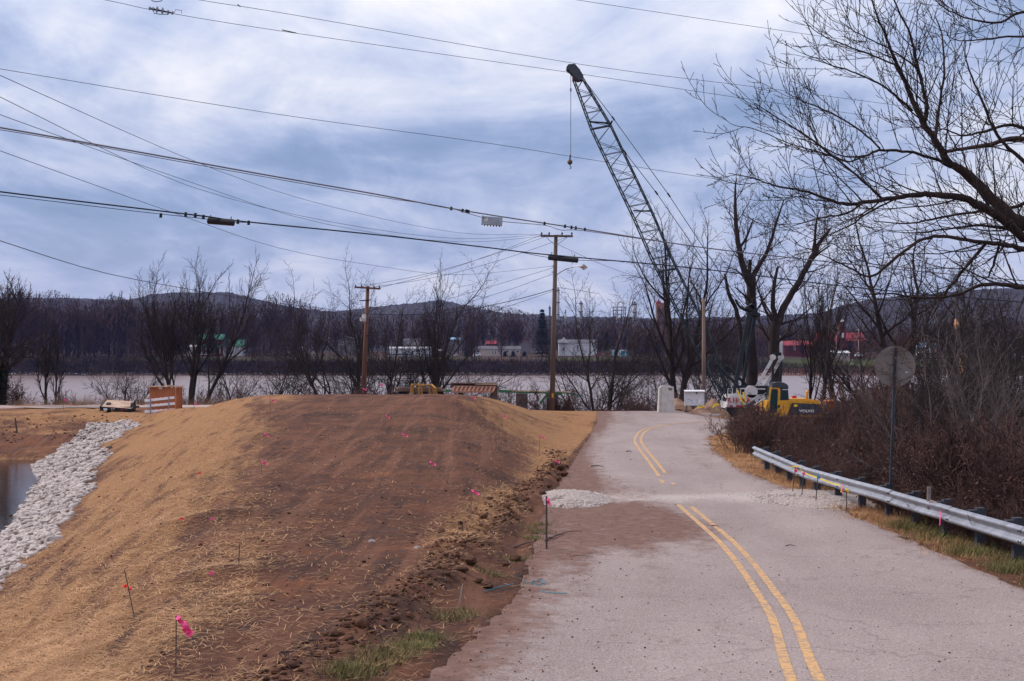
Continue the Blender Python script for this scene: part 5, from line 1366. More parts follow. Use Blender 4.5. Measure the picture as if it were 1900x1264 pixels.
for (a_, b_, lab) in [(774, 1019, 'pale litter scrap lying on the brown pad'), (943, 956, 'white litter scrap near the pad right edge'), (690, 1007, 'small pale litter scrap in the middle of the pad'), (1003, 0, '')]:
    if not lab: continue
    g = px_ground(a_, b_); s_ = g.y / FPX
    strip_poly([g + Vector((-6 * s_, 0, .015)), g + Vector((0, 0, .04)), g + Vector((6 * s_, .02, .02))], .035, WHITE, 'litter', label=lab, cat='litter')

# ------------------------------------------------------------------ utility poles and lines
def pole_main():
    D = 90.0; x0 = XP(1024, D); zb = Z(x0, D) - .3; top = P(1031.5, 436, D); base = Vector((x0, D, zb))
    t = thing('utility_pole', tuple(base), 'tall grey-brown utility pole with crossarm and street lamp beside the road end', 'utility pole')
    MB().tube([base, base.lerp(top, .5), top], [.175, .15, .115], 12).build('shaft', WOODP, t, smooth=True)
    MB().beam(P(1003, 438, D - .16), P(1063, 438.5, D - .16), .10, .13).build('crossarm', WOODP, t)
    for a_, b_ in ((1014, 441), (1052, 441)):
        MB().tube([P(a_, b_, D - .2), P(1031, 456, D - .15)], .015, 4).build('brace', WIREG, t)
    for a_ in (1005, 1019, 1043, 1061):
        q = P(a_, 437, D - .16)
        MB().tube([q, q + Vector((0, 0, .08)), q + Vector((0, 0, .14)), q + Vector((0, 0, .2))], [.02, .045, .06, .03], 8).build('insulator', WIREM, t)
    arm = [P(1030, 513, D), P(1040, 505, D - .6), P(1052, 498.5, D - 1.2), P(1066, 495, D - 1.8), P(1076, 494.5, D - 2.2)]
    la = MB().tube(arm, .03, 6).build('lamp_arm', STEELG, t)
    h0 = P(1073, 494, D - 2.2); h1 = P(1090, 496.5, D - 2.3); mid = h0.lerp(h1, .6)
    MB().tube([h0, h0.lerp(h1, .3), mid, h1], [.05, .10, .17, .05], 10).build('lamp_head', WHITED, t, smooth=True)
    MB().ball((mid.x, mid.y, mid.z - .10), .12, 10, 6, .8).build('lamp_lens', mat('lamp_glass', (.75, .75, .7), .2), t, smooth=True)
    MB().tube([P(1083, 493, D - 2.3), P(1083, 490.5, D - 2.3)], .04, 6).build('photocell', BLACK, t)
    for a_, b_ in ((1027, 505), (1027, 494), (1028, 537)):
        q = P(a_, b_, D - .17); MB().tube([q, q + Vector((-.12, 0, 0))], .03, 6).build('wire_clamp', BLACK, t)
    MB().box(x0 - .02, x0 + .10, D - .20, D - .172, P(0, 738, D).z, P(0, 730, D).z).build('tag_plate', mat('orange_tag', (.6, .25, .05), .7), t)
pole_main()
def pole_left():
    D = 86.0; xb, xt = XP(673, D), XP(682, D); zb = Z(xb, D) - .3; base = Vector((xb, D, zb)); top = P(682.5, 531, D)
    t = thing('utility_pole', tuple(base), 'leaning reddish-brown pole with a crossarm and small transformer behind the crest', 'utility pole')
    MB().tube([base, base.lerp(top, .5), top], [.16, .135, .105], 12).build('shaft', mat('pole_wood_red', (0.185, 0.088, 0.064), .9, color2=(.09, .042, .03), vscale=5, stretch=(1, 1, .08)), t, smooth=True)
    MB().beam(P(658, 533, D - .15), P(706, 536, D - .15), .09, .11).build('crossarm', MATS['pole_wood_red'], t)
    for a_, b_ in ((660, 533), (671, 533.5), (694, 535), (704, 535.5)):
        q = P(a_, b_, D - .15); MB().tube([q, q + Vector((0, 0, .16))], [.04, .03], 6).build('insulator', WIREM, t)
    MB().beam(P(668, 558, D - .12), P(688, 557, D - .12), .05, .06).build('cutout_bracket', BLACK, t)
    c = P(675.5, 597, D - .32)
    MB().tube([c, c + Vector((0, 0, .42)), c + Vector((0, 0, .46))], [.13, .13, .08], 12).build('transformer', WHITED, t, smooth=True)
    c2 = P(670, 596, D - .35); MB().tube([c2, c2 + Vector((-.06, 0, .22))], [.07, .03], 8).build('bushing', WHITED, t)
    MB().beam(P(681, 623, D - .14), P(688, 623.5, D - .14), .08, .06).build('cable_bracket', BLACK, t)
pole_left()
Dp = 93; xb = XP(1306, Dp); b0 = Vector((xb, Dp, Z(xb, Dp) - .3)); tpo = P(1305.5, 554, Dp)
MB().tube([b0, b0.lerp(tpo, .5), tpo], [.13, .12, .10], 10).build('wooden_pole', mat('pole_weathered', (.24, .175, .14), .95, color2=(.13, .09, .075), vscale=5, stretch=(1, 1, .08)), None, smooth=True, label='bare wooden pole without crossarm standing behind the notice board', cat='pole')

def wire(pts, r, mtl, name, lab, cat='wire', n=18, sides=5, **tg):
    """pts: (px,py,D) along the span; drawn as a smooth curve in space"""
    Q = [P(*p) for p in pts]; o = []
    for i in range(len(Q) - 1):
        p0 = Q[max(i - 1, 0)] if i else Q[0] * 2 - Q[1]; p1 = Q[i]; p2 = Q[i + 1]; p3 = Q[i + 2] if i + 2 < len(Q) else Q[-1] * 2 - Q[-2]
        k_ = max(4, n // (len(Q) - 1))
        for k in range(k_):
            u = k / k_; o.append(0.5 * ((2 * p1) + (p2 - p0) * u + (2 * p0 - 5 * p1 + 4 * p2 - p3) * u * u + (3 * p1 - p0 - 3 * p2 + p3) * u ** 3))
    o.append(Q[-1])
    return MB().tube(o, r, sides).build(name, mtl, None, loc=tuple(o[len(o) // 2]), label=lab, cat=cat, **tg), o
W = 'overhead_wire'
wire([(-60, -50, 34), (200, 1, 35), (296, 21, 35.5), (523, 58, 37), (1060, 135, 42), (1430, 190, 46), (1700, 226, 49), (2000, 262, 53)], .0068, WIREM, W, 'thin high wire carrying the insulator cluster near the upper left corner')
wire([(200, -35, 34), (370, 0, 35), (540, 27, 36), (1080, 120, 41), (1430, 165, 45), (1700, 200, 48), (2000, 238, 52)], .0068, WIREM, W, 'thin high wire just above the crane tip')
wire([(900, -30, 36), (1070, 0, 38), (1520, 67, 42), (1900, 120, 46), (2050, 140, 47)], .0065, WIREM, W, 'thin high wire crossing the upper right corner')
wire([(-80, 115, 33), (0, 128, 34), (500, 210, 38), (900, 265, 42), (1100, 297, 44), (1350, 335, 47), (1600, 362, 50), (2000, 400, 54)], .007, WIREM, W, 'thin wire crossing mid sky behind the crane boom')
wire([(-80, 226, 31), (0, 237, 32), (300, 290, 34), (500, 326, 36), (700, 361, 38), (860, 391, 40), (1080, 425, 42), (1300, 459, 45), (1500, 482, 48), (1700, 503, 51), (2000, 530, 54)], .019, WIREG, 'cable_bundle', 'grey cable bundle across the picture that carries the silver amplifier box', 'cable')
wire([(-80, 229, 30.9), (0, 241, 31.9), (150, 266, 33), (300, 294, 33.9), (500, 330, 35.9), (700, 365, 37.9), (820, 383, 39.4), (885, 401, 39.9), (930, 411, 40.4), (1010, 418, 41), (1040, 427, 41.4), (1080, 428, 41.9), (1200, 445, 43.5)], .010, WIREG, 'cable_bundle', 'thinner lashed cable just under the grey bundle', 'cable', n=40)
wire([(-80, 343, 29), (0, 356, 30), (250, 386, 31.5), (383, 402, 32), (450, 411, 32.5), (700, 436, 34.5), (900, 459, 36.4), (1018, 473, 37.4), (1300, 499, 40), (1600, 535, 43), (1900, 561, 46), (2050, 572, 47)], .017, WIREM, 'cable', 'thick black cable across the picture joining the two black splice cases', 'cable', n=60)
wire([(0, 362, 29.9), (250, 392, 31.4), (370, 405, 31.9), (430, 412, 32.3), (460, 413, 32.5)], .008, WIREM, 'cable', 'short black drop cable running into the left splice case', 'cable')
wire([(960, 467, 36.9), (1018, 478, 37.3), (1075, 483, 37.9), (1130, 484, 38.4)], .008, WIREM, 'cable', 'short black drop cable looping through the right splice case', 'cable')
DD = 90
wire([(-60, 110, 30), (0, 140, 33), (400, 315, 52), (620, 385, 66), (850, 432, 80), (1005, 435, 89.6)], .0085, WIREM, W, 'uppermost service wire sweeping down from the left to the crossarm')
wire([(-60, 150, 30), (0, 180, 33), (350, 345, 52), (620, 413, 66), (850, 443, 80), (1019, 435, 89.6)], .0085, WIREM, W, 'second service wire sweeping down from the left to the crossarm')
wire([(-60, 190, 30), (0, 213, 33), (330, 330, 50), (600, 415, 66), (850, 449, 80), (1043, 435, 89.6)], .0085, WIREM, W, 'third service wire sweeping down from the left to the crossarm')
wire([(-60, 255, 31), (0, 280, 34), (330, 398, 50), (520, 461, 60), (690, 492, 70), (850, 510, 80), (1027, 494, 89.6)], .0085, WIREM, W, 'low sagging wire that passes above the left trees to the lamp pole')
wire([(-60, 428, 31), (0, 447, 34), (200, 508, 45), (400, 545, 58), (520, 563, 68), (679, 582, 85.7)], .011, WIREM, W, 'lowest wire from the left edge down to the brown pole')
wire([(679, 583, 85.7), (760, 584, 86.5), (850, 578, 88), (950, 558, 89), (1028, 537, 89.8)], .022, WIREM, 'cable', 'heavy cable sagging between brown pole and lamp pole', 'cable')
wire([(688, 624, 85.8), (780, 612, 87), (900, 582, 88.6), (1028, 540, 89.8)], .012, WIREM, 'cable', 'thin cable from the bracket of the brown pole up to the lamp pole', 'cable')
for (a0, b0, a1, b1, s_, lab) in ((704, 534, 1005, 436, 8, 'upper wire between the crossarms of the two poles'), (671, 532, 1019, 437, 10, 'middle wire between the crossarms of the two poles'), (694, 533, 1061, 437, 13, 'lower wire between the crossarms of the two poles')):
    wire([(a0, b0, 85.8), ((a0 * 2 + a1) / 3, (b0 * 2 + b1) / 3 + s_ * .9, 87), ((a0 + 2 * a1) / 3, (b0 + 2 * b1) / 3 + s_ * .8, 88.6), (a1, b1, 89.7)], .011, WIREM, W, lab)
wire([(830, 556, 88), (930, 526, 89), (1027, 497, 89.8)], .011, WIREM, W, 'thin wire rising to the pole below the lamp bracket')
wire([(872, 560, 88), (950, 536, 89), (1027, 508, 89.8)], .011, WIREM, W, 'second thin wire rising to the pole below the lamp bracket')
wire([(1033, 453, 90), (1120, 492, 95), (1200, 520, 100), (1290, 548, 106)], .012, WIREM, W, 'wire dropping right from the lamp pole toward the river trees')
wire([(1028, 533, 90), (1060, 537, 92), (1110, 545, 95)], .012, WIREM, W, 'short faint wire leaving the lamp pole to the right')

# splice cases, amplifier, insulators, clamps
def case(a0, b0, a1, b1, D, r, lab):
    p, q = P(a0, b0, D), P(a1, b1, D); t = thing('splice_case', tuple((p + q) / 2), lab, 'splice case'); u = (q - p)
    MB().tube([p, p + u * .03, p + u * .97, q], [r * .8, r, r, r * .8], 12).build('body', mat('case_black', (.014, .014, .018), .5, spec=.5), t)
    for k in range(9):
        c = p + u * (.06 + .88 * k / 8); MB().tube([c - u * .008, c + u * .008], r * 1.08, 12).build('rib', MATS['case_black'], t)
    for f in (.12, .88):
        c = p + u * f; MB().tube([c + Vector((0, 0, r * .8)), c + Vector((0, 0, r + .06))], .012, 5).build('hanger', WIREG, t)
    return t
case(385, 409.5, 435, 413.5, 32.2, .075, 'black splice case hung on the thick cable, left one')
t2 = case(1017, 477, 1073, 482.5, 37.7, .08, 'black splice case hung on the thick cable in front of the lamp pole')
def amp():
    D = 40.2; c = P(913, 410, D); w = 34 / FPX * D; h = 17 / FPX * D
    t = thing('amplifier_box', tuple(c), 'finned silver amplifier box hanging from the grey cable bundle', 'amplifier')
    rot = Matrix.Rotation(R(4), 4, 'Y')
    b = MB().box(-w * .5, w * .5, -.10, .10, -h * .45, h * .42); o = b.build('housing', STEELG, t, world=False); o.rotation_euler[1] = R(4)
    for k in range(12):
        x_ = -w * .18 + k * w * .052; o = MB().box(x_, x_ + .008, -.125, -.101, -h * .35, h * .38).build('cooling_fin', STEELG, t, world=False); o.rotation_euler[1] = R(4)
    o = MB().box(-w * .44, -w * .24, -.112, -.101, -h * .1, h * .25).build('label_plate', WHITE, t, world=False); o.rotation_euler[1] = R(4)
    for s_ in (-1, 1):
        o = MB().box(s_ * w * .53 - .02, s_ * w * .53 + .02, -.08, .08, -h * .5, h * .5).build('end_cap', STEELG, t, world=False); o.rotation_euler[1] = R(4)
    for k in range(6):
        x_ = -w * .4 + k * w * .16; MB().tube([(x_, 0, -h * .45 + x_ * -.07), (x_, 0, -h * .62 + x_ * -.07)], .016, 6).build('port_plug', RUST, t, world=False)
amp()
it = thing('insulator_cluster', tuple(P(300, 20, 35.5)), 'inline insulator cluster with a wire loop on the high wire at upper left', 'insulator')
for k, (a_, b_, r) in enumerate([(278, 15.5, .05), (284, 16.5, .05), (292, 18, .09), (302, 20, .09), (312, 22, .055), (320, 24, .05)]):
    p = P(a_, b_, 35.4); MB().tube([p + Vector((-.03, 0, .005)), p + Vector((-.01, 0, 0)), p + Vector((.03, 0, -.006))], [.02, r, .03], 10).build('disc', mat('porcelain', (.25, .27, .33), .3), it)
MB().tube([P(276, 15, 35.4), P(322, 25, 35.4)], .02, 6).build('core', BLACK, it)
MB().tube([P(284, 18, 35.4), P(286, 25, 35.4), P(296, 26.5, 35.4), P(312, 27, 35.4), P(315, 22, 35.4)], .010, 5).build('jumper_loop', WIREM, it)
MB().tube([P(324, 24, 35.4), P(325, 18, 35.4), P(337, 19.5, 35.4), P(337, 25, 35.4)], .008, 4).build('wire_square', WIREG, it)
MB().tube([P(278, -2, 35.4), P(283, 2, 35.4), P(291, 3.5, 35.4), P(299, 2, 35.4), P(304, -3, 35.4)], .010, 5).build('wire_hook', WIREM, None, label='curved wire hook at the top edge above the insulator cluster', cat='hook')
cl_pts = [(377, 403, 32), (441, 411.5, 32.4), (461, 413.5, 32.5), (837, 387, 39.6), (858, 391, 39.9), (865, 392, 40), (869, 393, 40), (1010, 415, 41), (1048, 420, 41.6), (1060, 422, 41.8), (1068, 423, 41.9), (1085, 426, 42), (298, 400, 31.7), (344, 398, 31.9), (362, 399.5, 32)]
for (a_, b_, D) in cl_pts:
    p = P(a_, b_, D); MB().tube([p + Vector((0, 0, -.05)), p + Vector((.01, 0, .05))], [.035, .03], 6).build('cable_clamp', BLACK, None, label='small black clamp on an overhead cable', cat='clamp', group='small clamps on the overhead cables')
for (D, a0, b0, a1, b1, lab) in ((36, 523, 57.5, 550, 60.5, 'thick sleeve on the insulator wire'), (36, 441, 10.5, 446, 11.5, 'small sleeve on the second high wire')):
    MB().tube([P(a0, b0 - 2, D + .8), P(a1, b1 + 1, D + .9)], .013, 5).build('wire_sleeve', WIREM, None, label=lab, cat='sleeve')

# ------------------------------------------------------------------ crane
def crane():
    D = 100.0; g0 = P(1400, 772, D); g0.z = Z(g0.x, D) - .05
    t = thing('crane', tuple(g0), 'lattice boom crawler crane with white cab body standing by the river', 'crane')
    boom = link_mesh('boom', MB().box(-.25, .25, -.9, .9, -.12, .12).mesh('boom', DSTEEL), t); boom.location = P(1350, 741, D) - g0
    rt = .042
    hd = 7.0   # the boom leans away toward the river
    def sec(l, r, d0, w):   # four corners: (left px), (right px)
        return [P(l[0], l[1], D + d0 - w), P(l[0] + 3, l[1] - 2, D + d0 + w), P(r[0] - 2, r[1] + 2, D + d0 - w), P(r[0], r[1], D + d0 + w)]
    stations = [((1346, 740), (1353, 740), 0, .8), ((1290, 648), (1326, 632), 0, .8), ((1245, 546), (1284, 560), 0, .8)]
    # straight part, interpolated between measured chords
    Lc = [(1290, 648), (1207, 480), (1175, 407), (1096, 241)]; Rc = [(1327, 640), (1248, 480), (1211, 393), (1134, 232)]
    def interp_chain(C, f):
        d = [0]
        for i in range(len(C) - 1): d.append(d[-1] + math.dist(C[i], C[i + 1]))
        s_ = f * d[-1]
        return (float(np.interp(s_, d, [c[0] for c in C])), float(np.interp(s_, d, [c[1] for c in C])))
    secs = [sec((1346, 741), (1353, 741), 0, .85)]
    NB = 17
    for i in range(NB + 1): secs.append(sec(interp_chain(Lc, i / NB), interp_chain(Rc, i / NB), i / NB * 3.0, .75))
    tipL = [(1096, 241), (1064, 152)]; tipR = [(1134, 232), (1083, 146)]
    for i in range(1, 7):
        u = i / 6; secs.append(sec(interp_chain(tipL, u), interp_chain(tipR, u), 3.0 + u * .8, .75 - .25 * u))
    foot = [P(1318, 694, D)]
    # chords as continuous tubes
    for k in range(4):
        MB().tube([s_[k] for s_ in secs], rt * 1.15, 6).build('chord', DSTEEL, boom)
    for i in range(1, len(secs) - 1):
        a_, b_ = secs[i], secs[i + 1]
        if 1 < i < NB: bar('lacing_bar', a_[0].lerp(b_[0], .5), a_[2].lerp(b_[2], .5) if i % 3 else b_[3], rt * .4, DSTEEL, boom); bar('lacing_bar', a_[1 + i % 2], b_[2 - i % 2], rt * .4, DSTEEL, boom)
        for (u, v) in ((0, 2), (1, 3), (0, 1), (2, 3)):
            p, q = (a_[u], b_[v]) if i % 2 else (a_[v], b_[u])
            bar('lacing_bar', p, q, rt * .5, DSTEEL, boom)
        if i % 2 == 0:
            bar('lacing_bar', a_[0], a_[2], rt * .55, DSTEEL, boom); bar('lacing_bar', a_[1], a_[3], rt * .55, DSTEEL, boom)
    # foot section lacing
    for f0, f1 in ((.15, .4), (.4, .65), (.65, .9)):
        s0 = [secs[0][k].lerp(secs[1][k], f0) for k in range(4)]; s1 = [secs[0][k].lerp(secs[1][k], f1) for k in range(4)]
        for (u, v) in ((0, 2), (2, 0), (0, 1), (2, 3), (1, 3)): bar('lacing_bar', s0[u], s1[v], rt * .6, DSTEEL, boom)
    # joint frames
    for i in (NB + 1, 7):
        s_ = secs[i]
        for (u, v) in ((0, 2), (1, 3), (0, 1), (2, 3), (0, 3)): bar('joint_bar', s_[u], s_[v], rt * 1.3, DSTEEL, boom, 6)
    bar('deflector', P(1094, 226, D + 2.6), P(1134, 229, D + 2.6), .07, BLACK, boom); bar('deflector', P(1132, 233, D + 2.6), P(1136, 224, D + 2.6), .07, BLACK, boom)
    bar('deflector', P(1175, 391, D + 1.6), P(1206, 392, D + 1.6), .06, BLACK, boom)
    # head with sheaves
    hp = [(1050, 128), (1054, 122), (1066, 121), (1073, 129), (1079, 138), (1083, 148), (1072, 151), (1066, 146), (1062, 140), (1056, 133)]
    b = MB(); y0, y1 = D + 3.3, D + 4.3
    for yy_ in (y0, y1):
        pl = [(P(u, v, D + 3.8).x, P(u, v, D + 3.8).z) for u, v in hp]; b.prism(pl, 'y', yy_ - .05, yy_ + .05)
    b.build('boom_head', CHAR, boom)
    for (u, v, r) in ((1058, 128, .28), (1070, 134, .26), (1077, 143, .2)):
        c = P(u, v, D + 3.8); MB().tube([c + Vector((0, -.35, 0)), c + Vector((0, .35, 0))], r, 16).build('sheave', BLACK, boom)
    MB().box(P(1062, 0, D + 3.8).x, P(1076, 0, D + 3.8).x, D + 3.4, D + 4.2, P(0, 150, D + 3.8).z, P(0, 138, D + 3.8).z).build('head_plate', mat('brownred', (.09, .05, .05), .7), boom)
    # hoist line, ball and hook
    hl = link_mesh('hoist_line', MB().tube([P(1059, 135, D + 3.8), P(1059, 290, D + 3.8)], .022, 5).mesh('hoist_line', WIREG, g0), t)
    c = P(1057.5, 301, D + 3.8); MB().ball(c, .19, 12, 8, 1.05).build('headache_ball', mat('ball_rust', (.16, .09, .06), .7, var=.4, vscale=6), t, smooth=True)
    MB().tube([c + Vector((0, 0, .18)), c + Vector((0.02, 0, .55))], [.06, .035], 6).build('swivel', WIREM, t)
    MB().tube([c + Vector((0, 0, -.18)), c + Vector((.02, 0, -.3)), c + Vector((.09, 0, -.36)), c + Vector((.06, 0, -.47)), c + Vector((-.03, 0, -.45))], .03, 6).build('hook', WIREM, t)
    MB().tube([P(1059, 164, D + 3.8), P(1059.3, 170, D + 3.8)], .05, 6).build('line_clamp', BLACK, t)
    # pendants
    for dd_, q in ((-.6, [(1083, 147), (1138, 220), (1241, 362), (1345, 520), (1385, 572)]), (.6, [(1081, 150), (1160, 283), (1218, 358), (1330, 520), (1380, 570)])):
        pts = [P(u, v, D + (3.8 if i < 1 else 3.8 - i * 1.1) + dd_) for i, (u, v) in enumerate(q)]
        MB().tube(pts, .026, 5).build('pendant_line', DSTEEL, t)
        for p in pts[1:3]: MB().tube([p + Vector((-.1, 0, .14)), p + Vector((.1, 0, -.14))], .06, 6).build('pendant_link', BLACK, t)
    # gantry / bridle
    MB().tube([P(1364, 556, D - .3), P(1372, 569, D - .2), P(1380, 574, D - .2), P(1394, 577, D)], [.07, .09, .11, .12], 6).build('bridle', BLACK, t)
    for k, (u, v) in enumerate(((1391, 572), (1396, 568), (1400, 580))):
        c = P(u, v, D); MB().tube([c + Vector((0, -.5, 0)), c + Vector((0, .5, 0))], .24 - .04 * k, 12).build('gantry_sheave', BLACK, t)
    MB().beam(P(1390, 578, D - .2), P(1405, 586, D), .9, .25).build('gantry_head', BLACK, t)
    MB().beam(P(1390, 582, D - .7), P(1362, 729, D - .7), .26, .24).build('gantry_mast', DSTEEL, t)
    MB().beam(P(1401, 584, D + .5), P(1376, 726, D + .5), .22, .2).build('gantry_mast', DSTEEL, t)
    MB().beam(P(1375, 646, D - .6), P(1388, 644, D + .5), .2, .3).build('gantry_cross_tie', DSTEEL, t)
    for (u0, v0, u1, v1, dd_) in ((1328, 675, 1382, 729, -.6), (1348, 678, 1393, 723, .6)):
        MB().tube([P(u0, v0, D + dd_), P(u1, v1, D + dd_)], .10, 8).build('boom_stop', DSTEEL, t)
        MB().tube([P(u0, v0, D + dd_), P(u0 + 6, v0 + 6, D + dd_)], .075, 8).build('boom_stop_rod', WHITED, t)
    # white A-frame arms
    for (u0, v0, u1, v1, dd_) in ((1434, 665, 1399, 727, -.7), (1449, 665, 1416, 724, .7)):
        MB().beam(P(u0, v0, D + dd_), P(u1, v1, D + dd_), .17, .2).build('a_frame_leg', WHITED, t)
        c = P(u0, v0 - 2, D + dd_); MB().tube([c + Vector((0, -.12, 0)), c + Vector((0, .12, 0))], .20, 14).build('a_frame_eye', WHITED, t)
        MB().beam(P(u0 + .5, v0 + 3, D + dd_), P(u0 - 1, 722, D + dd_), .14, .16).build('a_frame_strut', DSTEEL, t)
        for k in range(5):
            f = .28 + k * .15; p = P(u0 + (u1 - u0) * f, v0 + (v1 - v0) * f, D + dd_); q = p + Vector((.22, 0, -.12)); MB().tube([p, q], .03, 5).build('step_rung', RUST, t)
    MB().beam(P(1434, 658, D), P(1449, 657, D), .5, .22).build('a_frame_top', BLACK, t)
    # body
    z0, z1 = P(0, 757, D).z, P(0, 732, D).z
    def px_poly(q): return [(P(u, v, D).x, P(u, v, D).z) for u, v in q]
    body = MB().prism(px_poly([(1342, 757), (1346, 735), (1349, 732), (1440, 731), (1452, 738), (1452, 757)]), 'y', D - 1.6, D + 1.6).build('machinery_house', WHITED, t)
    MB().prism(px_poly([(1347, 754.5), (1354, 754.5), (1352, 750), (1347, 750)]), 'y', D - 1.612, D - 1.601).build('red_chevron', REDP, body)
    MB().prism(px_poly([(1360, 754.5), (1440, 754.5), (1440, 751), (1358, 750.5)]), 'y', D - 1.612, D - 1.601).build('red_stripe', REDP, body)
    o = link_mesh('lettering', text_mesh('R.H. MA', .53, REDP, bold=.012), body)
    o.rotation_euler = (R(90), 0, 0)
    dg = bpy.context.evaluated_depsgraph_get(); w_ = max(v.co.x for v in o.data.vertices) - min(v.co.x for v in o.data.vertices)
    k_ = (43 / FPX * D) / w_; o.scale = (k_, .86, 1); o.location = P(1349.5 + 21.5, 743, D - 1.615) - g0; 
    for (u0, u1) in ((1350, 1359), (1366, 1374)):
        MB().tube([P(u0, 732, D - 1.4), P(u0 + 1, 721, D - 1.4), P(u1, 721, D - 1.4), P(u1, 732, D - 1.4)], .03, 5).build('handrail', WHITED, t)
    MB().beam(P(1374, 721, D - 1.3), P(1420, 722, D - 1.3), .06, .08).build('handrail', WHITED, t)
    c = P(1393, 727, D - 1.2); MB().tube([c + Vector((0, -.4, 0)), c + Vector((0, .4, 0))], .42, 18).build('winch_drum', WHITED, t)
    MB().box(P(1372, 0, D).x, P(1430, 0, D).x, D - 1.0, D + 1.0, z1, P(0, 716, D).z).build('winch_bay', BLACK, t)
    gz = g0.z
    for s_ in (-1, 1):
        yy_ = D + s_ * 2.0
        poly = px_poly([(1335, 765), (1340, 760), (1448, 760), (1455, 765)]); zz0 = gz
        pl = [(poly[0][0], zz0 + .5), (poly[1][0], zz0 + 1.0), (poly[2][0], zz0 + 1.0), (poly[3][0], zz0 + .5), (poly[2][0], zz0), (poly[1][0], zz0)]
        MB().prism(pl, 'y', yy_ - .4, yy_ + .4).build('crawler_track', BLACK, t)
    MB().box(P(1370, 0, D).x, P(1425, 0, D).x, D - 1.5, D + 1.5, gz + .8, z0).build('carbody', CHAR, t)
crane()
# boom section lying behind the notice board
bs = thing('boom_section', tuple(P(1325, 752, 103)), 'dark lattice boom section leaning behind the rubble heap beside the crane', 'boom section')
A0, A1 = [P(1300, 640, 103), P(1296, 660, 104.5)], [P(1352, 728, 103), P(1346, 742, 104.5)]
A0 = [P(1318, 660, 103), P(1311, 690, 103), P(1318, 660, 104.4), P(1311, 690, 104.4)]; A1 = [P(1362, 730, 103), P(1342, 750, 103), P(1362, 730, 104.4), P(1342, 750, 104.4)]
for k in range(4): MB().tube([A0[k], A1[k]], .05, 6).build('chord', DSTEEL, bs)
for i in range(6):
    f0, f1 = i / 6, (i + 1) / 6
    for (u, v) in ((0, 1), (2, 3), (0, 2), (1, 3)): bar('lacing_bar', A0[u].lerp(A1[u], f0), A0[v].lerp(A1[v], f1), .03, DSTEEL, bs)
    bar('lacing_bar', A0[0].lerp(A1[0], f1), A0[1].lerp(A1[1], f0), .03, DSTEEL, bs)

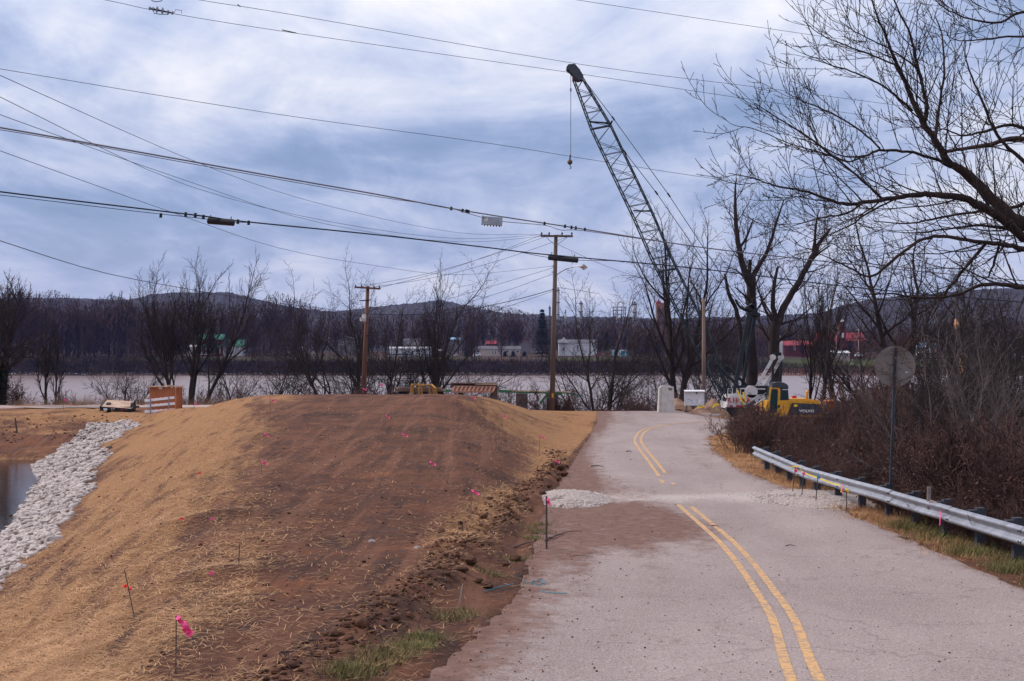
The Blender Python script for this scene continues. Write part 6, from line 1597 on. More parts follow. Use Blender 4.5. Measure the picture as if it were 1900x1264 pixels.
# ------------------------------------------------------------------ excavator
def excavator():
    D = 86.0; gx = XP(1468, D); gz = Z(gx, D); g0 = Vector((gx, D, gz))
    t = thing('excavator', tuple(g0), 'yellow and charcoal tracked excavator half hidden behind the brush at the bend', 'excavator')
    def pp(q, d=0): return [(P(u, v, D + d).x, P(u, v, D + d).z) for u, v in q]
    y0, y1 = D - 1.4, D + 1.4
    hb2 = MB().prism(pp([(1416, 772), (1416, 742), (1456, 741), (1470, 740), (1512, 746), (1522, 750), (1527, 758), (1526, 772)]), 'y', y0 + .02, y1).build('body', ORG, t)
    # grey engine panel on the side with the maker's name
    side = MB().prism(pp([(1452, 768), (1461, 746), (1516, 749), (1524, 754), (1523, 768)]), 'y', y0 - .05, y0 + .019).build('engine_panel', CHAR, t)
    o = link_mesh('lettering', text_mesh('VOLVO', .34, WHITE, bold=.012), side); o.rotation_euler = (R(90), 0, 0); o.location = P(1497, 763, D - 1.46) - g0; o.scale = (.78, .6, 1)
    for (u, v) in ((1468, 751), (1520, 755)):
        MB().prism(pp([(u - 3.5, v + 2), (u + 3.5, v + 2), (u + 3.5, v - 2), (u - 3.5, v - 2)]), 'y', y0 - .058, y0 - .051).build('reflector', YTAPE, side)
    MB().prism(pp([(1434, 755), (1441, 755), (1437.5, 748)]), 'y', y0 - .0, y0 + .018).build('warning_triangle', WHITE, hb2)
    for k in range(4):
        MB().box(P(1470 + k * 11, 0, D).x, P(1471 + k * 11, 0, D).x, y0 - .058, y0 - .051, P(0, 767, D).z, P(0, 749, D).z).build('panel_seam', BLACK, side)
    # hood with rounded top
    MB().prism(pp([(1455, 742), (1457, 739.5), (1486, 739), (1500, 740), (1512, 743), (1514, 748), (1455, 745)]), 'y', y0 + .25, y1 - .3).build('hood', ORG, t)
    # cab: frame, glass, dark roof guard
    cab = MB().prism(pp([(1417, 768), (1418, 745), (1421, 719), (1423, 716.5), (1437, 717), (1440, 720), (1439, 745), (1440, 768)]), 'y', y0, y0 + .10).build('cab_frame', ORG, t)
    MB().prism(pp([(1420, 764), (1421, 745), (1423.5, 722), (1425, 720.5), (1434, 721), (1435.5, 724), (1434.5, 745), (1434, 764)]), 'y', y0 - .012, y0 - .001).build('side_window', GLASS, cab)
    MB().prism(pp([(1438, 768), (1439.5, 720), (1454, 719), (1456, 742), (1456, 768)]), 'y', y0 + .05, y0 + 1.0).build('cab_rear', CHAR, t)
    MB().prism(pp([(1441, 741), (1442.5, 724), (1453, 724), (1454, 741)]), 'y', y0 + .036, y0 + .049).build('rear_window', GLASS, t)
    MB().prism(pp([(1444, 722.6), (1453, 722.6), (1453, 721.2), (1444, 721.2)]), 'y', y0 + .030, y0 + .046).build('decal', WHITE, t)
    MB().prism(pp([(1417.5, 768), (1422, 718), (1438, 718), (1438, 768)]), 'y', y0 + .101, y0 + 1.05).build('cab_interior', GLASS, t)
    rf = MB().prism(pp([(1424, 718), (1426, 711), (1432, 708.5), (1446, 709), (1453, 713), (1455, 719)]), 'y', y0 - .03, y0 + 1.1).build('roof_guard', CHAR, t)
    for k in range(5): MB().beam(P(1428 + k * 5, 712, D - 1.45), P(1428 + k * 5, 708, D - .4), .03, .04).build('guard_bar', BLACK, rf)
    MB().tube([P(1497, 744, D - .5), P(1497.5, 728, D - .5), P(1500, 725, D - .5)], .085, 8).build('exhaust_pipe', ORG, t)
    MB().beam(P(1518, 748, D - .8), P(1518, 742, D - .8), .1, .1).build('mirror_post', ORG, t)
    MB().beam(P(1470, 738, D + .4), P(1477, 737, D + .4), .3, .2).build('red_cap', REDP, t)
    # boom with its number, running down to the left, and the stick
    bm = MB().beam(P(1424, 733, D + .3), P(1396, 750, D + .3), .34, .32).build('boom', CHAR, t)
    o = link_mesh('lettering', text_mesh('EC330', .29, WHITE, bold=.014), bm); o.rotation_euler = (R(90), R(-31), 0); o.location = P(1411, 740.8, D + .12) - g0; o.scale = (.82, 1, 1)
    MB().beam(P(1397, 749, D + .3), P(1382, 755, D + .3), .22, .2).build('stick', CHAR, t)
    MB().tube([P(1420, 740, D + .0), P(1400, 752, D + .0)], .06, 8).build('hydraulic_cylinder', STEELG, t)
    for s_ in (-1, 1):
        yy_ = D + s_ * 1.25; x0, x1 = P(1418, 0, D).x, P(1524, 0, D).x; zt = P(0, 774, D).z; zb_ = gz
        h_ = max(.6, min(1.1, zt - zb_)); pl = []
        for k in range(9):
            a_ = math.pi / 2 + math.pi * k / 8; pl.append((x0 + h_ / 2 + math.cos(a_) * h_ / 2, zb_ + h_ / 2 + math.sin(a_) * h_ / 2))
        for k in range(9):
            a_ = -math.pi / 2 + math.pi * k / 8; pl.append((x1 - h_ / 2 + math.cos(a_) * h_ / 2, zb_ + h_ / 2 + math.sin(a_) * h_ / 2))
        tr = MB().prism(pl, 'y', yy_ - .3, yy_ + .3).build('crawler_track', BLACK, t)
        for k in range(7):
            x_ = x0 + .7 + k * (x1 - x0 - 1.4) / 6; MB().tube([(x_, yy_ - .33, zb_ + .3), (x_, yy_ - .301, zb_ + .3)], .2, 12).build('track_roller', CHAR, tr)
    MB().box(P(1440, 0, D).x, P(1500, 0, D).x, D - .9, D + .9, gz + .6, P(0, 771, D).z).build('undercarriage', CHAR, t)
excavator()
bk = thing('excavator_bucket', (XP(1536, 88), 88, P(0, 772, 88).z), 'rusty orange bucket standing behind the excavator rear', 'bucket')
def ppb(q, d): return [(P(u, v, d).x, P(u, v, d).z) for u, v in q]
MB().prism(ppb([(1529, 776), (1530, 747), (1545, 745), (1548, 762), (1542, 776)], 88), 'y', 87.5, 88.9).build('shell', mat('rusty_orange', (.42, .13, .025), .85, color2=(.18, .06, .03), vscale=4), bk)
MB().prism(ppb([(1529, 747), (1530, 744), (1546, 742), (1545, 746)], 88), 'y', 87.4, 89).build('lip', MATS['rusty_orange'], bk)

# ------------------------------------------------------------------ concrete barrier, notice board, rubble, rust rail
D = 88.5; gz = Z(XP(1236, D), D)
cb = thing('concrete_barrier', (XP(1236, D), D, gz), 'upright pale concrete barrier block standing on end at the road end', 'concrete barrier')
def pz(v): return P(0, v, D).z
MB().add([(P(1225, 0, D).x, D - .5, gz - .05), (P(1250.5, 0, D).x, D - .5, gz - .05), (P(1249, 0, D).x, D - .35, pz(717.5)), (P(1226.5, 0, D).x, D - .35, pz(715.5)),
          (P(1225, 0, D).x, D + .5, gz - .05), (P(1250.5, 0, D).x, D + .5, gz - .05), (P(1249, 0, D).x, D + .35, pz(717.5)), (P(1226.5, 0, D).x, D + .35, pz(715.5))],
         [(0, 1, 2, 3), (5, 4, 7, 6), (1, 5, 6, 2), (4, 0, 3, 7), (3, 2, 6, 7)]).build('slab', CONC, cb)
MB().add([(P(1220.5, 0, D).x, D - .45, gz - .05), (P(1224.4, 0, D).x, D - .45, gz - .05), (P(1226.1, 0, D).x, D - .3, pz(717)), (P(1222.5, 0, D).x, D - .3, pz(719)),
          (P(1220.5, 0, D).x, D + .5, gz - .05), (P(1224.4, 0, D).x, D + .5, gz - .05), (P(1226.1, 0, D).x, D + .3, pz(717)), (P(1222.5, 0, D).x, D + .3, pz(719))],
         [(0, 1, 2, 3), (5, 4, 7, 6), (1, 5, 6, 2), (4, 0, 3, 7), (3, 2, 6, 7)]).build('slab', CONC, cb)
MB().box(XP(1241, D), XP(1244, D), D - .1, D + .1, pz(717.5), pz(715.3)).build('lifting_stub', CONC, cb)
MB().add([(XP(1239, D), D - .40, pz(724)), (XP(1246, D), D - .40, pz(724)), (XP(1246, D), D - .395, pz(720)), (XP(1239, D), D - .395, pz(720))], [(0, 1, 2, 3)]).build('stencil_mark', CONCG, cb)
D = 88.8; gz = Z(XP(1288, D), D)
nb = thing('notice_board', (XP(1288, D), D, gz), 'white site notice board with small papers under a little roof at the road end', 'notice board')
MB().box(XP(1270, D), XP(1307, D), D - .03, D + .12, pz(753), pz(727)).build('panel', WHITE, nb)
MB().prism([(D - .25, pz(727)), (D + .2, pz(724.5)), (D + .2, pz(723.8)), (D - .25, pz(726))], 'x', XP(1269.5, D), XP(1307.5, D)).build('roof', WHITE, nb)
FR = mat('frame_grey', (.45, .45, .48), .6)
for (a_, b_, c_, d_) in ((1270, 1271, 753, 727), (1306, 1307, 753, 727), (1271, 1306, 753, 752)):
    MB().box(XP(a_, D), XP(b_, D), D - .055, D - .031, pz(c_), pz(d_)).build('frame', FR, nb)
papers = [(1291, 727.5, 2.2, 4, (.04, .09, .25)), (1294, 727.5, 1.0, 4, (.5, .4, .1)), (1277, 741, 2.2, 1, (.5, .05, .08)), (1281, 742, 3.6, 2, (.25, .40, .65)), (1288, 740, 1.6, 1.6, (.55, .55, .55)), (1292, 741.5, 3, 2, (.35, .38, .42)), (1292, 746.3, 3, 1, (.3, .33, .45)), (1296, 742, 4.5, 6, (.80, .80, .82)), (1283, 746, 2, 3, (.55, .5, .55)), (1273, 741, 1.4, .8, (.3, .3, .35)), (1299, 731, 1.2, 3, (.7, .7, .72))]
for i, (u, v, w_, h_, c) in enumerate(papers):
    MB().box(XP(u, D), XP(u + w_, D), D - .040, D - .032, pz(v + h_), pz(v)).build('paper', mat('paper_%d' % i, c, .8), nb)
for u in (1273, 1303): MB().box(XP(u, D), XP(u + 2.4, D), D + .0, D + .1, gz - .1, pz(753.2)).build('leg', WOODOLD, nb)
DIRTM = mat('excavated_dirt', (.36, .23, .16), 1, color2=(.20, .115, .08), vscale=2.5, bump=.9, bscale=10)
def heap(name, lab, cx_, cy_, rx_, ry2, h_, mtl, seed, tags=True):
    V = []; Fc = []; nr, na = 12, 28; g0 = Vector((cx_, cy_, Z(cx_, cy_)))
    for i in range(nr + 1):
        for k in range(na):
            a_ = 2 * math.pi * k / na; q = i / nr
            X_, Y_ = cx_ + rx_ * q * math.cos(a_), cy_ + ry2 * q * math.sin(a_)
            nn = float(fbm(np.array([X_ * 1.3]), np.array([Y_ * 1.3]), 3, seed)[0])
            zz2 = h_ * (max(0, 1 - q ** 1.2)) * (1 + 1.3 * nn) - .05
            V.append((X_ - cx_, Y_ - cy_, Z(X_, Y_) + zz2 - g0.z))
    for i in range(nr):
        for k in range(na): Fc.append((i * na + k, i * na + (k + 1) % na, (i + 1) * na + (k + 1) % na, (i + 1) * na + k)[::-1])
    o = link_mesh(name, np_mesh(name, V, Fc, mtl), None, g0); tagp(o, lab, 'dirt heap'); return o
heap('dirt_heap', 'low brown dirt heap between concrete barrier and notice board', XP(1258, 91), 91, 1.15, 1.0, 1.15, DIRTM, 2)
heap('dirt_heap', 'brown rubble heap right of the notice board in front of the white crane body', XP(1326, 89), 89, 1.25, 1.2, .95, DIRTM, 7)
heap('dirt_heap', 'low spoil heap at the left foot of the rubble, wound with yellow tape', XP(1306, 88.4), 88.4, 1.2, 1.0, .5, DIRTM, 8)
SLAB = mat('broken_slab', (.42, .29, .22), .95, color2=(.28, .17, .125), vscale=3)
for i, (u, v, w_, h_, D, rz, lab) in enumerate([(1342, 752, 24, 11, 87.4, .2, 'large tan slab of broken concrete leaning on the rubble'), (1363, 750, 10, 13, 87.2, .4, 'upright tan chunk at the right of the rubble'), (1378, 757, 26, 14, 86.8, -.2, 'pale broken slab right of the rubble by the brush'), (1354, 761, 22, 5, 86.6, .0, 'low flat slab lying in front of the rubble'), (1326, 760, 12, 4, 87, .1, 'small flat slab at the left of the rubble')]):
    c = P(u, v, D); s_ = D / FPX; w2, h2 = w_ * s_ / 2, h_ * s_ / 2; rr = random.Random(i)
    b = MB().add([(x_ * w2 * rr.uniform(.75, 1.1), y_ * .35 * rr.uniform(.8, 1.2), z_ * h2 * rr.uniform(.7, 1.15)) for z_ in (-1, 1) for y_ in (-1, 1) for x_ in (-1, 1)], [(0, 2, 3, 1), (4, 5, 7, 6), (0, 1, 5, 4), (2, 6, 7, 3), (0, 4, 6, 2), (1, 3, 7, 5)])
    o = b.build('broken_slab', SLAB, None, world=False, loc=tuple(c), label=lab, cat='slab'); o.rotation_euler = (0, rz * .5, rz)
for (q, lab) in [([(1322, 757), (1325, 752), (1330, 750), (1336, 751)], 'yellow tape draped on the rubble heap'), ([(1294, 754), (1300, 756), (1306, 753)], 'yellow tape scrap on the low spoil heap')]:
    strip_poly([P(u, v, 86.9) for u, v in q], .10, YTAPE, 'yellow_tape', label=lab, cat='tape')
for (a0, b0, a1, b1, lab) in ((1368, 724, 1382, 758, 'slanted bright yellow rod in front of the white crane body, left one'), (1379, 728, 1384, 745, 'short slanted bright yellow rod in front of the white crane body, right one')):
    MB().tube([P(a0, b0, 87), P(a1, b1, 87)], .05, 6).build('yellow_rod', YTAPE, None, label=lab, cat='rod')
MB().beam(P(1108, 763.2, 90.3), P(1345, 765, 90.1), .12, .16).build('rusty_beam', RUST, None, label='long rusty steel beam lying along the edge at the road end', cat='beam')
g_ = P(1312, 768, 86.6); MB().beam(P(1300, 768, 86.6), P(1335, 770, 86.2), .3, .06).build('flat_pipe', mat('grey_pipe', (.38, .39, .42), .6), None, label='flat grey metal strip lying on the ground before the rubble', cat='metal strip')
MB().beam(P(1380, 769.5, 86), P(1368, 774, 85), .3, .05).build('flat_pipe', MATS['grey_pipe'], None, label='pale strip lying at the edge of the brush by the bend', cat='metal strip')
MB().tube([P(1255, 760, 88), P(1266, 761.5, 88)], .04, 6).build('iron_bar', BLACK, None, label='short iron bar on the ground between barrier and notice board', cat='bar')
for u, v in ((1312, 1),): pass
BLU = mat('blue_litter', (.04, .12, .45), .6); g = P(1338, 795, 71.5)
MB().ball(P(1338.5, 795, 71.0), .10, 8, 6).build('blue_litter', BLU, None, label='small blue object at the foot of the brush by the bend', cat='litter')

# ------------------------------------------------------------------ lumber, yellow frame, plank rack, green beams
D = 82.0; gz = Z(XP(775, D), D)
ls = thing('lumber_stack', (XP(775, D), D, gz), 'stack of loose boards on blocks behind the yellow frame on the crest', 'lumber stack')
rg = random.Random(3)
for k in range(12):
    u0 = 732 + rg.uniform(-2, 8); u1 = 822 + rg.uniform(-8, 6); v = 725.5 - (k // 3) * 1.9
    MB().beam(P(u0, v + rg.uniform(-.4, .4), D + (k % 3) * .35), P(u1, v + rg.uniform(-.6, 1.2), D + (k % 3) * .35), .3, .045, (0, 0, 1)).build('board', WOODPALE if k % 3 else WOODOLD, ls)
for u in (740, 775, 806): MB().box(XP(u, D), XP(u + 16, D), D, D + 1, gz - .1, P(0, 727, D).z).build('support_block', BLACK, ls)
D = 79.5; gz = Z(XP(788, D), D)
yf = thing('roll_cage', (XP(788, D), D, gz), 'worn yellow steel roll-cage frame standing on the crest', 'steel frame')
def yb(q, r=.07): MB().tube([P(u, v, D + d) for u, v, d in q], r * .8, 6).build('bar', YEL, yf)
yb([(763, 738, 0), (763.5, 715, 0), (777, 714.5, 0), (778, 738, 0)]); yb([(763.5, 715, 0), (766, 713.5, 1.2), (784, 713.5, 1.2)])
yb([(783, 738, .6), (782.5, 715.5, .6), (801, 714, .6), (804, 720, .6), (806, 738, .6)]); yb([(797, 738, 1.3), (797, 716, 1.3)], .05); yb([(801, 714, .6), (808, 720, 0), (811, 738, 0)]); yb([(777, 715, 0), (782, 716, .6)]); yb([(766, 713.5, 1.2), (766, 738, 1.2)], .05)
D = 83.0; gz = Z(XP(880, D), D)
rk = thing('plank_rack', (XP(880, D), D, gz), 'rack of grey planks with a ladder-like row of red-brown boxes on its front', 'plank rack')
for k in range(7):
    v = 711 + k * 1.3; MB().beam(P(838 - k * .4, v + .3, D + .9 - k * .05), P(919 + k * .3, v + .5, D + .9 - k * .05), .30, .05).build('plank', WOODOLD, rk)
MB().beam(P(838, 711, D + .5), P(895, 711.5, D + .5), .5, .05).build('plank', WOODOLD, rk); MB().beam(P(882, 713, D + .4), P(922, 713.5, D + .4), .5, .05).build('plank', WOODPALE, rk)
MB().add([P(839, 727, D - .2), P(915, 727, D - .2), P(918, 718, D + .3), P(844, 717, D + .3)], [(0, 1, 2, 3), (3, 2, 1, 0)]).build('box_back', WOODRED, rk)
MB().beam(P(837.5, 727.5, D - .28), P(914.5, 727.5, D - .28), .06, .09).build('rail', mat('pinkish_wood', (.42, .22, .16), .9, var=.3), rk)
MB().beam(P(843, 717, D + .22), P(918, 718, D + .22), .06, .09).build('rail', MATS['pinkish_wood'], rk)
for k in range(11):
    u = 839 + k * 7.55; MB().beam(P(u, 727, D - .25), P(u + 4, 717.3, D + .2), .09, .06, (0, 1, 0)).build('divider', MATS['pinkish_wood'], rk)
for u in (850, 912): MB().box(XP(u, D), XP(u + 8, D), D + .2, D + 1.3, gz - .1, P(0, 727.5, D).z).build('support_block', WOODOLD, rk)
MB().box(XP(910, D), XP(923, D), D + .4, D + 1.4, gz - .1, P(0, 712, D).z).build('end_board', WOODOLD, rk)
D = 92.0
gs = thing('green_steel_frame', (XP(1022, D), D, Z(XP(1022, D), D)), 'green steel beams laid over grey concrete blocks around the lamp pole foot', 'steel frame')
MB().beam(P(823, 725, D - 6), P(840, 725.5, D - 6), .1, .12).build('beam', GREEN, gs)
MB().beam(P(925, 726, D), P(1042, 729, D), .16, .17).build('beam', GREEN, gs); MB().beam(P(1000, 727, D - 1), P(1058, 727.5, D - 1), .2, .05).build('board', WOODPALE, gs)
MB().beam(P(950, 725.6, D - .6), P(1002, 726.6, D - .6), .2, .05).build('board', WOODPALE, gs)
MB().beam(P(1040, 728, D), P(1076, 734, D + 2), .1, .09).build('beam', GREEN, gs)
MB().beam(P(1016, 731, D - .8), P(1003, 748, D - .8), .16, .14).build('brace', GREEN, gs); MB().beam(P(1034, 730, D - .3), P(1027, 752, D - .3), .14, .14).build('brace', GREEN, gs)
MB().beam(P(1015, 727, D - 1), P(1043, 731.5, D - 1), .12, .2).build('beam', GREEN, gs)
for (u0, u1, v0) in ((957, 979, 730), (1014, 1022, 730), (1028, 1035, 730)):
    gzz = Z(XP(u0, D), D); MB().box(XP(u0, D), XP(u1, D), D - .4, D + .6, gzz - .4, P(0, v0, D).z).build('concrete_block', CONCG, gs)

# ------------------------------------------------------------------ trailer, plywood crate, barricade
D = 96.0; gz = Z(XP(218, D), D)
tr = thing('flatbed_trailer', (XP(218, D), D, gz), 'small black flatbed trailer with a tilted plywood deck on the left bank', 'trailer')
MB().add([P(187, 755, D), P(243, 759, D), P(250, 745, D + 3.2), P(198, 742, D + 3.2), P(187, 757, D), P(243, 761, D), P(250, 747, D + 3.2), P(198, 744, D + 3.2)],
         [(0, 1, 2, 3), (7, 6, 5, 4), (0, 4, 5, 1), (1, 5, 6, 2), (2, 6, 7, 3), (3, 7, 4, 0)]).build('deck', mat('plywood_deck', (.50, .36, .27), .85, color2=(.33, .21, .15), vscale=1.2), tr)
MB().beam(P(186, 757.5, D - .05), P(245, 761.5, D - .05), .12, .22).build('rear_rail', BLACK, tr); MB().beam(P(186, 756, D - .05), P(197, 742.5, D + 3.3), .08, .16).build('side_rail', BLACK, tr); MB().beam(P(245, 760, D - .05), P(251, 744, D + 3.3), .08, .16).build('side_rail', BLACK, tr)
MB().beam(P(247, 752, D + 1), P(251, 744, D + 1), .06, .1).build('stake_pocket', BLACK, tr)
pl_ = MB().box(XP(193, D), XP(200, D), D - .14, D - .125, P(0, 761.5, D).z, P(0, 757.5, D).z).build('licence_plate', mat('plate_white', (.6, .66, .74), .5), tr)
for u in (207, 211): MB().box(XP(u, D), XP(u + 3, D), D - .14, D - .12, P(0, 759.5, D).z, P(0, 758, D).z).build('marker_light', WHITED, tr)
for u in (225, 233): MB().box(XP(u, D), XP(u + 4, D), D - .14, D - .12, P(0, 761.5, D).z, P(0, 759.8, D).z).build('tail_light', REDP, tr)
for u in (192, 238):
    c = Vector((XP(u, D), D + 1.2, gz + .33)); MB().tube([c + Vector((-.1, 0, 0)), c + Vector((.12, 0, 0))], .33, 18).build('wheel', BLACK, tr)
    MB().beam(P(u - 3, 761, D + .4), P(u + 5, 761, D + .4), 1.4, .06).build('fender', BLACK, tr)
MB().box(XP(196, D), XP(240, D), D + .5, D + 2.6, gz + .25, gz + .38).build('axle_frame', BLACK, tr)
D = 96.5; gz = Z(XP(305, D), D)
PLYR = mat('plywood_orange', (.42, .155, .065), .9, color2=(.30, .105, .05), vscale=1.0, stretch=(2, 2, .5))
PLYL = mat('plywood_orange_light', (.50, .22, .11), .9, color2=(.36, .14, .07), vscale=1.2, stretch=(2, 2, .4))
cr_ = thing('plywood_crate', (XP(305, D), D, gz), 'upright orange-brown plywood crate with a loose board lid on the left bank', 'crate')
zt = P(0, 719, D).z; zbm = gz - .05
x0, x1 = XP(277.5, D), XP(326, D); xr = XP(337, D + 1.3)
MB().add([(x0, D, zbm), (x1, D, zbm), (x1, D, zt), (x0, D, zt), (x0, D + .03, zbm), (x1, D + .03, zbm), (x1, D + .03, zt), (x0, D + .03, zt)], [(0, 1, 2, 3), (5, 4, 7, 6), (3, 2, 6, 7), (1, 5, 6, 2), (4, 0, 3, 7)]).build('front_panel', PLYR, cr_)
MB().add([(x1 + .02, D, zbm), (xr, D + 1.3, zbm), (xr, D + 1.3, zt), (x1 + .02, D, zt)], [(0, 1, 2, 3), (3, 2, 1, 0)]).build('side_panel', PLYL, cr_)
MB().add([(x0, D + .03, zbm), (x0 + .25, D + 1.4, zbm), (x0 + .25, D + 1.4, zt), (x0, D + .03, zt)], [(0, 1, 2, 3), (3, 2, 1, 0)]).build('side_panel', PLYR, cr_)
MB().beam((x1, D - .03, zbm), (x1, D - .03, zt), .09, .05, (0, 1, 0)).build('corner_post', PLYL, cr_)
MB().beam((xr, D + 1.3, zbm), (xr, D + 1.3, zt), .09, .05, (0, 1, 0)).build('corner_post', PLYR, cr_)
MB().beam((XP(272.5, D), D - .05, zt + .05), (XP(309, D), D - .05, zt + .06), .4, .06).build('lid_board', WOODPALE, cr_)
MB().beam((XP(306, D), D - .02, zt + .06), (XP(337, D), D + .6, zt + .09), .5, .06).build('lid_board', WOODPALE, cr_)
MB().beam((XP(310, D), D - .06, zt + .12), (XP(318, D), D + .2, zt + .13), .2, .05).build('lid_board', WOODPALE, cr_)
MB().box(XP(295, D), XP(301, D), D - .05, D - .01, zt - .12, zt + .02).build('white_tag', WHITE, cr_)
D = 95.6; gz = Z(XP(295, D), D)
bc = thing('barricade', (XP(295, D), D, gz), 'three-board white barricade with orange marks standing in front of the plywood crate', 'barricade')
SQ = mat('square_tube', (.20, .26, .36), .5, .4); ORR = mat('orange_reflective', (.80, .10, .03), .5); BW = mat('barricade_white', (.82, .82, .86), .5)
for u in (279, 313):
    MB().box(XP(u, D), XP(u + 1.7, D), D - .11, D - .05, gz - .02, P(0, 736 if u > 300 else 740, D).z).build('upright', SQ, bc)
    MB().beam(P(u + .8, 769, D - .6), P(u + .8, 768, D + .5), .06, .06).build('foot', SQ, bc)
for (v0, v1) in ((743.5, 737.5), (753.5, 748.5), (764, 760)):
    p0, p1 = P(268.5, v0, D), P(323.5 if v0 < 750 else 324.5, v1, D)
    bd = MB().beam(p0, p1, .04, .18).build('board', BW, bc)
    for k in range(6):
        f0 = .10 + k * .16; a_ = p0.lerp(p1, f0); b_ = p0.lerp(p1, f0 + .09)
        MB().beam(a_ + Vector((0, -.012, .082)), b_ + Vector((0, -.012, .088)), .03, .035).build('orange_mark', ORR, bd)

# ------------------------------------------------------------------ far bank houses and industry
def fz(v, D): return P(0, v, D).z
def house(name, u0, u1, vb, vw, vr, D, wall, roof, lab, gable=False, dep=9, wins=(), doors=(), cat='house', eave=1.2):
    x0, x1 = XP(u0, D), XP(u1, D); zb = min(fz(vb, D), Z((x0 + x1) / 2, D)) - .3; zw, zr = fz(vw, D), fz(vr, D)
    t = thing(name, ((x0 + x1) / 2, D, zb), lab, cat)
    MB().box(x0, x1, D, D + dep, zb, zw).build('wall', wall, t)
    if gable:
        xm = (x0 + x1) / 2
        MB().prism([(x0, zw), (x1, zw), (xm, zr - .15)], 'y', D + .02, D + dep - .02).build('gable', wall, t)
        MB().prism([(x0 - .5, zw - .1), (xm, zr), (x1 + .5, zw - .1), (x1 + .5, zw - .35), (xm, zr - .25), (x0 - .5, zw - .35)], 'y', D - .5, D + dep + .5).build('roof', roof, t)
    else:
        MB().prism([(D - .5, zw - .05), (D + dep / 2, zr), (D + dep + .5, zw - .05)], 'x', x0 - .5, x1 + .5).build('roof', roof, t)
    for (a, b, c, d_) in wins:
        f = MB().box(XP(a, D), XP(b, D), D - .10, D - .005, fz(d_, D), fz(c, D)).build('window', WHITE, t)
        MB().box(XP(a, D) + .15, XP(b, D) - .15, D - .13, D - .101, fz(d_, D) + .15, fz(c, D) - .15).build('pane', GLASS, f)
    for (a, b, c, d_) in doors: MB().box(XP(a, D), XP(b, D), D - .10, D - .005, fz(d_, D), fz(c, D)).build('door', WOODOLD, t)
    return t
BRK = mat('brick_dark_red', (.16, .04, .035), .9, var=.3, vscale=.5); GR = mat('green_roof', (.03, .17, .12), .6, var=.2, vscale=.3); BEI = mat('beige_siding', (.48, .38, .34), .8, var=.12, vscale=.3)
WSD = mat('white_siding', (.62, .62, .66), .7, var=.12, vscale=.3); GRF = mat('grey_roof', (.12, .11, .13), .8, var=.3, vscale=.5); RRF = mat('red_roof', (.30, .028, .040), .6, var=.2, vscale=.4); BLR = mat('blue_roof', (.25, .42, .60), .6, var=.2, vscale=.4); GRW = mat('grey_wall', (.17, .15, .16), .8)
h = house('brick_house', 365, 412, 656, 630, 620, 735, BRK, GR, 'red brick two-storey house with green metal roof across the river', wins=[(386, 391, 631, 640), (399, 405, 631, 640), (369, 371, 632, 635)], doors=[(374, 379, 646, 656)])
MB().prism([(733.2, fz(645, 735)), (735.2, fz(640, 735)), (735.2, fz(639, 735)), (733.2, fz(644, 735))], 'x', XP(374, 735), XP(412, 735)).build('porch_roof', GR, h)
for u in (375, 383, 391, 399, 409): MB().box(XP(u, 735), XP(u + .8, 735), 733.2, 733.4, fz(657, 735), fz(644.5, 735)).build('porch_post', WHITE, h)
MB().box(XP(372, 735), XP(398, 735), 733.0, 733.15, fz(658.4, 735), fz(656.8, 735)).build('porch_rail', WHITE, h)
house('garage', 414, 450, 656, 643, 630, 737, WSD, GR, 'long green-roofed garage beside the brick house')
house('shed', 350, 362, 655, 644, 640, 737, WSD, WSD, 'small white shed left of the brick house', cat='shed')
house('barn', 627, 660, 655, 631, 624, 745, GRW, GRF, 'dark gabled barn partly hidden left of the brown pole', True, cat='barn', wins=[(634, 638, 634, 640)])
h = house('mobile_home', 720, 799, 661, 646.5, 643.5, 733, WSD, WSD, 'long white mobile home with a small porch across the river', wins=[(763, 768, 650, 658), (771, 780, 648, 654), (735, 739, 650, 654)])
MB().box(XP(720, 733), XP(799, 733), 732.85, 732.98, fz(659, 733), fz(657, 733)).build('skirt_stripe', mat('slate_blue', (.10, .14, .19), .7), h)
MB().box(XP(768, 733), XP(782, 733), 731.2, 731.35, fz(659.5, 733), fz(654, 733)).build('porch_rail', WHITE, h)
MB().box(XP(768, 733), XP(782, 733), 731.2, 732.9, fz(648, 733), fz(647.2, 733)).build('porch_roof', WHITE, h)
house('carport', 804, 819, 659, 650.5, 648, 735, GRW, WSD, 'low carport with white roof edge right of the mobile home', cat='carport')
house('house', 748, 778, 645, 640, 628, 790, BEI, GRF, 'house with wide grey roof behind the mobile home')
house('house', 832, 853, 640, 630, 626, 800, GRW, BLR, 'blue-roofed house set back in the trees above the white car')
house('bungalow', 877, 965, 661, 648, 642, 733, BEI, GRF, 'long beige bungalow with grey roof and dark shrubs in front', wins=[(885, 890, 649, 655), (913, 916, 650, 658), (918, 921, 650, 658), (928, 933, 650, 655), (939, 944, 650, 655), (958, 963, 650, 655)])
house('house', 966, 984, 650, 638, 629, 770, GRW, RRF, 'small house with red roof left of the evergreen', True)
house('house', 902, 922, 645, 638, 632, 790, BRK, RRF, 'red-roofed house behind the beige bungalow')
house('chapel', 1037, 1108, 661, 636, 630, 740, WSD, GRF, 'large white sided building between lamp pole and spreading tree', wins=[(1044, 1048, 645, 652), (1070, 1074, 640, 648)])
MB().prism([(XP(1035, 739), fz(636, 739)), (XP(1055, 739), fz(636, 739)), (XP(1046, 739), fz(626, 739))], 'y', 738, 739.5).build('gable', WSD, [o for o in COL.objects if o.name == 'chapel'][0])
rv = thing('camper', (XP(1147, 722), 722, Z(XP(1147, 722), 722)), 'turquoise and white camper trailer parked on the far bank', 'camper')
MB().box(XP(1134, 722), XP(1166, 722), 722, 725, fz(661, 722), fz(651, 722)).build('body', mat('turquoise', (.05, .34, .45), .5), rv)
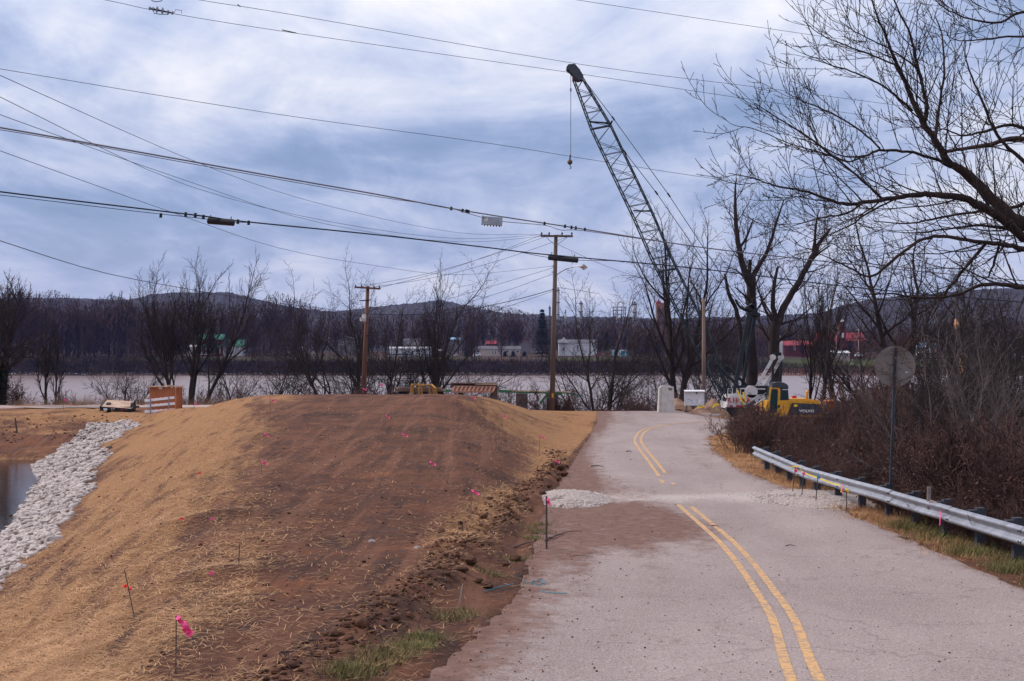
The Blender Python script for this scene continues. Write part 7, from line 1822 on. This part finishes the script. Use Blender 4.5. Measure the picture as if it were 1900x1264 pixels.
MB().box(XP(1133, 722), XP(1166.5, 722), 721.9, 725.1, fz(651, 722), fz(649.3, 722)).build('roof', WHITE, rv)
for (a, b) in ((1136, 1139), (1147, 1152), (1159, 1162)): MB().box(XP(a, 722), XP(b, 722), 721.85, 721.98, fz(661, 722), fz(651, 722)).build('white_panel', WHITE, rv)
MB().box(XP(1141, 722), XP(1146, 722), 721.85, 721.98, fz(656, 722), fz(652, 722)).build('window', GLASS, rv)
def car(u0, u1, vb, D, mtl, lab, name='parked_car', cat='car', tall=1.5):
    x0, x1 = XP(u0, D), XP(u1, D); L = x1 - x0; zb = fz(vb, D); c = thing(name, ((x0 + x1) / 2, D, zb), lab, cat)
    pl = [(x0, zb + .3), (x0 + .05 * L, zb + tall * .55), (x0 + .22 * L, zb + tall * .62), (x0 + .34 * L, zb + tall), (x0 + .72 * L, zb + tall), (x0 + .86 * L, zb + tall * .62), (x1, zb + tall * .55), (x1, zb + .3)]
    bd = MB().prism(pl, 'y', D - .9, D + .9).build('body', mtl, c)
    MB().prism([(x0 + .27 * L, zb + tall * .64), (x0 + .36 * L, zb + tall * .94), (x0 + .70 * L, zb + tall * .94), (x0 + .81 * L, zb + tall * .64)], 'y', D - .92, D - .901).build('side_window', GLASS, c)
    for f in (.2, .8): MB().tube([(x0 + f * L, D - .93, zb + .33), (x0 + f * L, D - .6, zb + .33)], .33, 12).build('wheel', BLACK, c)
car(838, 849, 661.5, 726, WHITE, 'white car parked on the far bank right of the mobile home')
car(878, 892, 661, 727, WHITE, 'white pickup parked before the beige bungalow', tall=1.9, cat='pickup')
car(552, 561, 647, 745, WHITED, 'silver car on the far lawn left of the bare sapling crown')
car(610, 621, 649, 745, CHAR, 'dark car parked by the dark barn')
car(452, 466, 656, 730, CHAR, 'dark car parked right of the green-roofed garage')
car(575, 584, 658, 722, WHITED, 'pale small car at the edge of the far lawn')
car(1104, 1113, 662, 724, REDP, 'red car parked near the white building')
# right hand farm
h = house('red_barn', 1523, 1605, 646, 633, 617, 790, BRK, RRF, 'dark barn with bright red roof and a cupola tower across the river', cat='barn', dep=16, wins=[(1590, 1594, 624, 632)])
D = 788; tw = MB().box(XP(1557, D), XP(1569, D), D - .8, D + 4, fz(648, D), fz(606, D)).build('tower', BRK, h)
MB().box(XP(1561, D), XP(1565, D), D - 1.0, D - .81, fz(627, D), fz(618, D)).build('window', WHITE, tw)
MB().box(XP(1559, D), XP(1567, D), D - .3, D + 3.4, fz(606, D), fz(597, D)).build('cupola', BRK, tw)
MB().tube([P(1563, 598, D + 1.6), P(1563, 595, D + 1.6), P(1563, 592.5, D + 1.6)], [1.5, 1.1, .1], 12).build('dome', WHITED, tw)
house('long_shed', 1455, 1512, 650, 641, 632, 800, BRK, mat('dull_red_roof', (.30, .04, .05), .7), 'lower barn wing with dull red roof left of the red barn', cat='barn', dep=14, wins=[(1473, 1476, 642, 650)])
house('farmhouse', 1525, 1577, 666, 655, 651, 752, BEI, WSD, 'long beige house in front of the red barn', wins=[(1535, 1539, 656, 661), (1548, 1552, 656, 661), (1561, 1565, 656, 661), (1570, 1574, 656, 661)])
car(1586, 1600, 662, 745, WHITE, 'white van right of the beige farmhouse', tall=2.3, cat='van')
house('blue_barn', 1708, 1738, 656, 645, 636, 760, WSD, BLR, 'pale barn with light blue roof right of the round sign', cat='barn')
house('house', 1436, 1452, 655, 628, 618, 760, WSD, GRF, 'tall pale gabled house glimpsed behind the V-shaped tree', True)
house('house', 1884, 1905, 668, 660, 655, 780, WSD, GRF, 'small white house at the right edge across the river')
for (u, v0, v1, D, lab) in ((1551.5, 616, 650, 780, 'pale utility pole left of the cupola tower'), (1593, 610, 650, 780, 'pale utility pole with crossarms right of the cupola tower')):
    t = thing('far_pole', tuple(P(u, v1, D)), lab, 'utility pole'); MB().tube([P(u, v1, D), P(u, v0, D)], .22, 6).build('shaft', mat('pale_pole', (.42, .36, .36), .9), t)
    MB().beam(P(u - 4, v0 + 2, D), P(u + 4, v0 + 2, D), .2, .25).build('crossarm', MATS['pale_pole'], t)
def stack(u, v0, v1, D, r, mtl, lab, caps=True):
    t = thing('industrial_tower', tuple(P(u, v1, D)), lab, 'tower')
    MB().tube([P(u, v1, D), P(u, v0, D)], r, 12).build('column', mtl, t, smooth=True)
    for k in range(3):
        v = v0 + 2 + k * (v1 - v0) * .22; MB().tube([P(u, v, D), P(u, v - 1.0, D)], r * 1.45, 12).build('platform', CHAR, t)
    MB().tube([P(u, v0, D), P(u, v0 - 3, D)], r * .5, 8).build('cap', CHAR, t)
    return t
STK = mat('stack_grey', (.34, .34, .38), .7, var=.2, vscale=.2)
stack(1035.5, 537, 640, 1100, 1.1, STK, 'tall slim process tower seen just right of the lamp pole')
stack(1078, 562, 630, 1150, 1.3, STK, 'grey process tower seen through the left half of the spreading tree')
stack(1178, 563, 630, 1150, 1.6, STK, 'grey chimney with flat top right of the pipe loop')
stack(1049, 578, 640, 1150, .7, STK, 'thin short tower with pipes close to the right of the tall one')
stack(1020, 570, 640, 1150, .8, CHAR, 'dark thin tower peeking left of the lamp pole')
stack(1093.5, 576, 630, 1150, .35, CHAR, 'needle thin dark vent between the grey towers')
D = 1150; t = thing('pipe_loop', tuple(P(1150, 600, D)), 'pale inverted-U pipe loop on a dark plant frame on the skyline', 'plant pipework')
MB().tube([P(1145, 600, D), P(1145, 566, D), P(1147, 561, D), P(1151, 560, D), P(1155, 561, D), P(1156.5, 566, D), P(1156.5, 600, D)], .55, 8).build('loop', WHITED, t)
for v in (570, 576, 583): MB().beam(P(1137, v, D), P(1160, v, D), .6, .6).build('frame_beam', CHAR, t)
for u in (1138, 1146, 1153, 1160): MB().beam(P(u, 640, D), P(u, 569, D), .5, .5, (0, 1, 0)).build('frame_post', CHAR, t)
D = 1080; t = thing('brick_tower', tuple(P(1230, 640, D)), 'square orange brick tower with stepped top on the skyline left of the crane', 'tower')
MB().box(XP(1219, D), XP(1241, D), D, D + 10, fz(650, D), fz(572, D)).build('lower_shaft', mat('brick_brown', (.17, .10, .09), .9), t)
MB().box(XP(1218.5, D), XP(1241.5, D), D - .1, D + 10.1, fz(572, D), fz(563.5, D)).build('upper_shaft', mat('brick_orange', (.36, .16, .11), .9, var=.2, vscale=.2), t)
MB().box(XP(1219, D), XP(1226, D), D - .1, D + 9, fz(563.5, D), fz(559, D)).build('parapet', MATS['red_roof'], t)
for u in (1227, 1231, 1235, 1239): MB().box(XP(u, D), XP(u + 2.3, D), D - .1, D + 9, fz(563.5, D), fz(562, D)).build('merlon', MATS['red_roof'], t)
MB().tube([P(1222, 559, D + 3), P(1222, 556, D + 3)], .5, 6).build('vent', MATS['red_roof'], t)
# evergreens
EVG = mat('evergreen', (.018, .032, .018), .9, color2=(.008, .014, .010), vscale=.5)
def evergreen(u, vt, vb, D, wpx, lab, n):
    t = thing('evergreen_tree', tuple(P(u, vb, D)), lab, 'tree'); c0 = P(u, vb, D); H = P(u, vt, D).z - c0.z; W_ = wpx / 2 / FPX * D
    MB().tube([c0, c0 + Vector((0, 0, H * .95))], [.4, .08], 6).build('trunk', BARK_FAR, t)
    tt = rng.random(n) ** .75; lay = (np.floor(tt * 15) + rng.random(n) * .5) / 15; rad = W_ * (1 - lay) * (.25 + .75 * rng.random(n) ** .6) * (1 + .25 * np.sin(lay * 60)); a = rng.uniform(0, 6.28, n)
    p = np.stack([rad * np.cos(a), rad * np.sin(a), H * (.04 + .96 * lay) - .22 * rad + rng.normal(0, .15, n)], 1)
    d = np.stack([np.cos(a), np.sin(a), rng.uniform(-.55, .1, n)], 1); d /= np.linalg.norm(d, axis=1, keepdims=True)
    o = quads('crown', p, d, rng.uniform(.5, 1.2, n), rng.uniform(.3, .6, n), EVG, t); del o['kind']
evergreen(1006, 572, 663, 728, 46, 'tall dark evergreen on the far bank beside the lamp pole', 9000)
evergreen(866, 636, 662, 727, 14, 'small dark round evergreen left of the beige bungalow', 1800)
evergreen(1125, 615, 650, 770, 22, 'dark evergreen behind the turquoise camper', 2200)
evergreen(1465, 600, 645, 830, 26, 'dark evergreen behind the low red-roofed barn wing', 2200)
evergreen(1515, 596, 645, 830, 24, 'dark evergreen at the left end of the red barn', 2200)
evergreen(1622, 604, 650, 830, 26, 'dark evergreen at the right end of the red barn', 2200)
for (u, lab) in ((937, 'small dark shrub before the bungalow, left of two'), (952, 'small dark shrub before the bungalow, right of two'), (973, 'round dark shrub at the right end of the bungalow')):
    evergreen(u, 652, 662.5, 730, 9, lab, 500)
# pale drift debris along the far waterline
n = 900; u = rng.uniform(-50, 1900, n); D_w = rng.uniform(674.5, 677, n)
s_ = rng.uniform(.1, .45, n)
me = scatter_join('drift_debris', GRAV, np.stack([(u - 950) / FPX * D_w, D_w, EYE - depth((u - 950) / FPX * D_w, D_w, False) + .1], 1), np.stack([s_ * 2, s_, s_], 1), rng.uniform(0, 6, n), WHITED)
o = link_mesh('drift_debris', me); o['kind'] = 'stuff'; tagp(o, 'pale drift debris along the far waterline', 'debris')
